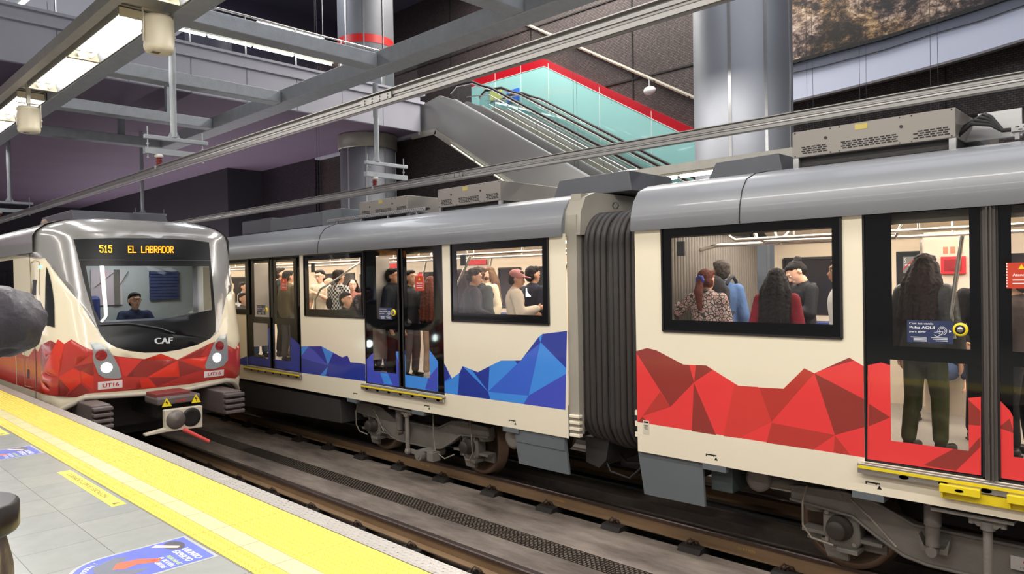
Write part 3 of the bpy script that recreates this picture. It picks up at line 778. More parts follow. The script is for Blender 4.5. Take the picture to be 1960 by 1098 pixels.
def interior(root, y0, y1, windows_far, doors_far, light_y=None):
    """floor, ceiling, far wall and fittings of one car"""
    part(MB().box((XS+0.06, y0, FL-0.06), (XF-0.02, y1, FL)), 'floor_panel', mat('speckled_car_floor', (150, 142, 134), 0.35, 0, 0.08, 30), root)
    m = MB()
    m.add([(XS+0.05, y0, 1.80), (XS+0.40, y0, 1.98), (XF-0.40, y0, 1.98), (XF-0.06, y0, 1.80), (XS+0.05, y1, 1.80), (XS+0.40, y1, 1.98), (XF-0.40, y1, 1.98), (XF-0.06, y1, 1.80)], [(0, 1, 5, 4), (1, 2, 6, 5), (2, 3, 7, 6)])
    part(m, 'ceiling_panel', cream_in, root)
    hol = [rect(a, b, 0.95, 1.62) for a, b in windows_far]
    s = sheet(rect(y0, y1, FL-0.05, ZG), [], hol, None, lambda a, b: (XF-0.05, a, b))
    part(s, 'inner_wall', cream_in, root)
    part(MB().add([(XF, y0, ZS), (XF, y1, ZS), (XF, y1, ZG), (XF, y0, ZG)], [(0, 1, 2, 3)]), 'outer_wall', cream, root)
    for a, b in windows_far:
        wv = part(MB().box((XF-0.045, a, 0.95), (XF-0.03, b, 1.62)), 'far_window', mat('dark_far_glass', (46, 44, 50), 0.12, 0, 0.1, 2), root)
        m = MB()
        for p0, p1 in (((a, .95), (b, .95)), ((b, .95), (b, 1.62)), ((b, 1.62), (a, 1.62)), ((a, 1.62), (a, .95))): m.beam((XF-0.055, *p0), (XF-0.055, *p1), 0.03, 0.02, up=(1, 0, 0))
        part(m, 'far_window_seal', rubber, wv)
    for a, b in doors_far:
        dv = part(MB().box((XF-0.07, a, FL), (XF-0.05, b, 1.84)), 'far_door', mat('greige_door_panel', (196, 184, 170), 0.4), root)
        for c in ((a+0.12, (a+b)/2-0.1), ((a+b)/2+0.1, b-0.12)):
            part(MB().box((XF-0.078, c[0], 0.75), (XF-0.07, c[1], 1.6)), 'far_door_glass', mat('dark_door_glass', (44, 42, 48), 0.1), dv)
    # light strips along both sides of the ceiling
    for xx in (XS+0.62, XF-0.62):
        part(MB().box((xx-0.08, y0+0.1, 1.955), (xx+0.08, y1-0.1, 1.975)), 'light_strip', cabin_light, root)
    # handrails under the ceiling
    for xx in (XS+0.85, XF-0.75):
        m = MB(); m.tube([(xx, y0+0.3, 1.98), (xx, y0+0.35, 1.83), (xx, y0+0.42, 1.79), (xx, y1-0.42, 1.79), (xx, y1-0.35, 1.83), (xx, y1-0.3, 1.98)], 0.017, 10)
        y = y0 + 1.2
        while y < y1-1: m.cyl((xx, y, 1.79), (xx, y, 1.98), 0.012, n=8); y += 1.1
        part(m, 'handrail', chrome, root)
    # benches along the far wall
    for a, b in windows_far:
        part(MB().box((XF-0.52, a-0.1, 0.32), (XF-0.06, b+0.1, 0.40)).box((XF-0.16, a-0.1, 0.40), (XF-0.07, b+0.1, 0.86)), 'bench', mat('blue_bench_shell', (52, 66, 128), 0.4), root, 0.02)

def pole_arc(root, y, x=None, lean=0.35, z0=0.45, z1=1.8):
    x = x or XF-0.6
    part(MB().tube([(x, y, z0), (x, y, 1.0), (x-0.05, y-lean*0.5, 1.35), (x-0.05, y-lean, z1)], 0.017, 10), 'grab_pole', chrome, root)

def marker(root, y, z, flip=1, tri=True):
    m = MB().box((XS-0.002, y-0.055, z), (XS-0.0005, y+0.055, z+0.011)).box((XS-0.002, y+0.045, z-0.012), (XS-0.0005, y+0.055, z)).box((XS-0.002, y-0.03, z-0.008), (XS-0.0005, y-0.022, z))
    if tri: m.prism([(y-0.05, z-0.008), (y-0.068, z-0.038), (y-0.032, z-0.038)], XS-0.002, XS-0.0005, 'x')
    part(m, 'jacking_mark', blackp, root)

# ---- roof equipment
def roof_box(root, y0, y1, z0, z1, x0=6.62, x1=8.3):
    un = part(MB().box((x0, y0, z0), (x1, y1, z1)), 'roof_unit', mat('stainless_roof_box', (146, 140, 134), 0.4, 0.35, 0.04, 2), root, 0.006)
    h = z1-z0; L_ = y1-y0
    for (a, b) in ((0.05, 0.24), (0.33, 0.68), (0.77, 0.97)):
        m = MB()
        ya, yb = y1 - L_*a, y1 - L_*b
        rows = 4
        for k in range(rows):
            zz = z0 + h*0.12 + k*h*0.075; y = yb + (0.012 if k % 2 else 0)
            while y < ya-0.03: m.box((x0-0.002, y, zz), (x0+0.001, y+0.036, zz+h*0.045)); y += 0.046
        part(m, 'louvre', blackp, un)
    for t in (0.23, 0.70): part(MB().cyl((x0-0.008, y1-L_*t, z0+h*0.62), (x0, y1-L_*t, z0+h*0.62), 0.013, n=14), 'access_lock', under_dk, un)
    for t in (0.02, 0.26, 0.32, 0.69, 0.76, 0.98):
        for q in (0.06, 0.94): part(MB().cyl((x0-0.004, y1-L_*t, z0+h*q), (x0, y1-L_*t, z0+h*q), 0.006, n=8), 'fixing_bolt', under_dk, un)
    part(MB().box((x0-0.003, y0+L_*0.50, z0+h*0.74), (x0, y0+L_*0.58, z0+h*0.94)), 'rating_plate', mat('yellowed_plate', (190, 174, 96), 0.4, 0.3), un)
    part(MB().box((x0+0.06, y0+0.02, 2.42), (x1-0.05, y1-0.02, z0)), 'mounting_frame', under_dk, un)
    for t in (0.0, 0.96): part(MB().box((x0+0.01, y0+L_*t, z0-0.10), (x0+0.05, y0+L_*t+0.05, z0)), 'mounting_foot', alu, un)
    return un
def wedge(root, y0, y1, z0, z1, x=6.75, ch=0.1):
    m = MB().prism([(y1, z0), (y1-ch, z1), (y0+0.04, z1+0.01), (y0, z0)], x, x+0.9, 'x')
    part(m, 'roof_fairing', mat('slate_fairing_paint', (92, 94, 100), 0.45, 0.1, 0.04, 3), root, 0.008)
def cable_tray(root, y0, y1, z, x=6.5):
    m = MB().box((x, y0, z), (x+0.005, y1, z+0.055)).box((x, y0, z), (x+0.12, y1, z+0.004))
    t = part(m, 'cable_tray', alu, root)
    m = MB(); y = y0+0.03
    while y < y1-0.04: m.box((x-0.002, y, z+0.012), (x-0.0005, y+0.025, z+0.02)); m.box((x-0.002, y+0.02, z+0.033), (x-0.0005, y+0.045, z+0.041)); y += 0.05
    part(m, 'tray_slot', blackp, t)
    y = y0+0.2
    while y < y1: part(MB().box((x+0.01, y, z-0.05), (x+0.04, y+0.03, z)), 'tray_foot', alu, t); y += 0.7
    m = MB()
    for k in range(4): m.tube([(x+0.03+0.02*k, y0+q*(y1-y0)/14, z+0.03+0.012*math.sin(q*1.7+k)) for q in range(15)], 0.009, 6)
    part(m, 'cable', black_rubber, t)

# ---- bogie with everything that hangs on its near side; wy: wheel positions
def bogie(root, wy, label=None, drop=(8.42, 8.115), cyl_y=7.9):
    b = part(MB().box((6.9, min(wy), -0.72), (8.0, max(wy), -0.5)), 'bogie', under_dk, root)
    zc = -0.80
    for y in wy:
        for xx, s_ in ((6.72, 1), (8.22, -1)):
            m = MB()
            m.lathe([(0.03, xx-s_*0.075), (0.10, xx-s_*0.07), (0.13, xx-s_*0.045), (0.30, xx-s_*0.03), (0.335, xx-s_*0.062), (0.36, xx-s_*0.065)], (0, y, zc), 'x', 48, cap=False)
            m.lathe([(0.36, xx-s_*0.065), (0.41, xx-s_*0.06), (0.412, xx+s_*0.045), (0.438, xx+s_*0.05), (0.438, xx+s_*0.075), (0.30, xx+s_*0.07), (0.10, xx+s_*0.06)], (0, y, zc), 'x', 48, 1, cap=False)
            part(m, 'wheel', [wheel_m, tread_m], b)
        part(MB().cyl((6.6, y, zc), (8.3, y, zc), 0.075, n=16), 'axle', under, b)
        # axle box with end cap, bolts, link and lower arm
        s_ = 1 if y == max(wy) else -1
        m = MB().prism([(y-0.17, zc-0.10), (y-0.13, zc-0.17), (y+0.10, zc-0.17), (y+0.15, zc-0.08), (y+0.15, zc+0.11), (y+0.09, zc+0.17), (y-0.10, zc+0.17), (y-0.16, zc+0.10)], 6.47, 6.62, 'x')
        ab = part(m, 'axle_box', under, b, 0.015)
        part(MB().lathe([(0.0, 6.345), (0.075, 6.345), (0.085, 6.36), (0.085, 6.42), (0.105, 6.43), (0.112, 6.47)], (0, y, zc), 'x', 28, cap=False), 'end_cap', mat('sooty_axle_cap', (70, 64, 60), 0.55, 0.3, 0.1, 9), ab)
        for (a, c) in ((-0.12, -0.12), (-0.12, 0.12), (0.11, 0.12), (0.11, -0.12)): part(MB().cyl((6.45, y+a, zc+c), (6.475, y+a, zc+c), 0.02, n=6, smooth=False), 'bolt', steel_sill, ab)
        m = MB()                                      # upright stirrup link
        m.box((6.44, y-0.075, zc+0.13), (6.47, y-0.045, zc+0.36)); m.box((6.44, y+0.03, zc+0.13), (6.47, y+0.06, zc+0.36)); m.box((6.44, y-0.075, zc+0.34), (6.47, y+0.06, zc+0.37)); m.cyl((6.42, y-0.01, zc+0.29), (6.47, y-0.01, zc+0.29), 0.03, n=10)
        part(m, 'stirrup', under, ab)
        part(MB().box((6.42, y-0.16, zc-0.20), (6.60, y+0.02, zc-0.16)).prism([(y-0.05, zc-0.30), (y+0.13, zc-0.30), (y+0.19, zc-0.14), (y-0.05, zc-0.14)], 6.52, 6.57, 'x'), 'lower_arm', under, ab, 0.006)
        # conical rubber springs either side
        for q in (-0.24, 0.24):
            m = MB().lathe([(0.06, -0.50), (0.075, -0.52), (0.11, -0.56), (0.125, -0.62), (0.125, -0.66), (0.10, -0.68), (0.10, -0.70)], (6.56, y+q, 0.0), 'z', 20)
            part(m, 'spring', under, b)
            part(MB().box((6.48, y+q-0.10, -0.90), (6.64, y+q+0.10, -0.87)).prism([(y+q-0.1, -1.0), (y+q+0.1, -1.0), (y+q+0.1, -0.9), (y+q-0.1, -0.9)], 6.6, 6.64, 'x'), 'spring_seat', under, b)
    # side beam: high over the axle boxes, dropped in the middle
    a, c = max(wy), min(wy)
    for xx in (6.42, 8.4):
        P = [(a+0.42, -0.50), (a+0.42, -0.62), (a-0.12, -0.66), (a-0.30, -0.78), (a-0.52, -0.90), (a-0.70, -0.93), (c+0.70, -0.93), (c+0.52, -0.90), (c+0.30, -0.78), (c+0.12, -0.66), (c-0.42, -0.62), (c-0.42, -0.50), (c+0.05, -0.47), (c+0.30, -0.50), (c+0.60, -0.63), (a-0.60, -0.63), (a-0.30, -0.50), (a-0.05, -0.47)]
        # keep it a beam with lips
        fr = part(MB().prism(P, xx+0.01, xx+0.12, 'x'), 'side_frame', under, b, 0.01)
        m = MB()
        m.tube([(xx, p[0], p[1]) for p in P[1:11]], 0.014, 6); m.tube([(xx, p[0], p[1]) for p in P[11:] + P[:1]], 0.014, 6)
        part(m, 'frame_lip', under, fr)
    # vertical damper and hanging rod
    d1, d2 = drop
    m = MB().cyl((6.30, d1, -0.38), (6.30, d1, -0.56), 0.062, n=18).cyl((6.30, d1, -0.56), (6.30, d1, -0.72), 0.052, n=18).cyl((6.24, d1, -0.76), (6.36, d1, -0.76), 0.04, n=14)
    dp = part(m, 'damper', mat('grey_damper_paint', (112, 106, 100), 0.5, 0.2), b)
    m = MB().prism([(d1-0.09, -0.79), (d1+0.09, -0.79), (d1+0.11, -0.66), (d1+0.07, -0.75), (d1-0.07, -0.75), (d1-0.11, -0.66)], 6.33, 6.42, 'x')
    part(m, 'damper_bracket', under, dp)
    m = MB().cyl((6.20, d2, -0.40), (6.20, d2, -0.94), 0.032, n=14).ell((6.20, d2, -0.97), (0.05, 0.05, 0.05)).cyl((6.20, d2, -0.42), (6.20, d2, -0.48), 0.05, n=14)
    part(m, 'link_rod', under, b)
    m = MB().box((6.14, d2-0.17, -0.40), (6.34, d2+0.36, -0.375)).prism([(d2-0.13, -0.40), (d2+0.13, -0.40), (d2+0.06, -0.46), (d2-0.06, -0.46)], 6.17, 6.27, 'x')
    for q in (-0.1, 0.1): m.cyl((6.19, d2+q, -0.45), (6.19, d2+q, -0.40), 0.022, n=8)
    part(m, 'rod_bracket', under, b)
    # torsion bar cylinder lying low between the wheels
    m = MB().cyl((6.16, cyl_y-0.06, -0.98), (6.6, cyl_y-0.06, -0.98), 0.075, n=24).cyl((6.15, cyl_y-0.06, -0.98), (6.165, cyl_y-0.06, -0.98), 0.04, n=18).box((6.2, cyl_y-0.33, -1.04), (6.34, cyl_y-0.20, -0.92)).beam((6.24, d2, -0.97), (6.24, cyl_y-0.06, -0.98), 0.04, 0.06)
    m.box((6.22, cyl_y-0.3, -0.93), (6.3, cyl_y-0.05, -0.90))
    part(m, 'torsion_bar', under, b, 0.006)
    # cables
    yh, yl = max(wy), min(wy)
    cb = [[(6.36, yh+0.24, -0.45), (6.33, yh+0.27, -0.6), (6.33, yh+0.27, -0.8), (6.34, yh+0.2, -0.9), (6.36, yh+0.02, -0.93)],
          [(6.30, yl+0.55, -0.42), (6.29, yl+0.53, -0.7), (6.29, yl+0.5, -0.92), (6.33, yl+0.35, -1.0), (6.35, yl+0.18, -0.92)],
          [(6.38, yl-0.12, -0.42), (6.36, yl-0.16, -0.6), (6.36, yl-0.18, -0.85), (6.38, yl-0.1, -0.96), (6.4, yl+0.0, -0.97)],
          [(6.38, yh-0.12, -0.5), (6.33, yh-0.3, -0.62), (6.30, yh-0.5, -0.8)]]
    for c_ in cb: part(MB().tube(c_, 0.010, 8), 'hose', cable_m, b)
    return b

# ------------------------------------------------ BLUE CAR
blue = thing('metro_car', 'cream metro car with blue faceted mountain livery standing behind the arriving train', 'train car', (7.48, 11, ZR), 0, None)
BY0, BY1 = 5.08, 23.0
W_A = ([(6.949,1.898),(5.335,1.88),(5.381,0.905),(6.996,0.909)], [(6.849,1.797),(5.426,1.801),(5.463,1.021),(6.885,1.007)])
W_B = ([(10.588,1.875),(8.975,1.871),(9.05,0.893),(10.676,0.888)], [(10.456,1.79),(9.042,1.788),(9.109,1.011),(10.528,1.002)])
W_C = ([(13.766,1.887),(12.656,1.867),(12.79,0.871),(13.815,0.88)], [(13.769,1.807),(12.748,1.785),(12.836,0.99),(13.81,0.976)])
D2A = [(8.815,1.887),(8.049,1.892),(8.17,-0.056),(8.974,-0.075)]; D2B = [(8.013,1.891),(7.176,1.902),(7.295,-0.052),(8.146,-0.061)]
D2cA = [[(8.598,1.853),(8.129,1.846),(8.186,0.887),(8.677,0.888)], [(8.717,0.731),(8.231,0.74),(8.284,0.127),(8.784,0.121)]]
D2cB = [[(7.864,1.844),(7.38,1.856),(7.443,0.849),(7.952,0.853)], [(7.966,0.74),(7.49,0.752),(7.521,0.125),(8.02,0.123)]]
D1A = [(12.539,1.887),(11.773,1.889),(11.908,-0.061),(12.797,-0.066)]; D1B = [(11.745,1.888),(10.821,1.886),(10.992,-0.07),(11.894,-0.06)]
D1cA = [[(12.35,1.857),(11.811,1.854),(11.912,0.835),(12.466,0.831)], [(12.456,0.719),(11.993,0.71),(12.068,0.093),(12.534,0.091)]]
D1cB = [[(11.562,1.864),(11.055,1.86),(11.179,0.831),(11.638,0.833)], [(11.675,0.715),(11.197,0.721),(11.354,0.099),(11.747,0.1)]]
def shut(a, b):                                   # one rectangle round a pair of leaves
    p, q = bb(a), bb(b)
    return rect(min(p[0], q[0]), max(p[1], q[1]), min(p[2], q[2]), ZG-0.005)
wc = bb(W_C[0]); W_C = (rect(wc[0]-0.01, wc[0]+1.35, wc[2], wc[3]), rect(wc[0]+0.07, wc[0]+1.27, wc[2]+0.09, wc[3]-0.07))
def shrink(r_, d): a, b, c, e = bb(r_); return rect(a+d, b-d, c+d, e-d)
ops = [shrink(W_A[0], 0.03), shrink(W_B[0], 0.03), shrink(W_C[0], 0.03), shut(D2A, D2B), shut(D1A, D1B)]
car_side(blue, BY0, BY1, ops, blue_fields, BLUE)
for o_, c_ in (W_A, W_B, W_C): window(blue, o_, c_)
for (o_, c_, fl) in ((D2A, D2cA, blue_door), (D2B, D2cB, blue_door), (D1A, D1cA, blue_door1), (D1B, D1cB, blue_door1)):
    door_leaf(blue, o_, c_, fl, BLUE)
def clip_fields(o, f): return f
s2 = bb(shut(D2A, D2B)); sill(blue, s2[0]-0.02, s2[1]+0.05, s2[2]-0.005)
s1 = bb(shut(D1A, D1B)); sill(blue, s1[0]-0.02, s1[1]+0.05, s1[2]-0.005)
roof(blue, 5.12, BY1, seams=(10.2,))
_fy = lambda u: [(7.832,1.542),(8.1,1.547),(8.327,1.552),(8.853,1.563),(13.294,1.653),(13.849,1.664),(13.934,1.666),(14.77,1.683),(18.457,1.758),(19.4,1.777)][u][0]
FWB = [(_fy(0), _fy(1)), (_fy(2), _fy(3)), (_fy(4), _fy(5)), (_fy(6), _fy(7)), (_fy(8), _fy(9)), (19.5, 20.8)]
interior(blue, BY0+0.25, BY1, FWB, [(FWB[1][1]+0.25, FWB[2][0]-0.1)])
for y_ in (7.1, 8.75, 10.45, 12.1): pole_arc(blue, y_, lean=0.35)
part(MB().tube([(6.62, 8.05, 0.25), (6.62, 8.0, 0.75), (6.62, 7.75, 0.95), (6.62, 7.45, 1.4), (6.62, 7.2, 1.75)], 0.02, 10), 'grab_pole', chrome, blue)
part(MB().tube([(6.3, 10.72, 0.35), (6.3, 10.7, 1.15), (6.32, 10.55, 1.32), (6.5, 10.3, 1.5), (6.9, 10.2, 1.78)], 0.018, 10), 'grab_pole', chrome, blue)
for y_ in (12.35, [(9.093,1.715)][0][0], 10.9): part(MB().box((XF-0.09, y_, 1.42), (XF-0.06, y_+0.17, 1.58)), 'alarm_box', redp, blue)
for y_ in ([(9.122,1.872)][0][0], 11.6): part(MB().box((XF-0.10, y_, 1.70), (XF-0.09, y_+0.5, 1.79)), 'red_notice', redp, blue)
# partitions beside the doors
for y_ in (s2[1]+0.05, s1[1]+0.05):
    part(MB().box((XS+0.06, y_-0.012, 0.25), (XS+0.5, y_+0.012, 1.8)), 'draught_screen', mat('grey_screen_panel', (168, 160, 152), 0.3, 0.1), blue)
roof_box(blue, 8.56, 9.82, 2.46, 2.71); roof_box(blue, 6.6, 7.86, 2.46, 2.72)
cable_tray(blue, 8.0, 10.6, 2.43)
wedge(blue, 4.62, 5.78, 2.40, 2.62, 6.72)
wedge(blue, 11.4, 13.35, 2.46, 2.70, 6.9, 0.02)
part(MB().box((6.8, 10.65, 2.42), (7.3, 11.25, 2.70)), 'relay_box', skirt_grey, blue, 0.01)
part(MB().box((7.0, 13.5, 2.46), (7.8, 14.8, 2.76)), 'roof_duct', steel_dark, blue, 0.03)
for y_ in (9.25, 7.55, 5.95): marker(blue, y_, -0.26, tri=(y_ != 9.25))
for y_ in (9.35, 7.75, 5.98): part(MB().box((XS-0.002, y_-0.13, -0.40), (XS+0.15, y_+0.13, -0.343)), 'jacking_pad', skirt_grey, blue)
bogie(blue, (7.12, 9.32))
# skirts
part(MB().prism([(5.16, -0.35), (5.95, -0.35), (5.88, -0.76), (5.11, -0.76)], XS+0.03, XS+0.06, 'x').prism([(5.16, -0.345), (5.95, -0.345), (5.9, -0.5), (5.16, -0.5)], XS+0.02, XS+0.05, 'x'), 'skirt', skirt_grey, blue)
part(MB().prism([(9.78, -0.42), (14.5, -0.42), (14.3, -0.90), (9.75, -0.78)], XS+0.06, XS+0.5, 'x'), 'equipment_case', under_dk, blue, 0.01)
part(MB().box((XS+0.3, 5.2, -0.40), (XF-0.2, 22.5, -0.34)), 'underframe', under_dk, blue)
part(MB().lathe([(0.10, 6.2), (0.13, 6.21), (0.13, 6.5)], (0, 6.05, -0.5), 'x', 22), 'air_reservoir', under, blue)
part(MB().box((XS+0.25, 9.8, 0.6), (XS+0.3, 9.9, 0.7)), 'bracket', alu, blue)
# body end towards the gangway: grey frame
m = MB().box((XS+0.03, 4.95, ZS+0.05), (XS+0.12, 5.09, ZG+0.2)).box((XF-0.12, 4.95, ZS+0.05), (XF-0.03, 5.09, ZG+0.2)).box((XS+0.12, 4.95, 2.0), (XF-0.12, 5.09, 2.36))
m.prism([(XS+0.03, 1.9), (XS+0.05, 2.15), (XS+0.14, 2.32), (XS+0.32, 2.38), (XF-0.32, 2.38), (XF-0.14, 2.32), (XF-0.05, 2.15), (XF-0.03, 1.9)], 4.90, 5.12, 'y')
m.box((XS+0.12, 5.02, ZS+0.05), (XS+0.35, 5.08, 2.0)).box((XF-0.35, 5.02, ZS+0.05), (XF-0.12, 5.08, 2.0))
part(m, 'end_frame', mat('warm_grey_end_panel', (168, 162, 150), 0.3, 0.1), blue)
m = MB()
for k in range(4): m.box((XS+0.0, 4.93, -0.32+k*0.07), (XS+0.06, 5.07, -0.285+k*0.07))
part(m, 'end_ladder', cream, blue, 0.006)
part(MB().prism([(4.75, -0.37), (5.08, -0.37), (5.08, -0.66), (4.9, -0.70), (4.8, -0.6)], XS+0.3, XS+1.2, 'x'), 'coupling_box', under_dk, blue)

# ------------------------------------------------ GANGWAY
gw = thing('gangway_bellows', 'dark pleated rubber gangway bellows between the blue car and the red car', 'gangway', (7.48, 4.6, ZR))
def bellow_loop(x0, x1, z0, z1, r):
    pts = []
    for (cx, cz, a0) in ((x0+r, z0+r, math.pi), (x1-r, z0+r, 1.5*math.pi), (x1-r, z1-r, 0), (x0+r, z1-r, 0.5*math.pi)):
        for k in range(7):
            a = a0 + k*math.pi/12; pts.append((cx+r*math.cos(a), cz+r*math.sin(a)))
    return pts
pleat_m = mat('dusty_black_rubber', (56, 52, 50), 0.5, 0, 0.12, 5, 0.08, 30, stretch=(1, 1, 0.3))
for k in range(11):
    y_ = 4.20 + k*0.073 + (0.035 if k > 5 else 0)
    o_ = 0.012*math.sin(k*1.3)
    L = bellow_loop(XS+0.14+o_, XF-0.14, -0.42+0.01*abs(k-5), 2.13, 0.34)
    part(MB().tube([(p[0], y_, p[1]) for p in L], 0.038, 10, closed=True), 'pleat', pleat_m, gw)
L = bellow_loop(XS+0.165, XF-0.165, -0.39, 2.10, 0.32)
part(MB().tube([(p[0], 4.655, p[1]) for p in L], 0.022, 8, closed=True), 'centre_hoop', alu, gw)
L1 = bellow_loop(XS+0.2, XF-0.2, -0.36, 2.07, 0.3)
m = MB(); n_ = len(L1)
vs = [(p[0], y_, p[1]) for y_ in (4.15, 5.0) for p in L1]
m.add(vs, [(i, (i+1) % n_, n_+(i+1) % n_, n_+i) for i in range(n_)], 0, True)
part(m, 'inner_tunnel', mat('grey_tunnel_liner', (150, 142, 132), 0.6, 0, 0.1, 1, stretch=(0.2, 40, 0.2)), gw)
part(MB().tube([(XS+0.25, 4.62, 2.20), (XS+0.25, 4.60, 2.235), (XS+0.25, 4.56, 2.235), (XS+0.25, 4.54, 2.20), (XS+0.25, 4.56, 2.17), (XS+0.25, 4.60, 2.17)], 0.008, 8, closed=True), 'lifting_eye', under_dk, gw)
part(MB().tube([(6.5, 4.95, -0.5), (6.42, 4.75, -0.72), (6.42, 4.5, -0.75), (6.5, 4.25, -0.5)], 0.014, 8).tube([(6.7, 4.95, -0.5), (6.66, 4.7, -0.66), (6.66, 4.4, -0.62), (6.7, 4.2, -0.5)], 0.02, 8), 'jumper_cable', black_rubber, gw)
part(MB().box((7.1, 4.1, -0.85), (7.9, 5.1, -0.55)).cyl((7.48, 4.0, -0.7), (7.48, 5.2, -0.7), 0.1), 'coupler', under_dk, gw)

# ------------------------------------------------ RED CAR
red = thing('metro_car', 'cream metro car with red faceted mountain livery nearest at the right', 'train car', (7.48, -0.5, ZR))
RY0, RY1 = -6.0, 4.17
W_R = ([(3.799,1.881),(2.151,1.9),(2.176,0.893),(3.847,0.891)], [(3.722,1.808),(2.224,1.812),(2.248,1.014),(3.743,1.003)])
DRA = [(1.942,1.922),(1.164,1.928),(1.192,-0.066),(1.989,-0.09)]; 
dA = bb(DRA); dR0 = [(1.084,1.929),(1.105,-0.058)]; yb1 = dR0[0][0]; yb0 = yb1-(dA[1]-dA[0])
DRB = rect(yb0, yb1, dA[2], dA[3])
DRcA = [[(1.761,1.88),(1.25,1.885),(1.264,0.849),(1.775,0.87)], [(1.784,0.726),(1.267,0.741),(1.274,0.107),(1.794,0.101)]]
cu, cl_ = bb(DRcA[0]), bb(DRcA[1])
cfix = rect(cu[0], cu[1], cu[2], cu[3])
off = (yb1 - [(0.994,1.887)][0][0])
DRcB = [rect(yb1-off-(cu[1]-cu[0]), yb1-off, cu[2]+0.0, cu[3]), rect(yb1-off-(cl_[1]-cl_[0]), yb1-off, cl_[2], cl_[3])]
ops = [shrink(W_R[0], 0.03), shut(DRA, DRB), rect(-2.6, -1.0, 0.9, 1.85)]
car_side(red, RY0, RY1, ops, red_fields, RED)
window(red, *W_R)
window(red, rect(-2.63, -0.97, 0.87, 1.88), rect(-2.55, -1.05, 0.98, 1.78))
door_leaf(red, DRA, DRcA, red_door, RED)
door_leaf(red, DRB, DRcB, red_door, RED)
part(MB().box((XS-0.004, yb1, dA[2]), (XS+0.03, dA[0], dA[3])).box((XS-0.02, yb1+0.022, dA[2]), (XS, yb1+0.034, dA[3])).box((XS-0.02, dA[0]-0.034, dA[2]), (XS, dA[0]-0.022, dA[3])), 'door_edge_rubber', mat('grey_edge_rubber', (82, 76, 72), 0.5), red)
sr = bb(shut(DRA, DRB)); sl = sill(red, sr[0]-0.02, sr[1]+0.04, sr[2]-0.005)
m = MB().box((XS-0.04, 0.55, sr[2]-0.175), (XS-0.0, 1.44, sr[2]-0.10))
for a_ in (1.44, 1.02, 0.6): m.box((XS-0.09, a_-0.26, sr[2]-0.12), (XS-0.02, a_, sr[2]-0.062)).prism([(a_-0.02, sr[2]-0.10), (a_, sr[2]-0.10), (a_-0.02, sr[2]-0.17)], XS-0.08, XS, 'x')
st = part(m, 'yellow_step_bracket', yel, red, 0.004)
for a_ in (1.44, 1.02, 0.6):
    m = MB().lathe([(0.001, XS-0.092), (0.028, XS-0.092)], (0, a_-0.13, 0), 'x', 14)
    m.v = [(v[0], v[1], sr[2]-0.09 + v[2]*0.4) for v in m.v]
    part(m, 'bracket_slot', blackp, st)
roof(red, RY0, 4.20, seams=(3.02,))
interior(red, RY0, RY1-0.25, [([(3.093,1.569)][0][0], [(3.797,1.591)][0][0]), (-2.6, -1.2)], [(0.4, 1.75)])
interior_y = 3.2
# things on the inner wall seen through the glass
m = MB().box((XF-0.5, 2.0, 1.30), (XF-0.45, 2.16, 1.47)).box((XF-0.51, 2.02, 1.32), (XF-0.5, 2.14, 1.45))
rw = part(MB().box((XF-0.44, [(1.719,1.641)][0][0], FL), (XF-0.40, [(2.134,1.658)][0][0], 1.84)), 'end_partition', mat('beige_partition', (206, 192, 176), 0.4), red)
eb = part(MB().box((XF-0.48, [(1.97,1.651)][0][0]-0.22, 1.40), (XF-0.44, [(1.97,1.651)][0][0], 1.58)), 'emergency_box', redp, rw, 0.006)
yb_ = [(1.97,1.651)][0][0]
part(MB().box((XF-0.484, yb_-0.19, 1.43), (XF-0.48, yb_-0.03, 1.55)).box((XF-0.49, yb_-0.15, 1.45), (XF-0.48, yb_-0.07, 1.53)), 'box_handle', mat('dark_red_handle', (140, 20, 30), 0.4), rw)
m = MB()
for k in range(3): m.box((XF-0.442, yb_-0.19+k*0.065, 1.61), (XF-0.44, yb_-0.145+k*0.065, 1.68))
part(m, 'pictogram_sticker', mat('tan_pictogram', (190, 120, 96), 0.5), rw)
NSY = [(2.297,1.672)][0][0]
part(MB().box((XF-0.058, [(2.251,1.67)][0][0], 0.95), (XF-0.052, [(2.509,1.681)][0][0], 1.66)), 'door_window', mat('dark_inner_glass', (44, 46, 50), 0.1), red)
ns_ = part(MB().box((XF-0.065, NSY, 1.42), (XF-0.06, NSY+0.14, 1.60)), 'no_smoking_sign', mat('clear_grey_sign', (120, 124, 126), 0.4), red)
m = MB().box((XF-0.068, NSY+0.02, 1.50), (XF-0.065, NSY+0.12, 1.515)).tube([(XF-0.067, NSY+0.125, 1.53), (XF-0.067, NSY+0.11, 1.55), (XF-0.067, NSY+0.125, 1.57), (XF-0.067, NSY+0.11, 1.59)], 0.004, 5)
part(m, 'cigarette', whitep, ns_)
part(MB().beam((XF-0.069, NSY+0.14, 1.46), (XF-0.069, NSY, 1.60), 0.01, 0.003, up=(1, 0, 0)), 'slash', redp, ns_)
for y_, l_ in ((2.1, 0.0), (0.3, 0.35)): pole_arc(red, y_, lean=l_)
part(MB().tube([(7.3, 4.1, 1.72), (7.3, 3.9, 1.76), (7.3, 3.2, 1.76), (7.3, 3.1, 1.84), (7.3, 3.0, 1.97)], 0.022, 10).tube([(7.0, 3.35, 1.97), (7.0, 3.3, 1.80), (7.0, 3.2, 1.76), (7.0, 2.0, 1.74), (7.0, 1.9, 1.95)], 0.02, 10), 'ceiling_grab_rail', chrome, red)
part(MB().tube([(XF-0.25, 3.62, 0.7), (XF-0.3, 3.62, 1.2), (XF-0.3, 3.58, 1.28), (XF-0.25, 3.5, 1.3), (XF-0.18, 3.42, 1.3), (XF-0.1, 3.4, 1.3)], 0.024, 12), 'grab_pole', chrome, red)
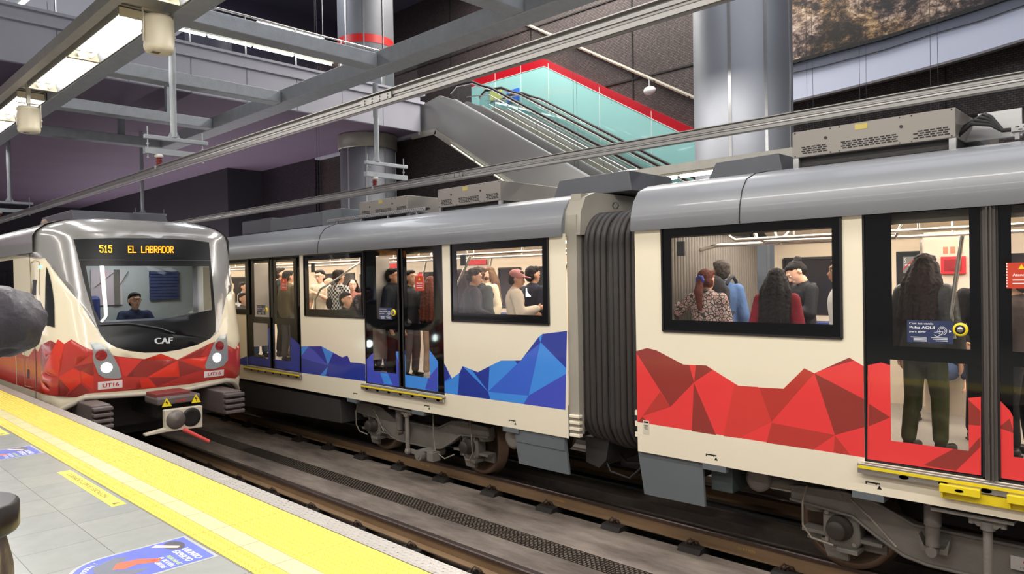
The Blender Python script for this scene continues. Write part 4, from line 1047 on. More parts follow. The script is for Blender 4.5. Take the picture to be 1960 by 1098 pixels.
part(MB().box((XS+0.06, 2.05-0.012, 0.25), (XS+0.5, 2.05+0.012, 1.8)), 'draught_screen', mat('grey_screen', (168, 160, 152), 0.3, 0.1), red)
part(MB().tube([(6.42, 1.42, 0.9), (6.42, 1.44, 1.1), (6.42, 1.4, 1.4), (6.42, 1.36, 1.7)], 0.017, 10), 'door_grab_pole', chrome, red)
# pleated gangway lining visible through the window
m = MB(); x_ = 6.35
y_ = 3.55
while x_ < XF-0.12: m.cyl((x_, 4.12, FL), (x_, 4.12, 1.9), 0.028, n=8); x_ += 0.06
part(m, 'gangway_curtain', mat('grey_pleated_lining', (128, 120, 112), 0.5, 0, 0.05), red)
roof_box(red, 1.44, 2.76, 2.50, 2.74)
wedge(red, 2.95, 3.76, 2.42, 2.60, 6.85)
cable_tray(red, -2.0, 1.05, 2.46)
m = MB()
for k in range(4): m.tube([(6.75+0.05*k, 1.46, 2.52+0.03*k), (6.68, 1.34-0.03*k, 2.60+0.02*k), (6.62, 1.2, 2.56+0.02*k), (6.6, 1.12, 2.50), (6.58, 0.95, 2.49)], 0.016, 8)
part(m, 'roof_cable', black_rubber, red)
part(MB().box((6.95, 1.05, 2.5), (7.0, 1.35, 2.72)).prism([(1.35, 2.5), (1.44, 2.5), (1.35, 2.7)], 6.95, 7.4, 'x'), 'roof_bracket', alu, red)
for y_ in (3.35, 1.93): marker(red, y_, -0.26)
for y_ in (3.32, 1.97): part(MB().box((XS-0.002, y_-0.12, -0.40), (XS+0.15, y_+0.12, -0.343)), 'jacking_pad', skirt_grey, red)
bogie(red, (0.12, 2.32), drop=(1.555, 1.17), cyl_y=1.0)
part(MB().prism([(3.46, -0.35), (4.19, -0.35), (4.12, -0.78), (3.44, -0.77)], XS+0.03, XS+0.06, 'x'), 'skirt', skirt_grey, red)
part(MB().box((XS+0.12, 3.2, -0.62), (XS+0.6, 3.42, -0.36)), 'equipment_case', mat('green_grey_case', (66, 76, 74), 0.5), red, 0.01)
part(MB().box((XS+0.3, -5.5, -0.40), (XF-0.2, 4.0, -0.34)), 'underframe', under_dk, red)
part(MB().lathe([(0.09, 6.35), (0.115, 6.36), (0.12, 6.4)], (0, 3.02, -0.48), 'x', 24).cyl((6.4, 3.02, -0.48), (6.5, 3.02, -0.48), 0.115, n=20).cyl((6.45, 3.0, -0.5), (6.7, 2.3, -0.55), 0.06, n=12), 'brake_reservoir', under, red)
part(MB().box((6.55, 2.45, -0.45), (6.6, 2.62, -0.40)).prism([(2.48, -0.45), (2.6, -0.45), (2.57, -0.40), (2.51, -0.40)], 6.5, 6.56, 'x'), 'yellow_bracket', yel, red)
pl = part(MB().box((6.395, 0.80, -0.80), (6.40, 1.065, -0.70)), 'maker_plate', mat('aluminium_plate', (206, 204, 200), 0.35, 0.4), red)
m = MB(); lettering(m, 'CAF', 0.036, (6.3935, 0.99, -0.745), (0, -1, 0), (0, 0, 1), bold=0.003, width=0.07, shear=0.1)
part(m, 'plate_mark', redp, pl)
m = MB(); lettering(m, '198-2018', 0.022, (6.3935, 1.01, -0.785), (0, -1, 0), (0, 0, 1), width=0.13)
part(m, 'plate_number', blackp, pl)
# small data label on the side, hinge lugs at the end
dl = part(MB().box((XS-0.002, 4.03, -0.16), (XS-0.0005, 4.10, -0.02)), 'data_label', mat('beige_label', (214, 206, 186), 0.5), red)
m = MB().box((XS-0.003, 4.04, -0.045), (XS-0.002, 4.09, -0.03))
for k in range(4): m.box((XS-0.003, 4.045, -0.07-k*0.012), (XS-0.002, 4.09-0.008*(k % 2), -0.066-k*0.012))
part(m, 'label_print', blackp, dl)
part(MB().box((XS+0.0, 4.17, 0.02), (XS+0.03, 4.20, 0.07)).box((XS, 4.17, -0.09), (XS+0.03, 4.20, -0.04)).box((XS, 4.17, -0.2), (XS+0.03, 4.20, -0.15)), 'end_lug', cream, red)

# ---- stickers and buttons on the doors
def opener(root, yb, zb, ys, zs, x=XS+0.010, k=1.0):
    b = part(MB().lathe([(0.034*k, x-0.012), (0.048*k, x-0.012), (0.05*k, x-0.004), (0.05*k, x+0.004)], (0, yb, zb), 'x', 28), 'door_button', yel, root)
    part(MB().lathe([(0.0, x-0.014), (0.030*k, x-0.014), (0.034*k, x-0.012)], (0, yb, zb), 'x', 24), 'button_face', blackp, b)
    part(MB().lathe([(0.0, x-0.018), (0.017*k, x-0.018), (0.020*k, x-0.014)], (0, yb, zb), 'x', 20), 'push_pad', steel_sill, b)
    part(MB().prism([(yb+0.004, zb-0.006), (yb+0.011, zb), (yb+0.004, zb+0.006)], x-0.019, x-0.018, 'x').prism([(yb-0.004, zb-0.006), (yb-0.011, zb), (yb-0.004, zb+0.006)], x-0.019, x-0.018, 'x'), 'arrows', blackp, b)
    s_ = part(MB().box((x-0.003, ys-0.155, zs-0.085), (x-0.001, ys+0.155, zs+0.085)), 'button_sticker', navy, root)
    m = MB()
    lettering(m, 'Con luz verde', 0.022, (x-0.004, ys+0.14, zs+0.055), (0, -1, 0), (0, 0, 1), width=0.165, bold=0.001)
    lettering(m, 'Pulsa AQUÍ', 0.028, (x-0.004, ys+0.14, zs+0.022), (0, -1, 0), (0, 0, 1), width=0.175, bold=0.002)
    lettering(m, 'para abrir', 0.022, (x-0.004, ys+0.14, zs-0.008), (0, -1, 0), (0, 0, 1), width=0.115, bold=0.001)
    m.tube([(x-0.004, ys-0.085+0.03*math.cos(q), zs+0.01+0.03*math.sin(q)) for q in [i*0.4 for i in range(15)]], 0.0018, 5)
    m.tube([(x-0.004, ys-0.085+0.019*math.cos(q), zs+0.01+0.019*math.sin(q)) for q in [i*0.4 for i in range(16)]], 0.0015, 5)
    m.tube([(x-0.004, ys-0.03, zs-0.02), (x-0.004, ys-0.05, zs-0.035), (x-0.004, ys-0.08, zs-0.02), (x-0.004, ys-0.09, zs+0.005), (x-0.004, ys-0.075, zs+0.005), (x-0.004, ys-0.03, zs-0.005)], 0.002, 5)
    m.prism([(ys-0.13, zs-0.005), (ys-0.145, zs+0.007), (ys-0.13, zs+0.019)], x-0.005, x-0.004, 'x')
    for q in range(4): m.box((x-0.0045, ys+0.02, zs-0.045-q*0.010), (x-0.0035, ys+0.13-0.02*(q > 0), zs-0.041-q*0.010))
    for q in range(3): m.box((x-0.0045, ys-0.12, zs-0.045-q*0.012), (x-0.0035, ys-0.02+0.01*(q == 0)-0.02*(q == 2), zs-0.041-q*0.012))
    part(m, 'sticker_print', whitep, s_)
q_ = [(1.311,0.994),(1.514,0.97)]
opener(red, q_[0][0], q_[0][1], q_[1][0], q_[1][1])
q_ = [(8.269,0.985),(8.458,0.968)]
opener(blue, q_[0][0], q_[0][1], q_[1][0], q_[1][1], k=0.95)
q_ = [(12.026,0.96),(12.218,0.957)]
opener(blue, q_[0][0], q_[0][1], q_[1][0], q_[1][1], k=0.9)
def warn(root, y, z, s_=0.1):
    w_ = part(MB().box((XS+0.006, y-s_, z-s_), (XS+0.008, y+s_, z+s_)), 'warning_sticker', mat('orange_red_sticker', (200, 64, 40), 0.4), root)
    m = MB().prism([(y-0.02, z+0.045), (y+0.02, z+0.045), (y, z+0.08)], XS+0.004, XS+0.0055, 'x')
    part(m, 'warning_triangle', yel, w_)
    m = MB(); lettering(m, 'Atención', 0.03, (XS+0.005, y+s_*0.6, z-0.005), (0, -1, 0), (0, 0, 1), width=s_*1.2, bold=0.001)
    for q in range(2): m.box((XS+0.0045, y-s_*0.6, z-0.035-q*0.025), (XS+0.0055, y+s_*0.6, z-0.028-q*0.025))
    for q in range(9): m.box((XS+0.0045, y+s_*0.92, z-s_+0.02*q+0.01), (XS+0.0055, y+s_, z-s_+0.02*q+0.02)); m.box((XS+0.0045, y-s_, z-s_+0.02*q+0.01), (XS+0.0055, y-s_*0.92, z-s_+0.02*q+0.02))
    part(m, 'sticker_print', whitep, w_)
q_ = [(7.667,1.394)][0]; warn(blue, q_[0], q_[1])
q_ = [(11.376,1.412)][0]; warn(blue, q_[0], q_[1])
q_ = [(0.974,1.388)][0]; warn(red, q_[0]-0.04, q_[1], 0.09)
# cabin lamps: light the ceiling strips give
area('cabin_lighting', (7.48, 1.0, 1.93), (1.2, 6.0), 100, color=(1, 0.92, 0.82))
area('cabin_lighting', (7.48, 9.5, 1.93), (1.2, 8.5), 125, color=(1, 0.92, 0.82))
area('cabin_lighting', (7.48, 18, 1.93), (1.2, 8.5), 85, color=(1, 0.92, 0.82))

# ================= the arriving train on the near track =================
arr = thing('metro_car', 'arriving metro train with rounded black-glass cab, lit headlamps and amber destination display', 'train car', (NC, 14, ZR))
grey_mask = mat('silver_grey_cab_enamel', (158, 156, 154), 0.18, 0.25, 0.03, 2, coat=0.5)
cream_cab = mat('warm_cream_cab_enamel', (240, 228, 200), 0.2, 0, 0.02, 2, coat=0.4)
SO = RED
bright_o = mat('orange_red_vinyl', (222, 62, 44), 0.2, 0, 0.02, 3, coat=0.3)
F0, F1 = -3.2, 2.6
bot = [(-1.804,-0.128),(-1.286,-0.238),(-1.135,-0.163),(-0.994,-0.084),(-0.374,-0.111)] + [(-0.094,-0.129),(0.355,-0.124),(0.958,-0.073),(1.108,-0.114),(1.408,-0.292)]
outline = [(F0, -0.2), (-2.4, -0.2)] + [(min(p[0], 2.0), p[1]) for p in bot[1:]] + [(2.1, -0.25), (F1, -0.25), (F1, 2.77), (F0, 2.77)]
wind = [(-0.991,2.095),(-0.552,2.12),(0.097,2.135),(0.628,2.129),(0.896,2.096),(0.876,1.684),(0.854,1.238),(0.833,0.9),(0.8,0.701),(0.696,0.603),(0.48,0.528),(0.217,0.478),(-0.031,0.458),(-0.267,0.474),(-0.463,0.515),(-0.623,0.576),(-0.734,0.664),(-0.794,0.773),(-0.829,0.909),(-0.865,1.137),(-0.918,1.487),(-0.961,1.87)]
clear = [(-0.878,1.717),(-0.089,1.717),(0.839,1.715),(0.815,1.363),(0.787,1.039),(-0.042,0.923),(-0.772,0.932),(-0.833,1.106),(-0.863,1.426)]
greyp = [(F0, 1.93)] + [(-1.401,1.833),(-1.009,1.244),(-0.818,0.82)] + [(-0.795,0.713),(-0.124,0.762),(0.696,0.603),(0.855,0.698),(1.069,1.232)] + [(2.0, 1.7), (F1, 1.93), (F1, 2.78), (F0, 2.78)]
redbase = [(F0, -0.02), (F0, 0.55)] + [(-3.029,0.568),(-2.805,0.438),(-2.436,0.433),(-2.066,0.579),(-1.892,0.533),(-1.706,0.641),(-1.445,0.708),(-1.359,0.671),(-1.315,0.724),(-1.232,0.66),(-1.133,0.72),(-1.008,0.622),(-0.939,0.577)] + [(-0.614,0.453),(-0.268,0.384),(-0.047,0.443),(0.182,0.333),(0.67,0.529),(0.835,0.565),(1.139,0.402)] + [(1.9, 0.62), (1.9, 0.05)] + [(1.157,-0.064),(0.954,-0.025),(0.35,-0.051),(-0.099,-0.047),(-0.64,-0.04)] + [(-0.878,-0.031),(-0.986,-0.032),(-1.093,-0.073),(-1.493,-0.041),(-1.814,-0.037),(-2.595,-0.041),(-3.654,-0.049)]
side_o = '0 600 5.488'
nose_fields = [
 (greyp, 1), (wind, 2), (redbase, 4),
 ([(-1.706,0.641),(-1.445,0.708),(-1.359,0.671),(-1.642,0.296),(-1.763,0.274)], 5),
 ([(-1.359,0.671),(-1.315,0.724),(-1.232,0.66),(-1.341,0.219),(-1.642,0.294)], 3),
 ([(-1.232,0.66),(-1.133,0.72),(-1.008,0.622),(-0.937,0.574),(-0.929,0.501),(-1.13,0.346),(-1.329,0.235)], 4),
 ([(-1.13,0.344),(-0.906,0.395),(-0.895,0.225),(-0.926,0.212),(-1.041,0.277)], 5),
 ([(-1.341,0.217),(-1.142,0.321),(-1.06,0.288),(-1.044,0.132),(-1.172,0.035)], 3),
 ([(-1.342,0.194),(-1.174,0.035),(-1.228,-0.042),(-1.328,-0.039)], 5),
 ([(-1.763,0.27),(-1.36,0.212),(-1.347,-0.029),(-1.498,0.035),(-1.775,0.144)], 4),
 ([(-1.775,0.137),(-1.507,0.034),(-1.523,-0.034),(-1.763,-0.029)], 3),
 ([(-1.044,0.119),(-0.945,-0.01),(-1.006,-0.043),(-1.104,-0.069),(-1.215,-0.043)], 5),
 ([(-1.041,0.289),(-0.899,0.199),(-0.908,0.016),(-1.033,0.134)], 3),
 ([(-0.602,0.441),(-0.299,0.378),(-0.504,0.169),(-0.549,0.195)], 6),
 ([(-0.504,0.161),(-0.296,0.378),(0.174,0.327),(-0.235,0.126)], 5),
 ([(-0.235,0.126),(0.189,0.323),(0.215,0.084)], 3),
 ([(0.196,0.322),(0.597,0.143),(0.215,0.084)], 5),
 ([(0.222,0.331),(0.677,0.342),(0.6,0.151)], 3),
 ([(0.25,0.334),(0.656,0.527),(0.536,0.36)], 5),
 ([(-0.285,0.377),(-0.059,0.437),(0.174,0.331)], 3),
 ([(-0.221,0.117),(0.231,0.079),(-0.097,-0.035)], 5),
 ([(-0.331,0.096),(-0.224,0.114),(-0.1,-0.044),(-0.309,-0.044)], 3),
 ([(0.246,0.077),(0.596,0.135),(0.57,0.01),(0.349,-0.043)], 4),
 ([(-1.62, 0.52), (-1.42, 0.52), (-1.42, 0.56), (-1.62, 0.56)], 4),
]
NM = lambda s_, v: nose_map(s_, v)
sh = sheet(outline, nose_fields, [clear], (0.09, 0.09), NM)
shell = part(sh, 'cab_shell', [cream_cab, grey_mask, mat('black_cab_mask', (10, 11, 15), 0.3, 0, 0.05, 3, spec=0.35), bright_o, RED[2], RED[1], RED[3]], arr)
cpane = sheet(clear, [], [], (0.06, 0.09), lambda a, b: nose_map(a, b, -0.004))
part(cpane, 'windscreen', glass('tinted_windscreen', (0.66, 0.70, 0.72), 1.3), arr)
def nose_line(pts, r, off=0.004, n=6, m=None):
    m = m or MB(); P = []
    for i in range(len(pts)-1):
        for k in range(8):
            t = k/8; P.append(nose_map(pts[i][0]*(1-t)+pts[i+1][0]*t, pts[i][1]*(1-t)+pts[i+1][1]*t, off))
    P.append(nose_map(*pts[-1], off)); return m.tube(P, r, n)
q_ = [(-0.947,1.802),(0.883,1.806)]
part(nose_line(q_, 0.004), 'glass_seam', mat('pale_seam', (110, 110, 116), 0.3, 0.4), shell)
m = nose_line([(-2.02, -0.2), (-2.02, 2.3)], 0.005); nose_line([(-2.02, 2.3), (-1.9, 2.75)], 0.005, m=m)
part(m, 'cab_joint', mat('joint_grey', (120, 112, 98), 0.5), shell)
# moulded bumper lip along the lower edge
lip = [p for p in outline[1:-4]]
m = nose_line(lip[1:], 0.035, -0.012, 10)
part(m, 'lower_lip', mat('worn_white_lip', (196, 186, 170), 0.4, 0, 0.1, 8), shell)
# side window of the cab
sw = [(-1.379,1.713),(-1.342,1.582),(-1.32,1.409),(-1.314,1.208),(-1.344,0.882),(-1.504,0.913),(-1.485,1.138),(-1.417,1.554)]
swo = sheet(sw, [], [], (0.04, 0.06), lambda a, b: nose_map(a, b, 0.008))
part(swo, 'side_window', mat('dark_cab_side_glass', (26, 28, 30), 0.05, 0, 0.05, 3, coat=0.6), arr)
# lamps
for nm_, poly, rc, wc_ in (('left', [(-0.923,0.668),(-0.796,0.647),(-0.718,0.559),(-0.655,0.448),(-0.591,0.29),(-0.566,0.156),(-0.607,0.142),(-0.766,0.164),(-0.843,0.222),(-0.896,0.392)], [(-0.806,0.481)], [(-0.745,0.307)]),
                      ('right', [(0.864,0.64),(0.979,0.662),(0.977,0.417),(0.973,0.247),(0.897,0.171),(0.75,0.137),(0.609,0.153),(0.592,0.201),(0.64,0.315),(0.741,0.523)], [(0.838,0.481)], [(0.79,0.307)])):
    hs = part(sheet(poly, [], [], (0.04, 0.05), lambda a, b: nose_map(a, b, 0.008)), 'lamp_cluster', mat('satin_lamp_bezel', (170, 174, 176), 0.25, 0.4, 0.05, 6), arr)
    def disc(c, r, off, hub=0.0):
        d = MB(); P = []; C0 = nose_map(c[0], c[1], off+hub)
        for k in range(24): P.append(nose_map(c[0]+r*math.cos(k*math.tau/24), c[1]+r*math.sin(k*math.tau/24), off))
        return d.add([C0]+P, [(0, 1+k, 1+(k+1) % 24) for k in range(24)], 0, True)
    part(disc(rc[0], 0.088, 0.009), 'lamp_ring', alu, hs)
    part(disc(rc[0], 0.072, 0.012, 0.012), 'tail_lamp', mat('red_lamp_lens', (150, 40, 40), 0.12, 0, 0.05, 8, coat=0.6), hs)
    part(disc(wc_[0], 0.068, 0.010, 0.014), 'headlamp', emit('headlamp_glow', (238, 255, 250), 16), hs)
    C0 = nose_map(wc_[0][0], wc_[0][1], 0.08)
for pl_, tx in (([(0.579,0.118),(0.906,0.111),(0.907,0.017),(0.582,0.021)], 'UT16'), ([(-0.852,0.119),(-0.556,0.121),(-0.552,0.01),(-0.848,0.009)], 'UT16')):
    a_, b_, c_, d_ = bb(pl_)
    k_ = (pl_[1][1]-pl_[0][1])
    Q = pl_
    pt = part(sheet(Q, [], [], (0.05, 0.05), lambda a, b: nose_map(a, b, 0.006)), 'number_plate', mat('pinkish_white_plate', (246, 234, 230), 0.4), arr)
    me = text_mesh(tx, 1.0); wd = max(v.co.x for v in me.vertices); hg = max(v.co.y for v in me.vertices)
    m = MB(); vs = []
    for ex in (0.0, 0.004):
        vs = []
        for v in me.vertices:
            u_ = 0.16 + 0.68*v.co.x/wd; t_ = 0.25 + 0.5*v.co.y/hg
            top = Vector(Q[0]).lerp(Vector(Q[1]), u_); lo_ = Vector(Q[3]).lerp(Vector(Q[2]), u_); p_ = lo_.lerp(top, t_)
            vs.append(nose_map(p_.x+ex, p_.y, 0.008+ex*0.1))
        m.add(vs, [tuple(f.vertices) for f in me.polygons])
    part(m, 'plate_lettering', redp, pt)
# maker's mark below the screen
Q = [(-0.131,0.672),(0.125,0.666),(0.104,0.58),(-0.129,0.591)]
me = text_mesh('CAF', 1.0); wd = max(v.co.x for v in me.vertices); hg = max(v.co.y for v in me.vertices)
m = MB()
for ex in (0.0, 0.006, 0.012):
    vs = []
    for v in me.vertices:
        u_ = v.co.x/wd; t_ = v.co.y/hg
        top = Vector(Q[0]).lerp(Vector(Q[1]), u_); lo_ = Vector(Q[3]).lerp(Vector(Q[2]), u_); p_ = lo_.lerp(top, t_)
        vs.append(nose_map(p_.x+ex, p_.y, 0.006+ex*0.1))
    m.add(vs, [tuple(f.vertices) for f in me.polygons])
part(m, 'maker_mark', mat('silver_mark', (214, 214, 216), 0.3, 0.3), shell)
# amber dot display
GL = {'5': '11111 10000 11110 00001 00001 10001 01110', '1': '00100 01100 00100 00100 00100 00100 01110', 'E': '11111 10000 10000 11110 10000 10000 11111', 'L': '10000 10000 10000 10000 10000 10000 11111',
      'A': '01110 10001 10001 11111 10001 10001 10001', 'B': '11110 10001 10001 11110 10001 10001 11110', 'R': '11110 10001 10001 11110 10100 10010 10001', 'D': '11110 10001 10001 10001 10001 10001 11110', 'O': '01110 10001 10001 10001 10001 10001 01110'}
def led(txt, Q):
    m = MB(); n = len(txt); W_ = 6*n-1
    for i, ch in enumerate(txt):
        if ch == ' ': continue
        for r_, row in enumerate(GL[ch].split()):
            for c_, b_ in enumerate(row):
                if b_ != '1': continue
                u_ = (i*6+c_+0.5)/W_; t_ = 1-(r_+0.5)/7
                top = Vector(Q[0]).lerp(Vector(Q[1]), u_); lo_ = Vector(Q[3]).lerp(Vector(Q[2]), u_); p_ = lo_.lerp(top, t_)
                du = (Q[1][0]-Q[0][0])/W_*0.62; dv = (Q[0][1]-Q[3][1])/7*0.47
                m.add([nose_map(p_.x+a, p_.y+b, 0.006) for a, b in ((-du, -dv), (du, -dv), (du, dv), (-du, dv))], [(0, 1, 2, 3)])
    return m
amber = emit('amber_display_dots', (255, 150, 20), 1.6)
part(led('515', [(-0.687,2.014),(-0.529,2.014),(-0.542,1.907),(-0.694,1.908)]), 'display_number', emit('yellow_display_dots', (250, 190, 40), 1.5), arr, label='lit number 515')
part(led('EL LABRADOR', [(-0.325,2.012),(0.315,2.021),(0.302,1.914),(-0.334,1.907)]), 'display_destination', amber, arr, label='lit amber destination EL LABRADOR')
# wipers
m = nose_line([(-0.392,0.891),(-0.055,0.815),(0.158,0.722)], 0.012, 0.03); nose_line([(-0.787,0.898),(-0.442,0.901),(-0.239,0.854)], 0.010, 0.03, m=m)
part(m, 'wiper', mat('wiper_grey', (70, 70, 74), 0.4, 0.3), arr)
part(MB().ell(nose_map(*[(-3.352,2.672)][0], 0.03), (0.05, 0.05, 0.07)), 'aerial', mat('aerial_brown', (130, 110, 96), 0.5), arr)
# cab interior
ck = mat('cab_grey_panel', (150, 150, 144), 0.5)
part(MB().box((NC-1.25, 12.9, 0.0), (NC+1.25, 12.95, 2.1)), 'cab_rear_wall', ck, arr)
q_ = [(3.567,1.703),(4.028,1.123)]
SX0, SZ1, SX1, SZ0 = q_[0][0], q_[0][1], q_[1][0], q_[1][1]
part(MB().box((SX0, 12.88, SZ0), (SX1, 12.9, SZ1)), 'saloon_window', emit('lit_saloon_beyond', (150, 136, 136), 0.3), arr)
m = MB()
for k in range(2): m.beam((SX0+0.05+k*0.35, 12.87, SZ0+0.3), (SX0+0.35+k*0.2, 12.87, SZ0+0.55), 0.025, 0.01)
m.box((SX0+0.33, 12.865, SZ0), (SX0+0.42, 12.875, SZ1))
part(m, 'saloon_handrail', chrome, arr)
part(MB().box((SX0+0.14, 12.86, SZ1-0.24), (SX0+0.20, 12.88, SZ1-0.03)), 'saloon_notice', redp, arr)
m = MB()
q_ = [(4.45,1.684),(4.928,1.188)]
for k in range(9): m.box((q_[0][0], 12.86, q_[1][1]+k*(q_[0][1]-q_[1][1])/9), (q_[1][0], 12.89, q_[1][1]+(k+0.8)*(q_[0][1]-q_[1][1])/9))
part(m, 'blind', mat('slate_blue_blind', (52, 58, 92), 0.6), arr)
q_ = [(5.115,1.726),(5.253,0.995)]
part(MB().box((q_[0][0], 12.3, q_[1][1]), (q_[1][0]+0.06, 12.34, q_[0][1])), 'side_panel', cream_in, arr)
m = MB().prism([(11.2, 0.55), (11.25, 0.80), (11.9, 0.92), (12.0, 0.55)], NC-1.05, NC+1.05, 'x')
part(m, 'dashboard', steel_dark, arr, 0.02)
part(MB().box((NC+0.35, 11.4, 0.88), (NC+0.85, 11.65, 0.90)), 'logbook', mat('white_paper', (230, 228, 222), 0.6), arr)
part(MB().box((NC-1.2, 11.2, -0.1), (NC+1.2, 13, 0.0)), 'cab_floor', under_dk, arr)
part(MB().box((NC-0.75, 12.45, 0.75), (NC-0.35, 12.56, 1.28)), 'driver_seat', mat('blue_seat_back', (44, 50, 104), 0.6), arr, 0.05)
area('cab_lamp', (NC, 12.2, 2.05), (1.0, 0.4), 22, color=(0.9, 0.95, 1))
# body behind the cab
XN0, XN1 = NC-1.37, NC+1.37
CY = NY+0.62+(3.2-1.65)
dz0, dz1 = -0.05, 1.86
dside = rect(13.06, 14.4, dz0, dz1)
dwin = [rect(13.14, 13.64, 0.85, 1.72), rect(13.8, 14.3, 0.85, 1.72)]
s_ = sheet(rect(CY, 44, -0.2, 1.93), [(rect(14.4, 26, -0.02, 0.45), 1)], [dside, rect(16.2, 18.0, 0.8, 1.7), rect(19, 20.3, dz0, dz1)], None, lambda a, b: (XN0, a, b))
part(s_, 'body_side', [cream_cab, RED[2]], arr)
s_ = sheet(dside, [(rect(13.06, 14.4, dz0, 0.6), 1)], dwin, None, lambda a, b: (XN0+0.01, a, b))
dl = part(s_, 'door_leaf', [frit, RED[3]], arr)
for k in dwin + [rect(16.2, 18.0, 0.8, 1.7)]:
    a, b, c, d = bb(k); part(MB().add([(XN0+0.012, a, c), (XN0+0.012, b, c), (XN0+0.012, b, d), (XN0+0.012, a, d)], [(0, 1, 2, 3)]), 'pane', pane, arr)
part(MB().box((XN0+0.08, 13.2, -0.1), (XN1-0.05, 44, -0.04)), 'floor_panel', under_dk, arr)
part(MB().add([(XN1, 12.3, -0.3), (XN1, 44, -0.3), (XN1, 44, 1.95), (XN1, 12.3, 1.95)], [(0, 1, 2, 3)]), 'far_side', cream_cab, arr)
pr = [(-0.03, 1.92), (-0.03, 2.15), (0.02, 2.24), (0.14, 2.33), (0.34, 2.39), (0.62, 2.42), (1.37, 2.43)]
P = [(XN0+a, b) for a, b in pr] + [(XN1-a, b) for a, b in reversed(pr[:-1])]
m = MB(); n_ = len(P); vs = [(p[0], y_, p[1]) for y_ in (11.75, 44) for p in P]
m.add(vs, [(i, i+1, n_+i+1, n_+i) for i in range(n_-1)], 0, True)
part(m, 'roof_panel', grey_mask, arr)
m = MB(); L_ = [nose_map(-3.1+i*0.1, 2.77) for i in range(57)]
C0 = (NC, 12.6, 2.43); m.add([C0]+L_, [(0, i+1, i+2) for i in range(56)], 0, True)
part(m, 'roof_cap', grey_mask, arr)
part(MB().prism([(12.4, 2.4), (12.6, 2.62), (14.3, 2.62), (14.6, 2.4)], NC-0.7, NC+0.7, 'x'), 'roof_fairing', steel_dark, arr, 0.01)
# recess with the emergency pull beside the cab door
gp = [(-1.896,1.799),(-1.519,1.805),(-1.583,1.325),(-2.154,1.324)]
for a_, b_, mt, nm_ in (([(-1.879,1.539),(-1.628,1.536),(-1.735,1.325),(-2.015,1.324)], 0.004, blackp, 'grip_recess'), ([(-1.537,1.732),(-1.47,1.73),(-1.479,1.694),(-1.542,1.695)], 0.008, emit('green_side_lamp', (120, 230, 200), 2.0), 'side_indicator'), ([(-2.511,0.241),(-2.41,0.248),(-2.422,0.119),(-2.523,0.111)], 0.004, blackp, 'lock_slot')):
    part(sheet(a_, [], [], None, lambda a, b: nose_map(a, b, b_)), nm_, mt, arr)
m = nose_line([(-2.139,1.324),(-1.903,1.784),(-1.607,1.808),(-1.514,1.79),(-1.588,1.325)], 0.004)
nose_line([(-2.628,0.658),(-2.672,0.208),(-2.66,-0.016),(-2.223,0.003)], 0.004, m=m)
part(m, 'grab_rail', mat('dull_cream_rail', (168, 150, 120), 0.5), arr)  # thin lines in a darker cream
# beams, climbers and coupler under the nose
und2 = mat('dark_buffer_steel', (104, 94, 92), 0.5, 0.3, 0.1, 5)
for sx in (-1, 1):
    yb_ = 10.3
    q_ = [(2.851,-0.126),(3.079,-0.432)] if sx < 0 else [(4.584,-0.162),(4.862,-0.485)]
    cx = (q_[0][0]+q_[1][0])/2; hw = abs(q_[1][0]-q_[0][0])/2; zt, zb_ = q_[0][1], q_[1][1]
    m = MB().box((cx-hw, yb_+0.1, zb_), (cx+hw, yb_+1.4, zt))
    for k in range(4): m.box((cx-hw-0.005, yb_, zb_+k*(zt-zb_)/4+0.01), (cx+hw+0.005, yb_+0.12, zb_+(k+0.62)*(zt-zb_)/4+0.01))
    part(m, 'anti_climber', und2, arr, 0.012)
cp = [(3.601,-0.088),(4.237,-0.107),(4.237,-0.275),(3.635,-0.25)]
x0_, x1_ = cp[0][0], cp[1][0]; z1_, z0_ = cp[0][1]-0.02, cp[3][1]+0.02
cb = part(MB().box((x0_+0.04, 10.35, z0_), (x1_, 10.85, z1_-0.01)), 'coupler_head', und2, arr, 0.03)
part(MB().box((x0_+0.05, 10.42, z1_-0.02), (x1_-0.12, 10.8, z1_+0.035)), 'coupler_cover', mat('dark_red_cover', (120, 50, 50), 0.5), cb, 0.01)
for q in ([(3.764,-0.192),(4.165,-0.192)]):
    part(MB().prism([(q[0]-0.065, q[1]-0.055), (q[0]+0.065, q[1]-0.055), (q[0], q[1]+0.06)], 10.335, 10.349, 'y'), 'warning_triangle', yel, cb)
    part(MB().prism([(q[0]-0.004, q[1]+0.03), (q[0]-0.018, q[1]-0.005), (q[0]+0.002, q[1]-0.002), (q[0]-0.004, q[1]-0.038), (q[0]+0.018, q[1]+0.004), (q[0], q[1]+0.004)], 10.33, 10.336, 'y'), 'lightning_mark', blackp, cb)
m = MB(); q = [(3.912,-0.185)][0]
lettering(m, 'CAF', 0.05, (q[0]-0.02, 10.344, q[1]-0.02), (1, 0, 0), (0, 0, 1), bold=0.003, width=0.14)
part(m, 'coupler_mark', redp, cb)
fp = [(3.697,-0.28),(4.204,-0.283),(4.197,-0.586),(3.688,-0.577)]
x0_, x1_, z0_, z1_ = bb([fp[0], fp[1], fp[2]]); 
m = MB().prism([fp[0], fp[1], fp[2], fp[3], (fp[3][0]-0.25, fp[3][1]-0.015), (fp[3][0]-0.25, fp[3][1]+0.015), (fp[0][0], fp[3][1]+0.05)], 10.22, 10.32, 'y')
fpl = part(m, 'coupler_face', mat('cream_coupler_plate', (206, 196, 176), 0.4, 0.1, 0.06, 5), arr, 0.008)
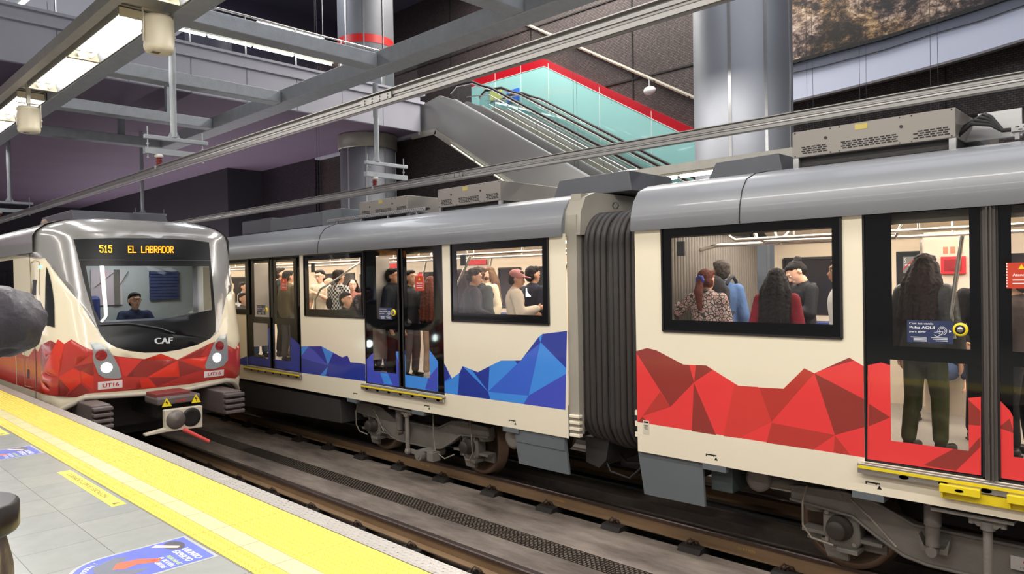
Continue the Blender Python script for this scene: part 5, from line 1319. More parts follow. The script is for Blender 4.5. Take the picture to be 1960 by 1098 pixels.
for q, mt in zip([(3.838,-0.426),(4.047,-0.421)], (mat('grey_cone', (110, 102, 98), 0.4, 0.4), mat('dark_funnel', (34, 32, 32), 0.4, 0.2))):
    part(MB().lathe([(0.0, 10.16 if mt.name.startswith('grey') else 10.214), (0.08, 10.18 if mt.name.startswith('grey') else 10.212), (0.125, 10.208), (0.135, 10.225)], (q[0], 0, q[1]), 'y', 28), 'coupler_cone', mt, fpl)
h_ = [(3.927,-0.573),(4.257,-0.79)]
part(MB().cyl((h_[0][0], 10.2, h_[0][1]), (h_[1][0], 10.15, h_[1][1]), 0.03, 0.022, n=12), 'red_handle', mat('coral_red_handle', (226, 84, 78), 0.4), arr)
part(MB().box((NC-0.12, 10.85, -0.48), (NC+0.12, 13.0, -0.28)).box((NC-1.1, 11.9, -0.7), (NC+1.1, 12.3, -0.1)).box((NC-1.0, 12.3, -0.9), (NC+1.0, 16, -0.2)), 'draft_gear', under_dk, arr)
for xx in (NC-0.71, NC+0.79):
    for y_ in (13.6, 15.8): part(MB().lathe([(0.03, xx-0.06), (0.42, xx-0.06), (0.42, xx+0.05), (0.03, xx+0.06)], (0, y_, -0.79), 'x', 32), 'wheel', wheel_m, arr)

# ================= people =================
SKIN = [mat('light_skin', (226, 176, 148), 0.5, 0, 0.03, 12), mat('tan_skin', (200, 148, 116), 0.5, 0, 0.03, 12), mat('warm_skin', (212, 160, 130), 0.5, 0, 0.03, 12)]
def cloth(name, c, rough=0.8, **k): return mat(name, c, rough, 0, 0.1, 6, 0.25, 30, spec=0.2, **k)
def hairm(name, c): return mat(name, c, 0.5, 0, 0.18, 30, 0.5, 90, stretch=(6, 6, 0.6), spec=0.2)
HB = hairm('black_hair', (26, 20, 20)); HD = hairm('dark_brown_hair', (46, 32, 28)); HA = hairm('auburn_hair', (104, 52, 40)); HG = hairm('greying_hair', (74, 66, 62)); HL = hairm('light_brown_hair', (112, 82, 58))
EYE_W = mat('eye_white', (232, 228, 224), 0.2); EYE_D = mat('dark_iris', (30, 20, 16), 0.15); LIP = mat('lip_tint', (164, 88, 80), 0.45)
def remesh(o, vox, smooth=6):
    r = o.modifiers.new('one_surface', 'REMESH'); r.mode = 'VOXEL'; r.voxel_size = vox; r.use_smooth_shade = True
    s_ = o.modifiers.new('soften', 'SMOOTH'); s_.factor = 0.5; s_.iterations = smooth
def rotz(a): return Matrix.Rotation(a, 3, 'Z')

lock_tex = bpy.data.textures.new('hair_locks', 'CLOUDS'); lock_tex.noise_scale = 0.022
def person(label, pos, yaw, h=1.70, skin=0, hair=('short', HB), top=None, legs=None, shoes=None, arms=None, head=(0, 0, 0), sit=False, stance=0.0, sleeve='long', build=1.0, lean=0.0, vox=0.013, group=None, glasses=False, cap=None, bare_legs=False, bulk=0.018, coat=0.0, fz=FL, hand_vox=None):
    """yaw: direction faced (0 = +Y); arms: ((elbow), (hand)) for left, right in body units of a 1.70 m figure; head: (yaw, pitch down, tilt)"""
    k = h/1.70
    root = thing('person', label, 'person', (pos[0], pos[1], fz), yaw, group)
    sk = SKIN[skin]
    S = lambda p: Vector((p[0]*k, p[1]*k, p[2]*k))
    R = lambda r: r*k
    hipz = 0.90; bend = lean
    def T(p):                                         # lean the trunk forward over the hips
        x, y, z = p; dz = z-hipz
        return (x, y + math.sin(bend)*dz, hipz + math.cos(bend)*dz)
    drop = 0.0
    if sit: drop = -0.42
    Z = lambda p: (p[0], p[1], p[2]+drop)
    sh = {-1: T((-0.175, 0, 1.385)), 1: T((0.175, 0, 1.385))}
    arms = arms or (((-0.24, -0.03, 1.10), (-0.25, 0.06, 0.84)), ((0.24, -0.03, 1.10), (0.25, 0.06, 0.84)))
    A = {-1: arms[0], 1: arms[1]}
    neck0, neck1 = T((0, -0.01, 1.42)), T((0, 0.015, 1.50))
    hc = Vector(T((0, 0.03, 1.585)))
    HM = Matrix.Rotation(head[0], 3, 'Z') @ Matrix.Rotation(head[2], 3, 'Y') @ Matrix.Rotation(-head[1], 3, 'X')
    piv = Vector(neck1)
    HM = HM * 1.09
    def Hd(p): return tuple(piv + HM @ (Vector(p) - Vector((0, 0.015, 1.50))))   # head points given in upright body units
    def knee_foot(s_):
        if sit: return (s_*0.09, 0.0, 0.47), (s_*0.11, 0.43, 0.50), (s_*0.12, 0.43, 0.09)
        d = stance*s_
        return (s_*0.085, 0, 0.90), (s_*0.10, 0.02+d*0.5, 0.49), (s_*0.11, -0.02+d, 0.085)
    # ---- body
    m = MB()
    def cp(a, b, ra, rb, flat=1.0, side=(1, 0, 0), n=12, mm=None): (mm or m).cap(S(Z(a)), S(Z(b)), R(ra), R(rb), flat, side, n)
    def el(c, r, M=None, mm=None): (mm or m).ell(S(Z(c)), [R(q) for q in r], M=M)
    cp(T((0, 0, 0.95)), T((0, 0, 1.10)), 0.145*build, 0.125*build, 0.72, n=16)
    cp(T((0, 0, 1.10)), T((0, 0, 1.30)), 0.13*build, 0.16*build, 0.68, n=16)
    cp(T((-0.11, 0, 1.36)), T((0.11, 0, 1.36)), 0.075, 0.075, 1.0, (0, 1, 0))
    cp(neck0, neck1, 0.056, 0.052)
    # head: cranium, face, jaw, nose, ears, brow
    el(Hd((0, 0.005, 1.615)), (0.076, 0.094, 0.088), HM)
    el(Hd((0, 0.035, 1.575)), (0.066, 0.066, 0.085), HM)
    el(Hd((0, 0.050, 1.522)), (0.046, 0.046, 0.040), HM)
    cp(Hd((0, 0.100, 1.605)), Hd((0, 0.118, 1.570)), 0.010, 0.015)
    el(Hd((0, 0.096, 1.630)), (0.052, 0.016, 0.012), HM)
    el(Hd((0, 0.100, 1.535)), (0.024, 0.012, 0.010), HM)
    for s_ in (-1, 1): el(Hd((s_*0.078, 0.0, 1.585)), (0.010, 0.020, 0.032), HM)
    for s_ in (-1, 1):
        e_, w_ = A[s_]; e_ = Vector(e_); w_ = Vector(w_); S_ = Vector(sh[s_])
        cp(S_, e_, 0.052*build, 0.040); cp(e_, e_.lerp(w_, 0.35), 0.041, 0.040); cp(e_.lerp(w_, 0.35), w_, 0.039, 0.027)
        # hand: palm, thumb and four curled fingers
        d = (w_-e_).normalized(); side = Vector((s_, 0, 0)); side = (side - d*side.dot(d)).normalized() if abs(d.x) < 0.9 else Vector((0, 1, 0)); nrm = d.cross(side)*s_
        pc = w_ + d*0.05
        cp(w_+d*0.01, w_+d*0.085, 0.026, 0.036, 0.45, tuple(d.cross(side)))
        for q, (ln, o_) in enumerate(((0.072, -0.027), (0.08, -0.009), (0.074, 0.009), (0.058, 0.026))):
            b_ = w_ + d*0.095 + d.cross(side)*o_; t1 = b_ + d*ln*0.5 + side*(-0.006)*s_*s_; t2 = t1 + d*ln*0.35 - side*0.02; 
            cp(b_, t1, 0.0095, 0.009); cp(t1, t2, 0.009, 0.0078)
        tb = w_ + d*0.03 - d.cross(side)*0.028; t1 = tb - d.cross(side)*0.028 + d*0.03; cp(tb, t1, 0.012, 0.010); cp(t1, t1+d*0.03, 0.010, 0.009)
        a_, kn, ft = knee_foot(s_)
        if sit:
            cpz = lambda a, b, ra, rb, mm=None: (mm or m).cap(S(a), S(b), R(ra), R(rb))
            cpz(a_, kn, 0.085, 0.058); cpz(kn, ft, 0.056, 0.036)
        else:
            cp(a_, kn, 0.086, 0.058); cp(kn, (kn[0], kn[1]-0.012, kn[2]-0.14), 0.055, 0.054); cp((kn[0], kn[1]-0.012, kn[2]-0.14), ft, 0.052, 0.036)
        f_ = Vector(ft); mm_ = S((f_.x, f_.y, 0.04)); m.cap(mm_, S((f_.x*1.1, f_.y+0.15, 0.032)), R(0.036), R(0.028))
    body = m.build('body', sk, root, rec=False); remesh(body, vox if hand_vox is None else hand_vox, 3)
    # face details
    fm = MB()
    for s_ in (-1, 1): fm.ell(S(Z(Hd((s_*0.030, 0.093, 1.606)))), [R(0.014), R(0.010), R(0.008)], 10, 7, M=HM)
    ey = fm.build('eyes', EYE_W, root)
    fm = MB()
    for s_ in (-1, 1): fm.ell(S(Z(Hd((s_*0.030, 0.101, 1.606)))), [R(0.0065), R(0.004), R(0.0065)], 8, 6, M=HM)
    fm.build('irises', EYE_D, ey)
    fm = MB()
    for s_ in (-1, 1): fm.ell(S(Z(Hd((s_*0.031, 0.103, 1.630)))), [R(0.018), R(0.004), R(0.003)], 8, 6, M=HM)
    fm.build('eyebrows', hair[1], root)
    MB().ell(S(Z(Hd((0, 0.109, 1.538)))), [R(0.020), R(0.006), R(0.006)], 10, 6, M=HM).build('lips', LIP, root)
    if glasses:
        g_ = MB()
        for s_ in (-1, 1):
            c = Vector((s_*0.033, 0.112, 1.603)); P = [S(Z(Hd((c.x+0.026*math.cos(q*0.524), c.y, c.z+0.017*math.sin(q*0.524))))) for q in range(12)]
            g_.tube(P, R(0.002), 5, closed=True)
            g_.tube([S(Z(Hd((s_*0.058, 0.110, 1.606)))), S(Z(Hd((s_*0.078, 0.06, 1.606)))), S(Z(Hd((s_*0.082, 0.0, 1.60))))], R(0.002), 5)
        g_.tube([S(Z(Hd((-0.008, 0.113, 1.606)))), S(Z(Hd((0.008, 0.113, 1.606))))], R(0.002), 5)
        g_.build('glasses', EYE_D, root)
    # ---- hair
    hk, hm_ = hair; hb = MB()
    def he(c, r): hb.ell(S(Z(Hd(c))), [R(q) for q in r], M=HM)
    def hcp(a, b, ra, rb, flat=1.0): hb.cap(S(Z(Hd(a))), S(Z(Hd(b))), R(ra), R(rb), flat)
    if hk != 'bald':
        he((0, -0.014, 1.630), (0.081, 0.093, 0.083)); he((0, -0.040, 1.59), (0.075, 0.066, 0.074)); he((-0.05, 0.018, 1.662), (0.030, 0.045, 0.036)); he((0.05, 0.018, 1.662), (0.030, 0.045, 0.036))
    if hk == 'bald': he((0, -0.05, 1.575), (0.080, 0.055, 0.045))
    if hk == 'short': he((0.01, 0.050, 1.682), (0.056, 0.046, 0.030)); he((0, -0.048, 1.55), (0.060, 0.046, 0.045))
    if hk == 'quiff': he((0, 0.03, 1.700), (0.060, 0.065, 0.034))
    if hk == 'curly':
        rr = random.Random(3)
        for _ in range(46):
            a, b = rr.uniform(0, math.tau), rr.uniform(-0.9, 1.3); q = (0.10*math.cos(a)*math.cos(b), -0.03+0.11*math.sin(a)*math.cos(b), 1.59+0.10*math.sin(b))
            if q[1] < 0.05 or q[2] > 1.66: he(q, (0.03, 0.03, 0.03))
    if hk in ('long', 'verylong'):
        L_ = 0.30 if hk == 'long' else 0.46
        top_ = [(-0.062, -0.02), (-0.035, -0.07), (0, -0.085), (0.035, -0.07), (0.062, -0.02)]
        for i, (x_, y_) in enumerate(top_):
            a = Vector(Hd((x_, y_, 1.60))); mid = a + Vector((x_*0.8, -0.035, -0.14)); e_ = Vector(T((x_*2.1, -0.135-0.02*(i % 2), 1.44-L_+0.05*abs(x_)*10)))
            hb.cap(S(Z(a)), S(Z(mid)), R(0.044), R(0.054)); hb.cap(S(Z(mid)), S(Z(e_)), R(0.054), R(0.036))
        for s_ in (-1, 1): hb.cap(S(Z(Hd((s_*0.078, 0.01, 1.62)))), S(Z(Vector(Hd((s_*0.088, -0.02, 1.52))))), R(0.026), R(0.034))
    if hk == 'ponytail':
        he((0, -0.105, 1.60), (0.035, 0.035, 0.035))
        a = Vector(Hd((0, -0.12, 1.585))); mid = a + Vector((0.0, -0.06, -0.12)); e_ = Vector(T((-0.02, -0.15, 1.27)))
        hb.cap(S(Z(a)), S(Z(mid)), R(0.035), R(0.05)); hb.cap(S(Z(mid)), S(Z(e_)), R(0.05), R(0.025)); he((-0.06, -0.03, 1.56), (0.035, 0.05, 0.05)); he((0.06, -0.03, 1.56), (0.035, 0.05, 0.05))
    if hk == 'bun': he((0, -0.09, 1.675), (0.046, 0.046, 0.042)); he((0, 0.03, 1.68), (0.06, 0.055, 0.028))
    if hb.v:
        ho = hb.build('hair', hm_, root, rec=False); remesh(ho, 0.008, 2)
        dh = ho.modifiers.new('locks', 'DISPLACE'); dh.texture = lock_tex; dh.strength = 0.016; dh.mid_level = 0.5
    if hk == 'ponytail':
        sc_ = MB()
        for q in range(7): a = q*0.9; sc_.ell(S(Z(Hd((0.035*math.cos(a), -0.128, 1.592+0.035*math.sin(a))))), [R(0.022)]*3, 8, 6)
        so = sc_.build('scrunchie', mat('blue_satin_scrunchie', (52, 72, 176), 0.3), ho, rec=False); remesh(so, 0.008, 2)
    if cap:
        c_ = MB(); c_.ell(S(Z(Hd((0, 0.0, 1.645)))), [R(0.092), R(0.105), R(0.078)], 18, 10, M=HM); c_.ell(S(Z(Hd((0, 0.13, 1.642)))), [R(0.066), R(0.065), R(0.010)], 16, 7, M=HM); c_.ell(S(Z(Hd((0, 0.0, 1.724)))), [R(0.012), R(0.012), R(0.006)], 8, 5, M=HM)
        co = c_.build('cap', cap, root, rec=False); remesh(co, 0.008, 1)
    # ---- clothes
    if top:
        t = MB(); g = bulk
        cp(T((0, 0, 0.93-coat)), T((0, 0, 1.10)), (0.150+g+coat*0.15)*build, (0.132+g)*build, 0.76, n=18, mm=t)
        cp(T((0, 0, 1.10)), T((0, 0, 1.30)), (0.135+g)*build, (0.162+g)*build, 0.72, n=18, mm=t)
        cp(T((-0.12, 0, 1.365)), T((0.12, 0, 1.365)), 0.076+g*0.6, 0.076+g*0.6, 1.0, (0, 1, 0), mm=t)
        cp(T((0, -0.012, 1.40)), T((0, -0.004, 1.445)), 0.066+g*0.4, 0.060+g*0.3, mm=t)
        for s_ in (-1, 1):
            e_, w_ = Vector(A[s_][0]), Vector(A[s_][1]); S_ = Vector(sh[s_])
            if sleeve == 'none': cp(S_, S_.lerp(e_, 0.05), 0.058+g*.5, 0.055, mm=t)
            elif sleeve == 'short': cp(S_, S_.lerp(e_, 0.62), 0.056+g*0.8, 0.058+g*0.5, mm=t)
            else:
                cp(S_, e_, 0.054+g, 0.046+g, mm=t); cp(e_, e_.lerp(w_, 0.5), 0.047+g, 0.045+g, mm=t); cp(e_.lerp(w_, 0.5), e_.lerp(w_, 0.93), 0.045+g, 0.033+g*0.9, mm=t)
        to = t.build('top', top, root, rec=False); remesh(to, 0.012, 4)
    if legs:
        t = MB()
        if not sit: cp(T((0, 0, 0.93)), T((0, 0, 1.0)), 0.150*build, 0.140*build, 0.76, n=16, mm=t)
        else: t.cap(S((0, 0.0, 0.50)), S((0, 0, 0.56)), R(0.155), R(0.150), 0.8)
        for s_ in (-1, 1):
            a_, kn, ft = knee_foot(s_)
            if sit: t.cap(S(a_), S(kn), R(0.100), R(0.073)); t.cap(S(kn), S((ft[0], ft[1], 0.13)), R(0.073), R(0.062))
            else:
                cp(a_, kn, 0.098, 0.075, mm=t); cp(kn, (ft[0], ft[1], 0.13), 0.073, 0.062, mm=t)
        lo_ = t.build('trousers', legs, root, rec=False); remesh(lo_, 0.014, 4)
    if shoes:
        t = MB()
        for s_ in (-1, 1):
            _, _, ft = knee_foot(s_); y_ = ft[1]
            t.cap(S((ft[0], y_-0.02, 0.045)), S((ft[0]*1.12, y_+0.17, 0.038)), R(0.045), R(0.038)); t.cap(S((ft[0], y_-0.01, 0.05)), S((ft[0], y_, 0.10)), R(0.045), R(0.042))
            t.box(S((ft[0]-0.042, y_-0.06, 0.0)), S((ft[0]+0.045, y_+0.20, 0.02)))
        t.build('shoes', shoes, root, rec=False)
    return root
def backpack(label, p, yaw, z, mt, k=1.0):
    """rucksack on a back: shell, pocket, shoulder straps"""
    r = thing('backpack', label, 'backpack', (p[0], p[1], z), yaw)
    a = MB(); a.ell((0, -0.20*k, 0.20*k), (0.14*k, 0.085*k, 0.22*k)); a.obox((0, -0.19*k, 0.15*k), (0.25*k, 0.12*k, 0.30*k))
    o = a.build('bag', mt, r, rec=False); remesh(o, 0.012, 5)
    a = MB().obox((0, -0.27*k, 0.08*k), (0.19*k, 0.05*k, 0.15*k)); o = a.build('pocket', mt, r, rec=False); remesh(o, 0.01, 4)
    for s_ in (-1, 1):
        MB().tube([(s_*0.09*k, -0.13*k, 0.33*k), (s_*0.105*k, -0.09*k, 0.38*k), (s_*0.11*k, 0.0, 0.405*k), (s_*0.11*k, 0.09*k, 0.36*k), (s_*0.115*k, 0.12*k, 0.3*k), (s_*0.12*k, 0.08*k, 0.12*k), (s_*0.12*k, -0.10*k, 0.05*k)], 0.016*k, 8).build('strap', mt, r)
    return r
def phone(label, p, rot):
    r = thing('phone', label, 'phone', p); r.rotation_euler = rot
    MB().box((-0.037, -0.004, -0.075), (0.037, 0.004, 0.075)).build('case', blackp, r, bevel=0.004)
    MB().box((-0.034, -0.0055, -0.071), (0.034, -0.0042, 0.071)).build('screen', emit('phone_screen', (200, 220, 235), 1.2), r)
    return r

# placed on the plane where each stands: helper gives y and the body height for a head-top pixel
def stand(q, x): return (x, q[0]), q[1]-FL
W = math.radians
away = W(-90)        # faces +X, away from the camera
toward = W(90)
def P_(c, r=0.8): return cloth(c[0], c[1], r)
dark_jacket = cloth('black_jacket_cloth', (30, 30, 34), 0.6)
# ---- through the window of the red car
def patt():
    m = cloth('patterned_blouse', (150, 138, 130))
    nt = m.node_tree; N = nt.nodes; L = nt.links; p = N['Principled BSDF']
    v = N.new('ShaderNodeTexVoronoi'); v.inputs['Scale'].default_value = 26; v.feature = 'DISTANCE_TO_EDGE'
    tc = N.new('ShaderNodeTexCoord'); L.new(tc.outputs['Object'], v.inputs[0])
    cr = N.new('ShaderNodeValToRGB'); cr.color_ramp.elements[0].position = 0.05; cr.color_ramp.elements[0].color = rgb(62, 56, 56); cr.color_ramp.elements[1].position = 0.16; cr.color_ramp.elements[1].color = rgb(206, 188, 180)
    e = cr.color_ramp.elements.new(0.35); e.color = rgb(176, 120, 126)
    L.new(v.outputs['Distance'], cr.inputs[0]); L.new(cr.outputs[0], p.inputs['Base Color']); return m
def checks():
    m = cloth('black_white_check', (220, 216, 210))
    nt = m.node_tree; N = nt.nodes; L = nt.links; p = N['Principled BSDF']
    c = N.new('ShaderNodeTexChecker'); c.inputs['Scale'].default_value = 28; c.inputs['Color1'].default_value = rgb(224, 220, 214); c.inputs['Color2'].default_value = rgb(40, 38, 40)
    tc = N.new('ShaderNodeTexCoord'); L.new(tc.outputs['Object'], c.inputs[0]); L.new(c.outputs[0], p.inputs['Base Color']); return m
jeans = cloth('blue_denim', (56, 70, 100)); black_trs = cloth('black_trousers', (28, 28, 32)); beige_trs = cloth('beige_trousers', (196, 166, 142)); olive = cloth('olive_trousers', (66, 70, 46)); grey_trs = cloth('grey_jeans', (92, 90, 92))
bshoe = mat('black_trainer', (24, 24, 26), 0.4); wshoe = mat('white_trainer', (214, 204, 198), 0.4)

(px_, h_) = stand([(3.731,1.473)][0], 6.75)
person('person in a patterned blouse and blue scrunchie, back to the window, arm held out', px_, away+W(6), h_, 2, ('ponytail', HA), patt(), jeans, bshoe, arms=(((-0.36, 0.02, 1.22), (-0.50, 0.20, 1.36)), ((0.25, 0.0, 1.12), (0.15, 0.2, 1.05))), head=(W(-8), 0, 0), build=1.1, vox=0.010)
(px_, h_) = stand([(3.776,1.569)][0], 7.15)
person('person in a blue sweater wearing a backpack beside the one in the patterned blouse', px_, away+W(24), h_, 1, ('short', HG), cloth('steel_blue_sweater', (88, 116, 164)), black_trs, bshoe, head=(W(20), 0, 0), build=1.15, bulk=0.022, vox=0.010)
backpack('dark grey backpack worn by the person in the blue sweater', (px_[0], px_[1]), away+W(10), 0.95, cloth('charcoal_backpack', (52, 52, 56)), 1.15)
(px_, h_) = stand([(2.985,1.467)][0], 6.75)
person('person in a dark red sweater, back to the middle of the big window', px_, away+W(8), h_, 2, ('verylong', HB), cloth('dark_red_knit', (122, 30, 42)), black_trs, bshoe, build=1.12, vox=0.010)
(px_, h_) = stand([(3.066,1.5)][0], 7.6)
person('person in a black jacket bowing the head over a phone beside the dark red sweater', px_, toward+W(-40), h_+0.06, 0, ('bun', HB), dark_jacket, black_trs, bshoe, arms=(((-0.24, 0.06, 1.12), (-0.06, 0.26, 1.20)), ((0.24, 0.06, 1.10), (0.02, 0.28, 1.08))), head=(W(-10), W(42), W(8)), vox=0.009)
phone('phone with pale screen in the hands of the bowed person in a black jacket', (7.38, [(3.153,1.234)][0][0], 1.27), (W(-30), 0, W(60)))
(px_, h_) = stand([(2.327,1.532)][0], 6.62)
person('person in a pale grey t-shirt cut off by the right edge of the big window', px_, toward+W(-60), h_, 1, ('short', HD), cloth('pale_grey_tee', (208, 204, 200)), jeans, wshoe, sleeve='short', build=1.05)
# ---- red car doors
(px_, h_) = stand([(1.661,1.55)][0], 6.55)
person('person in a black puffer jacket and olive trousers, back to the red door', px_, away+W(-14), h_, 2, ('long', HD), cloth('black_puffer', (62, 62, 60), 0.35), olive, bshoe, build=1.12, bulk=0.035, head=(W(18), 0, 0), vox=0.011, stance=0.05)
(px_, h_) = stand([(1.378,1.508)][0], 7.3)
person('person in a black coat gripping the pole, half hidden by the red car door post', px_, toward+W(30), h_, 0, ('short', HD), cloth('black_coat', (32, 30, 32)), black_trs, bshoe, arms=(((-0.30, 0.10, 1.18), (-0.40, 0.22, 1.42)), ((0.25, 0, 1.10), (0.22, 0.15, 0.95))), vox=0.010)
(px_, h_) = stand([(2.105,1.429)][0], 8.0)
person('seated person in blue jeans and black trainers at the far side of the red car', ([(7.929,1.981)][0][0]+0.42, [(7.929,1.981)][0][1]), toward, 1.66, 0, ('short', HD), cloth('navy_jumper', (36, 42, 60)), jeans, bshoe, sit=True)
(px_, h_) = stand([(1.074,1.413)][0], 6.9)
person('person in a grey-brown jacket behind the second red door leaf', px_, away+W(60), h_, 0, ('short', HG), cloth('grey_brown_jacket', (74, 64, 62)), black_trs, bshoe, build=1.1)
# ---- blue car, window nearest the gangway
def px(q, x): return stand(q, x)
(px_, h_) = px([(7.173,1.556)][0], 6.62)
person('person in a dark suit looking down at the blue car window by the gangway', px_, away+W(-35), h_, 1, ('quiff', HG), cloth('charcoal_suit', (44, 40, 42)), black_trs, bshoe, head=(W(-10), W(14), 0), build=1.08, vox=0.011, arms=(((-0.24, 0.04, 1.12), (-0.1, 0.25, 1.02)), ((0.24, 0.04, 1.12), (0.08, 0.28, 1.02))))
(px_, h_) = px([(7.446,1.589)][0], 7.05)
person('person in a dark green top seen from behind next to the dark suit', px_, away+W(-10), h_, 2, ('curly', hairm('curly_brown_hair', (92, 62, 42))), cloth('dark_green_top', (60, 66, 60)), jeans, bshoe)
backpack('navy backpack on the person in the dark green top', (px_[0], px_[1]), away+W(-10), 0.92, cloth('navy_backpack', (40, 42, 66)))
(px_, h_) = px([(7.821,1.605)][0], 7.55)
person('person in a cream top facing the platform between the suit and the pink cap', px_, toward+W(-14), h_, 0, ('long', HL), cloth('cream_top', (214, 200, 170)), jeans, bshoe, vox=0.010)
(px_, h_) = px([(6.448,1.521)][0], 6.70)
person('person in a pink cap and beige hooded top at the blue car window', px_, away+W(-42), h_, 2, ('short', HD), cloth('beige_hoodie', (208, 190, 172)), black_trs, bshoe, cap=cloth('dusty_pink_cap', (204, 140, 140)), head=(W(-10), W(12), 0), bulk=0.03, vox=0.011, arms=(((-0.24, 0.04, 1.12), (-0.1, 0.25, 1.10)), ((0.27, 0.06, 1.12), (0.12, 0.30, 1.18))))
phone('phone lit pale blue in the hand of the person in the pink cap', ([(6.468,1.245)] and (6.98, [(6.468,1.245)][0][0], [(6.468,1.245)][0][1])), (W(-35), 0, W(-50)))
(px_, h_) = px([(6.5,1.573)][0], 7.1)
person('person in a black jacket at the right of the blue car window', px_, away+W(-8), h_, 1, ('short', HB), cloth('black_blue_jacket', (40, 42, 56)), black_trs, bshoe, build=1.1)
(px_, h_) = px([(7.718,1.56)][0], 6.9)
person('person in a dark plaid coat at the left corner of the blue car window', px_, away+W(10), h_, 2, ('long', HD), cloth('dark_plaid_coat', (58, 52, 54)), black_trs, bshoe)
# ---- blue car double door
(px_, h_) = px([(8.941,1.601)][0], 6.6)
person('person in a black coat and glasses behind the nearer blue door', px_, away+W(-62), h_, 1, ('short', HB), cloth('black_overcoat', (30, 32, 38)), black_trs, bshoe, glasses=True, bulk=0.03, build=1.12, vox=0.010)
(px_, h_) = px([(8.504,1.471)][0], 7.0)
person('person in a black t-shirt and beige trousers by the nearer blue door', px_, away+W(20), h_, 0, ('verylong', HA), cloth('black_tee', (34, 32, 34)), beige_trs, wshoe, sleeve='short', arms=(((-0.25, 0.04, 1.12), (-0.02, 0.2, 1.06)), ((0.25, 0.04, 1.12), (0.02, 0.22, 1.04))))
(px_, h_) = px([(9.513,1.13)][0], 7.5)
person('seated person in a dark grey coat beyond the slanting pole by the blue door', (8.38, px_[1]-0.15), toward+W(10), 1.68, 0, ('short', HD), cloth('grey_green_coat', (70, 76, 76)), grey_trs, bshoe, sit=True)
(px_, h_) = px([(8.769,1.48)][0], 6.8)
person('person in grey jeans standing at the middle of the blue door', (px_[0], px_[1]), away+W(-80), 1.62, 1, ('short', HB), dark_jacket, grey_trs, bshoe, build=0.95)
# ---- blue car middle window
(px_, h_) = px([(12.17,1.647)][0], 7.3)
person('person with glasses in a beige t-shirt facing out of the middle window', px_, toward+W(20), h_, 0, ('short', HB), cloth('beige_tee', (214, 200, 176)), black_trs, bshoe, sleeve='short', glasses=True, head=(W(10), W(6), 0), arms=(((-0.25, 0.08, 1.16), (-0.05, 0.28, 1.30)), ((0.25, 0.0, 1.10), (0.24, 0.1, 0.9))), vox=0.011)
(px_, h_) = px([(10.61,1.616)][0], 6.7)
person('person in a black and white checked shirt, back to the middle window', px_, away+W(12), h_, 1, ('short', HD), checks(), jeans, bshoe, build=1.12, arms=(((-0.27, 0.08, 1.16), (-0.16, 0.26, 1.28)), ((0.25, 0, 1.10), (0.22, 0.1, 0.9))))
(px_, h_) = px([(12.515,1.505)][0], 7.7)
person('person in a brown pullover between the beige t-shirt and the checked shirt', px_, toward+W(-20), h_, 1, ('bald', HG), cloth('brown_pullover', (96, 74, 66)), grey_trs, bshoe)
(px_, h_) = px([(11.098,1.458)][0], 7.3)
person('person in a rust top at the right side of the middle window', px_, toward+W(60), h_, 0, ('long', HD), cloth('rust_top', (150, 92, 78)), jeans, wshoe)
(px_, h_) = px([(10.681,1.134)][0], 6.5)
person('seated person in a black jacket low in the left of the middle window', (6.62, px_[1]), away, 1.62+(h_-1.20), 1, ('short', HB), dark_jacket, black_trs, bshoe, sit=True)
(px_, h_) = px([(10.368,1.174)][0], 6.6)
person('seated person in a dark hoodie in profile at the bottom of the middle window', (6.68, px_[1]), away+W(-70), 1.70, 1, ('short', HB), cloth('dark_hoodie', (44, 44, 48)), jeans, bshoe, sit=True)
(px_, h_) = px([(9.849,1.123)][0], 6.5)
person('seated person in a brown coat in the right bottom corner of the middle window', (6.62, px_[1]), away, 1.66, 0, ('long', HD), cloth('brown_coat', (72, 56, 50)), jeans, bshoe, sit=True)
# ---- blue car farther door and window
(px_, h_) = px([(12.504,1.641)][0], 6.8)
person('person in an olive parka seen from behind at the farther blue door', px_, away+W(10), h_, 1, ('short', HB), cloth('olive_parka', (104, 94, 74)), grey_trs, bshoe, build=1.1)
(px_, h_) = px([(13.571,1.726)][0], 7.2)
person('person in a black coat raising an arm at the farther blue door', px_, away+W(-20), h_, 2, ('short', HD), cloth('black_wool_coat', (34, 32, 34)), black_trs, bshoe, build=1.1, arms=(((-0.30, 0.1, 1.25), (-0.38, 0.2, 1.45)), ((0.25, 0, 1.1), (0.24, 0.1, 0.9))))
(px_, h_) = px([(16.347,1.477)][0], 7.4)
person('person in a tan coat in the window half hidden by the arriving train', px_, away, h_, 0, ('long', HL), cloth('tan_coat', (150, 120, 92)), jeans, bshoe)
(px_, h_) = px([(15.206,1.454)][0], 7.2)
person('person in a white shirt in the window half hidden by the arriving train', px_, away+W(-50), h_, 1, ('short', HB), cloth('white_blue_shirt', (206, 216, 232)), jeans, bshoe, arms=(((-0.25, 0.1, 1.2), (-0.1, 0.3, 1.3)), ((0.25, 0.02, 1.1), (0.2, 0.2, 1.0))))
(px_, h_) = px([(13.997,1.122)][0], 6.5)
person('seated person in a grey coat low in the window half hidden by the arriving train', (6.62, px_[1]), away+W(-70), 1.70, 0, ('short', HD), cloth('grey_coat', (84, 80, 80)), jeans, bshoe, sit=True)
# ---- driver
dy = 12.1
dq = [(3.954,1.297)][0]
person('person in navy uniform and glasses seated at the controls behind the windscreen', (dq[0], dy), W(180), 1.74, 1, ('short', HB), cloth('navy_uniform', (36, 42, 66)), black_trs, bshoe, sit=True, glasses=True, fz=dq[1]-(1.74*(1.70-0.42)/1.70), arms=(((-0.27, 0.1, 1.15), (-0.2, 0.32, 1.05)), ((0.27, 0.1, 1.15), (0.2, 0.32, 1.05))))
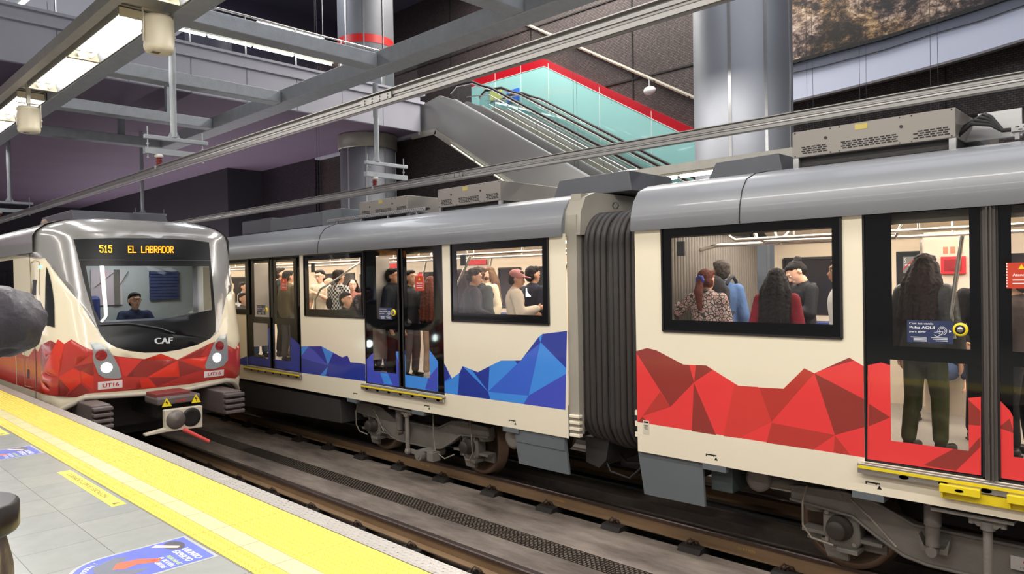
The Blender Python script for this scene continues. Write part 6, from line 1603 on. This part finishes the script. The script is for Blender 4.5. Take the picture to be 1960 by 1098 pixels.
# ---- bystander whose raised arm enters at the left edge
puff = cloth('grey_padded_sleeve', (66, 62, 68), 0.42)
e3 = (0.565, 1.31)
byst = person('person in a grey padded coat raising an elbow at the left edge of the platform', (-0.09, 1.662), W(-12), 1.665, 1, ('short', HD), puff, cloth('dark_brown_trousers', (58, 48, 44)), bshoe,
       arms=(((-0.30, 0.22, 1.25), (-0.10, 0.36, 1.52)), ((0.41, -0.05, 1.385), (0.16, 0.14, 1.50))), bulk=0.014, coat=0.1, fz=0.0, vox=0.009)
for o_ in byst.children:
    if o_.name.startswith('top'):
        tx = bpy.data.textures.new('fabric_folds', 'CLOUDS'); tx.noise_scale = 0.045
        d_ = o_.modifiers.new('folds', 'DISPLACE'); d_.texture = tx; d_.strength = 0.03; d_.mid_level = 0.5
r = thing('shoulder_bag', 'dark brown leather bag with a black band hanging at the left edge beside the person', 'bag', (0.222, 1.615, 0.742), W(-12))
a = MB().ell((0, 0, 0.14), (0.085, 0.15, 0.16)); a.obox((0, 0, 0.11), (0.13, 0.26, 0.22)); a.ell((0.0, 0, 0.31), (0.055, 0.10, 0.035))
o_ = a.build('bag_body', mat('dark_brown_leather', (62, 50, 44), 0.4, 0, 0.1, 8, 0.2, 30), r, rec=False); remesh(o_, 0.008, 4)
MB().lathe([(0.090, 0.235), (0.094, 0.24), (0.094, 0.285), (0.088, 0.29)], (0, 0, 0), 'z', 24).build('black_band', mat('black_leather_band', (20, 18, 18), 0.35), r)
MB().tube([(-0.02, -0.1, 0.28), (-0.06, -0.07, 0.42), (-0.12, -0.02, 0.56), (-0.14, 0.0, 0.62)], 0.012, 8).build('strap', blackp, r)

# ================= luminaires and loudspeakers along the platform edge =================
lamp_body = mat('galvanized_lamp_tray', (196, 192, 178), 0.35, 0.4, 0.06, 5)
refl = mat('white_reflector', (150, 154, 160), 0.4, 0.1, 0.03, 5)
def luminaire(y0, y1, label, x0=3.19, x1=3.665, z=4.95):
    xc = (x0+x1)/2
    r = thing('fluorescent_luminaire', label, 'light fitting', (xc, (y0+y1)/2, z), 0, 'twin tube luminaires over the platform edge')
    m = MB().prism([(x0, z), (x0, z+0.16), (x1, z+0.16), (x1, z), (x1-0.012, z), (x1-0.012, z+0.14), (x0+0.012, z+0.14), (x0+0.012, z)], y0, y1, 'y')
    part(m, 'tray', lamp_body, r)
    m = MB().prism([(x0+0.014, z+0.005), (x0+0.05, z+0.12), (x1-0.05, z+0.12), (x1-0.014, z+0.005), (x1-0.045, z+0.13), (x0+0.045, z+0.13)], y0+0.02, y1-0.02, 'y')
    part(m, 'reflector', refl, r)
    for ya in (y0+0.005, y1-0.015): part(MB().box((x0+0.02, ya, z+0.0), (x1-0.02, ya+0.01, z+0.12)), 'end_plate', cream_paint, r)
    for xx in (xc-0.08, xc+0.08):
        t = part(MB().cyl((xx, y0+0.10, z+0.05), (xx, y1-0.10, z+0.05), 0.019, n=12), 'tube', tube_on, r)
        part(MB().cyl((xx, y0+0.02, z+0.05), (xx, y0+0.10, z+0.05), 0.022, n=12).cyl((xx, y1-0.10, z+0.05), (xx, y1-0.02, z+0.05), 0.022, n=12), 'lampholder', cream_paint, t)
    return r
segs = [(10.15, 12.50, 'lit twin tube luminaire nearest the camera, beside the larger speaker'), (12.55, 14.90, 'lit twin tube luminaire between the two cream speakers'), (15.75, 18.1, 'lit twin tube luminaire cut by the left edge beyond the smaller speaker'), (7.0, 9.3, 'lit luminaire at the top edge above the larger cream speaker')]
for a, b, l in segs: luminaire(a, b, l)
for a in (18.2, 20.6, 23.0): luminaire(a, a+2.3, 'far twin tube luminaire continuing the row beyond the left edge')
part(MB().beam((3.03, -4, 5.03), (3.03, 25, 5.03), 0.13, 0.16), 'cable_channel', galv_warm, g)
part(MB().box((3.12, -4, 5.12), (3.70, 25, 5.14)), 'mounting_plate', galv_warm, g)
def speaker(x, y, ztop, label, stem=0.0):
    r = thing('loudspeaker', label, 'speaker', (x, y, ztop-0.56), 0, None)
    m = MB().lathe([(0.0, 0.0), (0.13, 0.0), (0.165, 0.012), (0.18, 0.05), (0.18, 0.09), (0.177, 0.095), (0.177, 0.40), (0.18, 0.405), (0.18, 0.44), (0.165, 0.465), (0.0, 0.47)], (0, 0, 0), 'z', 36)
    m.build('housing', cream_paint, r)
    m = MB()
    for k in range(9): m.box((-0.09+k*0.011, -0.045, -0.003), (-0.085+k*0.011, 0.045, 0.001))
    m.build('grille_slots', under_dk, r)
    m = MB()
    for s_ in (-1, 1): m.box((s_*0.19-0.004, -0.02, 0.12), (s_*0.19+0.004, 0.02, 0.54)); m.cyl((s_*0.18, 0, 0.24), (s_*0.21, 0, 0.24), 0.02, n=10)
    if stem: m.box((-0.03, -0.03, 0.54), (0.03, 0.03, 0.56+stem))
    m.box((-0.195, -0.03, 0.53), (0.195, 0.03, 0.54)); m.cyl((0, 0, 0.46), (0, 0, 0.53), 0.03, n=10)
    m.build('bracket', mat('pale_bracket_enamel', (226, 216, 196), 0.35, 0.2), r)
    return r
speaker(3.55, 9.75, 5.0, 'large cream cylindrical loudspeaker in front of the lit tubes near the top')
speaker(3.30, 15.35, 4.80, 'cream cylindrical loudspeaker at the far left below the lamps', 0.32)
# ================= mezzanine edge =================
gl = thing('balustrade', 'glass balustrade with steel handrail along the mezzanine edge', 'balustrade', (2, 16.92, 7.04))
bgl = glass('balustrade_glass', (0.82, 0.88, 0.88), 1.6)
x = -8.0
while x < 13.4:
    part(MB().add([(x+0.02, 16.93, 7.06), (min(x+1.33, 13.55), 16.93, 7.06), (min(x+1.33, 13.55), 16.93, 7.98), (x+0.02, 16.93, 7.98)], [(0, 1, 2, 3)]), 'glass_panel', bgl, gl)
    part(MB().box((x, 16.9, 7.04), (x+0.012, 16.96, 8.0)), 'post', alu, gl); x += 1.35
part(MB().cyl((-8, 16.93, 8.02), (13.6, 16.93, 8.02), 0.025, n=10), 'handrail', chrome, gl)
def strip_lamp(a, b, label, cat='light fitting', grp=None, mt=None, drop=None):
    a, b = Vector(a), Vector(b); c = (a+b)/2
    r = thing('strip_lamp', label, cat, c, 0, grp)
    d = (b-a).normalized()
    part(MB().beam(a+Vector((0, 0, 0.05)), b+Vector((0, 0, 0.05)), 0.12, 0.05), 'housing', lamp_body, r)
    n = max(1, round((b-a).length/1.25))
    for k in range(n):
        p, q = a+d*((b-a).length*k/n+0.04), a+d*((b-a).length*(k+1)/n-0.04)
        part(MB().cyl(p, q, 0.026, n=10), 'tube', mt or tube_far, r)
    if drop:
        for p in (a+d*0.3, b-d*0.3): part(MB().cyl(p+Vector((0, 0, 0.07)), p+Vector((0, 0, drop)), 0.008, n=6), 'suspension_rod', alu, r)
    return r
strip_lamp((5.4, 18.3, 7.78), (11.5, 18.3, 7.78), 'lit strip lamp hung behind the mezzanine balustrade glass', drop=3.0)
strip_lamp((3.75, 19.6, 7.5), (3.95, 17.6, 7.6), 'short lit strip lamp at the top left corner beyond the beams', drop=3.0)
strip_lamp((10.6, 4.2, 3.12), (10.6, 7.42, 3.08), 'long lit strip lamp low above the roofs, right of the gangway', mt=tube_on)
part(MB().box((10.5, 4.0, 3.16), (10.9, 7.6, 3.30)), 'canopy_tray', galv_warm, bpy.data.objects['strip_lamp.002'])
part(MB().box((10.6, 4.0, -0.02), (10.7, 4.1, 3.3)).box((10.6, 7.5, -0.02), (10.7, 7.6, 3.3)), 'post', galv_warm, bpy.data.objects['strip_lamp.002'])
# ================= escalators, teal wall =================
esc_steel = mat('satin_escalator_cladding', (168, 166, 162), 0.36, 0.45, 0.06, 0.8)
teal = mat('teal_glass_panel', (146, 196, 194), 0.12, 0, 0.03, 0.7, coat=0.6)
redw = mat('red_glass_band', (168, 24, 36), 0.14, 0, 0.03, 0.7, coat=0.6)
T30 = 0.5725
zl = lambda y, z0=4.09, y0=11.08: z0 + T30*(y-y0)
def escalator(x0, x1, up, label, ytop=15.9, rail_l=True, rail_r=True, newel=False, side_under=True):
    """up: height of the deck line over the base incline; decks, steps, glass and handrails"""
    r = thing('escalator', label, 'escalator', ((x0+x1)/2, 10, -0.02))
    Z = lambda y: zl(y) + up
    P = [(17.2, Z(15.6)), (16.1, Z(15.9)), (15.45, Z(15.45)), (4.6, Z(4.6)), (3.4, Z(4.6)-0.1), (3.4, -0.02), (6.6, -0.02), (13.5, Z(13.5)-1.35), (16.28, 5.82), (17.2, 5.82)]
    part(MB().prism(P, x0, x0+0.14, 'x'), 'side_cladding', esc_steel, r)
    part(MB().prism(P, x1-0.14, x1, 'x'), 'side_cladding', esc_steel, r)
    Q = []
    y = 16.0; st = [(17.2, 6.0)]
    while y > 5.2:
        z = Z(y)-0.42; st += [(y, z), (y-0.37, z)]; y -= 0.37
    st += [(4.8, -0.02), (6.6, -0.02), (13.5, Z(13.5)-1.3), (17.2, 5.84)]
    part(MB().prism(st, x0+0.15, x1-0.15, 'x'), 'steps', mat('black_step_comb', (40, 40, 44), 0.4, 0.4, 0.1, 5), r)
    for xx, on in ((x0+0.07, rail_l), (x1-0.07, rail_r)):
        m = MB()
        m.beam((xx, 15.5, Z(15.5)+0.01), (xx, 4.7, Z(4.7)+0.01), 0.12, 0.03, up=(0, -T30, 1)); part(m, 'deck_strip', alu, r)
        if not on: continue
        H_ = 0.68
        pts = [(xx, 16.9, Z(15.9)+0.45), (xx, 16.6, Z(15.9)+0.62), (xx, 15.9, Z(15.6)+H_+0.06), (xx, 15.5, Z(15.3)+H_+0.04)] + [(xx, yy, Z(yy)+H_) for yy in (15.1, 12, 9, 6, 5)] + [(xx, 4.5, Z(4.75)+H_), (xx, 4.0, Z(4.6)+H_-0.02), (xx, 3.6, Z(4.6)+H_-0.1), (xx, 3.5, Z(4.6)+0.35)]
        hr = part(MB().tube(pts, 0.035, 10), 'handrail', black_rubber, r)
        part(MB().tube([(p[0], p[1], p[2]-0.05) for p in pts], 0.022, 8), 'rail_profile', chrome, hr)
        gp_ = [(p[1], p[2]-0.06) for p in pts] + [(4.6, Z(4.6)), (15.5, Z(15.5)), (16.9, Z(15.9))]
        m = MB(); m.add([(xx, p[0], p[1]) for p in gp_], [tuple(range(len(gp_)))])
        part(m, 'glass_side', bgl, hr)
    return r
escalator(13.7, 14.9, 0.0, 'near escalator with grey steel side sloping down from the mezzanine', rail_l=False)
escalator(16.0, 17.1, 0.05, 'far escalator with rounded handrail ends along the teal wall', newel=True)
# stairs between them
r = thing('staircase', 'stone stairs with thin white handrails between the two escalators', 'stairs', (15.45, 10, -0.02))
st = [(17.2, 6.0)]; y = 15.6
while y > 4.9: z = zl(y)-0.55; st += [(y, z), (y-0.30, z)]; y -= 0.30
st += [(4.6, -0.02), (6.6, -0.02), (13.5, zl(13.5)-1.3), (17.2, 5.84)]
part(MB().prism(st, 14.95, 15.95, 'x'), 'steps', mat('beige_stone_steps', (170, 164, 148), 0.5, 0, 0.08, 3), r)
for xx in (15.05, 15.85):
    m = MB(); m.tube([(xx, 16.4, zl(15.6)+0.42)] + [(xx, yy, zl(yy)+0.40) for yy in (15.4, 5)], 0.018, 8); m.tube([(xx, yy, zl(yy)+0.12) for yy in (15.4, 5)], 0.012, 8)
    yy = 15.2
    while yy > 5: m.cyl((xx, yy, zl(yy)-0.5), (xx, yy, zl(yy)+0.40), 0.014, n=6); yy -= 1.7
    part(m, 'handrail', chrome, r)
under_wall = MB().prism([(22.9, -0.02), (22.9, 5.83), (17.2, 5.81), (16.28, 5.80), (13.5, 4.04), (7.0, -0.02)], 13.80, 13.84, 'x')
struct(under_wall, 'wall_under_escalator', mesh_brown)
# lamp and light trim under the near escalator
strip_lamp((13.66, 15.6, 5.36), (13.66, 12.6, 3.55), 'lit strip lamp fixed along the sloping underside of the near escalator', mt=emit('dim_warm_tube', (255, 244, 200), 3))
m = MB().beam((13.68, 16.3, 5.80), (13.68, 7.0, 0.25), 0.16, 0.06, up=(1, 0, 0)).beam((13.68, 17.4, 5.84), (13.68, 16.25, 5.82), 0.16, 0.06, up=(1, 0, 0))
part(m, 'edge_trim', lamp_body, bpy.data.objects['escalator'])
# teal wall with red band
teal_poly = [(18.6, -0.02), (18.6, 8.50), (15.245, 8.50), (6.2, zl(6.2, 5.426, 9.997)), (6.2, -0.02)]
red_poly = [(18.6, 8.22), (18.6, 8.50), (15.245, 8.50), (6.2, zl(6.2, 5.426, 9.997)), (6.2, zl(6.2, 5.426, 9.997)-0.30), (15.17, 8.22)]
s_ = sheet(teal_poly, [(red_poly, 1)], [], None, lambda a, b: (17.3, a, b))
s_.add([(17.3, *teal_poly[i]) for i in range(5)] + [(17.6, *teal_poly[i]) for i in range(5)], [(i, (i+1) % 5, 5+(i+1) % 5, 5+i) for i in range(5)], 1)
struct(s_, 'wall_teal', [teal, redw])
m = MB()
for y in (17.4, 16.2, 15.0, 13.0, 11.2, 9.4, 7.6): m.box((17.293, y-0.006, 1.0), (17.3, y+0.006, min(8.5, zl(y, 5.426, 9.997)) - 0.02))
m.beam((17.295, 18.6, 8.22), (17.295, 15.17, 8.22), 0.012, 0.012); m.beam((17.295, 15.17, 8.22), (17.295, 6.2, zl(6.2, 5.426, 9.997)-0.30), 0.012, 0.012)
struct(m, 'trim_teal_joints', mat('white_joint', (226, 232, 228), 0.4))
# posters by the landing
for (y, z, c, l, n_) in ((16.55, 7.55, (60, 110, 214), 'small blue poster on the teal wall at the escalator landing', 'blue'), (17.35, 7.75, (206, 210, 120), 'small yellow notice on the teal wall behind the handrails', 'yellow')):
    single(MB().box((17.26, y-0.28, z-0.2), (17.285, y+0.28, z+0.2)), 'poster', mat(n_+'_poster_print', c, 0.3, 0, 0.12, 6), l, 'poster')
# people-free landing floor behind
struct(MB().box((13.6, 17.0, 5.84), (17.6, 22.9, 6.0)), 'floor_landing', white_panel)
# light rail and camera on the mesh wall
strip_lamp((17.5, 20.0, 12.1), (17.5, 9.0, 5.68), 'bright sloping lamp rail high on the brown mesh wall', mt=mat('unlit_white_rail', (226, 216, 190), 0.3, 0.2))
r = thing('security_camera', 'white dome camera hanging under the sloping rail on the brown mesh wall', 'camera', (17.2, 11.18, 6.65))
MB().ell((0, 0, 0), (0.12, 0.19, 0.12)).build('housing', mat('white_camera_shell', (232, 232, 232), 0.3), r)
MB().cyl((0, 0, 0.1), (0, 0, 0.32), 0.03, n=10).cyl((0, 0, 0.3), (0.3, 0, 0.34), 0.02, n=8).build('bracket', alu, r)
# ================= mural high on the right =================
def rock_mat():
    m = mat('mountain_print', (90, 80, 70), 0.5)
    nt = m.node_tree; N = nt.nodes; L = nt.links; p = N['Principled BSDF']
    tc = N.new('ShaderNodeTexCoord'); mp = N.new('ShaderNodeMapping'); mp.inputs['Scale'].default_value = (1, 1.0, 1.6); mp.inputs['Rotation'].default_value = (0.35, 0, 0); L.new(tc.outputs['Object'], mp.inputs[0])
    n1 = N.new('ShaderNodeTexNoise'); n1.inputs['Scale'].default_value = 1.5; n1.inputs['Detail'].default_value = 12; n1.inputs['Roughness'].default_value = 0.72; n1.inputs['Distortion'].default_value = 0.6; L.new(mp.outputs[0], n1.inputs[0])
    n2 = N.new('ShaderNodeTexNoise'); n2.inputs['Scale'].default_value = 7; n2.inputs['Detail'].default_value = 10; n2.inputs['Roughness'].default_value = 0.8; L.new(mp.outputs[0], n2.inputs[0])
    mx = N.new('ShaderNodeMix'); mx.data_type = 'RGBA'; mx.blend_type = 'OVERLAY'; mx.inputs[0].default_value = 0.9; L.new(n1.outputs[0], mx.inputs[6]); L.new(n2.outputs[0], mx.inputs[7])
    cr = N.new('ShaderNodeValToRGB'); e = cr.color_ramp.elements; e[0].position = 0.40; e[0].color = rgb(24, 22, 26); e[1].position = 0.66; e[1].color = rgb(206, 190, 180)
    q = e.new(0.49); q.color = rgb(74, 60, 58); q = e.new(0.57); q.color = rgb(140, 118, 104)
    L.new(mx.outputs[2], cr.inputs[0])
    n3 = N.new('ShaderNodeTexNoise'); n3.inputs['Scale'].default_value = 0.6; L.new(tc.outputs['Object'], n3.inputs[0])
    c3 = N.new('ShaderNodeValToRGB'); c3.color_ramp.elements[0].position = 0.5; c3.color_ramp.elements[0].color = (1, 1, 1, 1); c3.color_ramp.elements[1].position = 0.62; c3.color_ramp.elements[1].color = rgb(240, 222, 160)
    L.new(n3.outputs[0], c3.inputs[0])
    m2 = N.new('ShaderNodeMix'); m2.data_type = 'RGBA'; m2.blend_type = 'MULTIPLY'; m2.inputs[0].default_value = 0.8; L.new(cr.outputs[0], m2.inputs[6]); L.new(c3.outputs[0], m2.inputs[7])
    L.new(m2.outputs[2], p.inputs['Base Color']); return m
r = thing('mural', 'large mountain rock photo mural in a dark frame above a pale ledge at top right', 'mural', (17.3, 3.5, 5.6))
e_ = [(7.313,6.506),(6.29,6.557),(5.101,6.599),(4.117,6.687),(3.302,6.767),(2.875,6.824)]
f_ = [(7.316,6.264),(6.293,6.281),(5.104,6.337),(4.12,6.45),(3.305,6.501),(2.548,6.609)]
g_ = [(7.326,5.584),(6.302,5.629),(5.111,5.703),(4.127,5.778),(3.311,5.854),(2.553,5.949)]
ext = lambda L_: [(L_[0][0]+1.6, L_[0][1]+(L_[0][1]-L_[1][1])*1.2)] + L_ + [(L_[-1][0]-3.0, L_[-1][1]+(L_[-1][1]-L_[-2][1])*3.0)]
E_, F_, G_ = ext(e_), ext(f_), ext(g_)
part(MB().prism(E_ + [(E_[-1][0], 12.0), (E_[0][0], 12.0)], 17.2, 17.3, 'x'), 'picture', rock_mat(), r)
part(MB().prism(E_ + F_[::-1], 17.12, 17.3, 'x'), 'lower_frame', mat('blue_grey_frame', (92, 98, 112), 0.5), r)
part(MB().prism([(a, b+0.03) for a, b in E_] + [(a, b-0.05) for a, b in E_[::-1]], 17.08, 17.14, 'x'), 'shadow_gap', blackp, r)
part(MB().prism(F_ + G_[::-1], 17.18, 17.3, 'x'), 'pale_ledge', mat('pale_blue_panel', (206, 212, 232), 0.3, 0, 0.02, 0.8), r)
part(MB().prism([(a, b+0.02) for a, b in G_] + [(a, b-0.03) for a, b in G_[::-1]], 17.14, 17.3, 'x'), 'ledge_edge', mat('grey_edge', (120, 116, 120), 0.4), r)
# thin hanging wires in front of the right wall
for (u, v) in ((14.5, 6.9), (14.5, 5.6), (14.5, 4.6), (14.5, 3.4), (14.5, 11.6), (10.6, 17.6)):
    w_ = single(MB().cyl((u, v, 2.6), (u, v+0.06, 12.2), 0.004, n=5).cyl((u, v+0.14, 2.6), (u, v+0.12, 12.2), 0.004, n=5).box((u-0.01, v-0.02, 2.58), (u+0.01, v+0.16, 2.60)), 'hanging_wire', steel_dark, 'pair of thin dark wires hanging from the hall ceiling before the walls', 'wire', 'thin hanging wires')
# ================= platform stickers =================
lilac = mat('blue_sticker_print', (108, 120, 206), 0.25, 0, 0.1, 6)
def floor_sticker(y0, label):
    r = thing('floor_sticker', label, 'sticker', (1.35, y0+0.22, 0.001))
    cx, cy, R_ = 1.19, y0+0.22, 0.205
    arc = [(cx+R_*math.cos(math.pi/2+k*math.pi/18), cy+R_*math.sin(math.pi/2+k*math.pi/18)) for k in range(19)]
    arc2 = [(cx+(R_+0.02)*math.cos(math.pi/2+k*math.pi/18), cy+(R_+0.02)*math.sin(math.pi/2+k*math.pi/18)) for k in range(19)]
    part(MB().prism([(1.602, cy+R_+0.02)] + arc2 + [(1.602, cy-R_-0.02)], 0.0006, 0.0012, 'z'), 'clear_border', mat('dull_laminate', (176, 178, 176), 0.3), r)
    part(MB().prism([(1.585, cy+R_)] + arc + [(1.585, cy-R_)], 0.0013, 0.0018, 'z'), 'print', lilac, r)
    U = (1, 0, 0); X_ = (0, -1, 0); z = 0.0022
    m = MB()
    lettering(m, 'USUARIO', 0.05, (1.505, cy+0.03, z), X_, U, bold=0.003, width=0.20, shear=0.2)
    lettering(m, 'EXPERTO', 0.05, (1.455, cy+0.03, z), X_, U, bold=0.003, width=0.20, shear=0.2)
    lettering(m, 'EL BOTÓN', 0.034, (1.372, cy-0.01, z), X_, U, bold=0.002, width=0.17, shear=0.2)
    lettering(m, 'DE PUERTAS', 0.034, (1.335, cy+0.0, z), X_, U, bold=0.002, width=0.17, shear=0.2)
    for k, ch in enumerate('¡MODO EXPERTO!'):
        if ch == ' ': continue
        a = math.pi*0.62 + k*math.pi*0.052
        px_, py_ = cx+(R_-0.035)*math.cos(a), cy+(R_-0.035)*math.sin(a)
        lettering(m, ch, 0.04, (px_, py_, z), (-math.sin(a), math.cos(a), 0), (-math.cos(a), -math.sin(a), 0))
    part(m, 'lettering', whitep, r)
    m = MB(); lettering(m, 'PULSA UNA VEZ', 0.032, (1.408, cy-0.015, z), X_, U, bold=0.002, width=0.17, shear=0.2)
    part(m, 'green_line', mat('lime_print', (206, 226, 120), 0.4), r)
    part(MB().prism([(1.50+0.05*math.cos(q*0.45), cy+0.11+0.08*math.sin(q*0.45)) for q in range(14)], 0.0019, 0.0021, 'z'), 'dark_oval', mat('dark_print', (84, 84, 92), 0.4), r)
    part(MB().prism([(1.40, cy+0.17), (1.50, cy+0.06), (1.52, cy+0.08), (1.43, cy+0.19)], 0.0022, 0.0024, 'z'), 'hand_shape', mat('pale_pink_print', (232, 196, 184), 0.4), r)
    part(MB().prism([(1.16, cy+0.0), (1.20, cy+0.07), (1.30, cy+0.05), (1.38, cy-0.03), (1.36, cy-0.07), (1.27, cy-0.02), (1.20, cy-0.04)], 0.0022, 0.0024, 'z'), 'orange_shape', mat('orange_print', (232, 104, 74), 0.4), r)
    part(MB().prism([(1.10, cy+0.10), (1.16, cy+0.13), (1.22, cy+0.16), (1.27, cy+0.12), (1.22, cy+0.06), (1.16, cy-0.03), (1.24, cy-0.08), (1.30, cy-0.12), (1.22, cy-0.14), (1.12, cy-0.08), (1.08, cy+0.02)], 0.0019, 0.0021, 'z'), 'grey_shape', mat('grey_print', (112, 116, 128), 0.4), r)
    return r
floor_sticker(3.73, 'blue rounded floor sticker reading USUARIO EXPERTO nearest the camera')
floor_sticker(7.20, 'blue floor sticker farther along the platform at the left edge')
def strip_sticker(y0, y1, label):
    r = thing('strip_sticker', label, 'sticker', (1.54, (y0+y1)/2, 0.001))
    part(MB().box((1.495, y0, 0.0006), (1.585, y1, 0.0014)), 'print', mat('worn_yellow_print', (240, 222, 96), 0.3, 0, 0.1, 8), r)
    m = MB(); lettering(m, 'CUIDADO CON EL ESCALÓN', 0.05, (1.525, y1-0.12, 0.0018), (0, -1, 0), (1, 0, 0), width=(y1-y0)*0.7, bold=0.002)
    m.prism([(1.52, y0+0.04), (1.57, y0+0.065), (1.52, y0+0.09)], 0.0015, 0.0018, 'z')
    part(m, 'lettering', mat('faded_black_print', (120, 106, 50), 0.5), r)
strip_sticker(5.08, 6.36, 'worn yellow strip sticker on the tiles beside the tactile paving')
strip_sticker(8.40, 9.65, 'yellow strip sticker at the left edge of the tiles')
# painted number on the rail web
for y_, t_ in ((3.3, '121 8-19030'), (5.75, '1950080'), (8.35, '81 94')):
    m = MB(); lettering(m, t_, 0.035, (6.706, y_+0.12, ZR-0.115), (0, -1, 0), (0, 0, 1), width=0.2)
    part(m, 'painted_number', mat('faded_yellow_paint', (196, 160, 70), 0.6), bpy.data.objects['rail.002'])
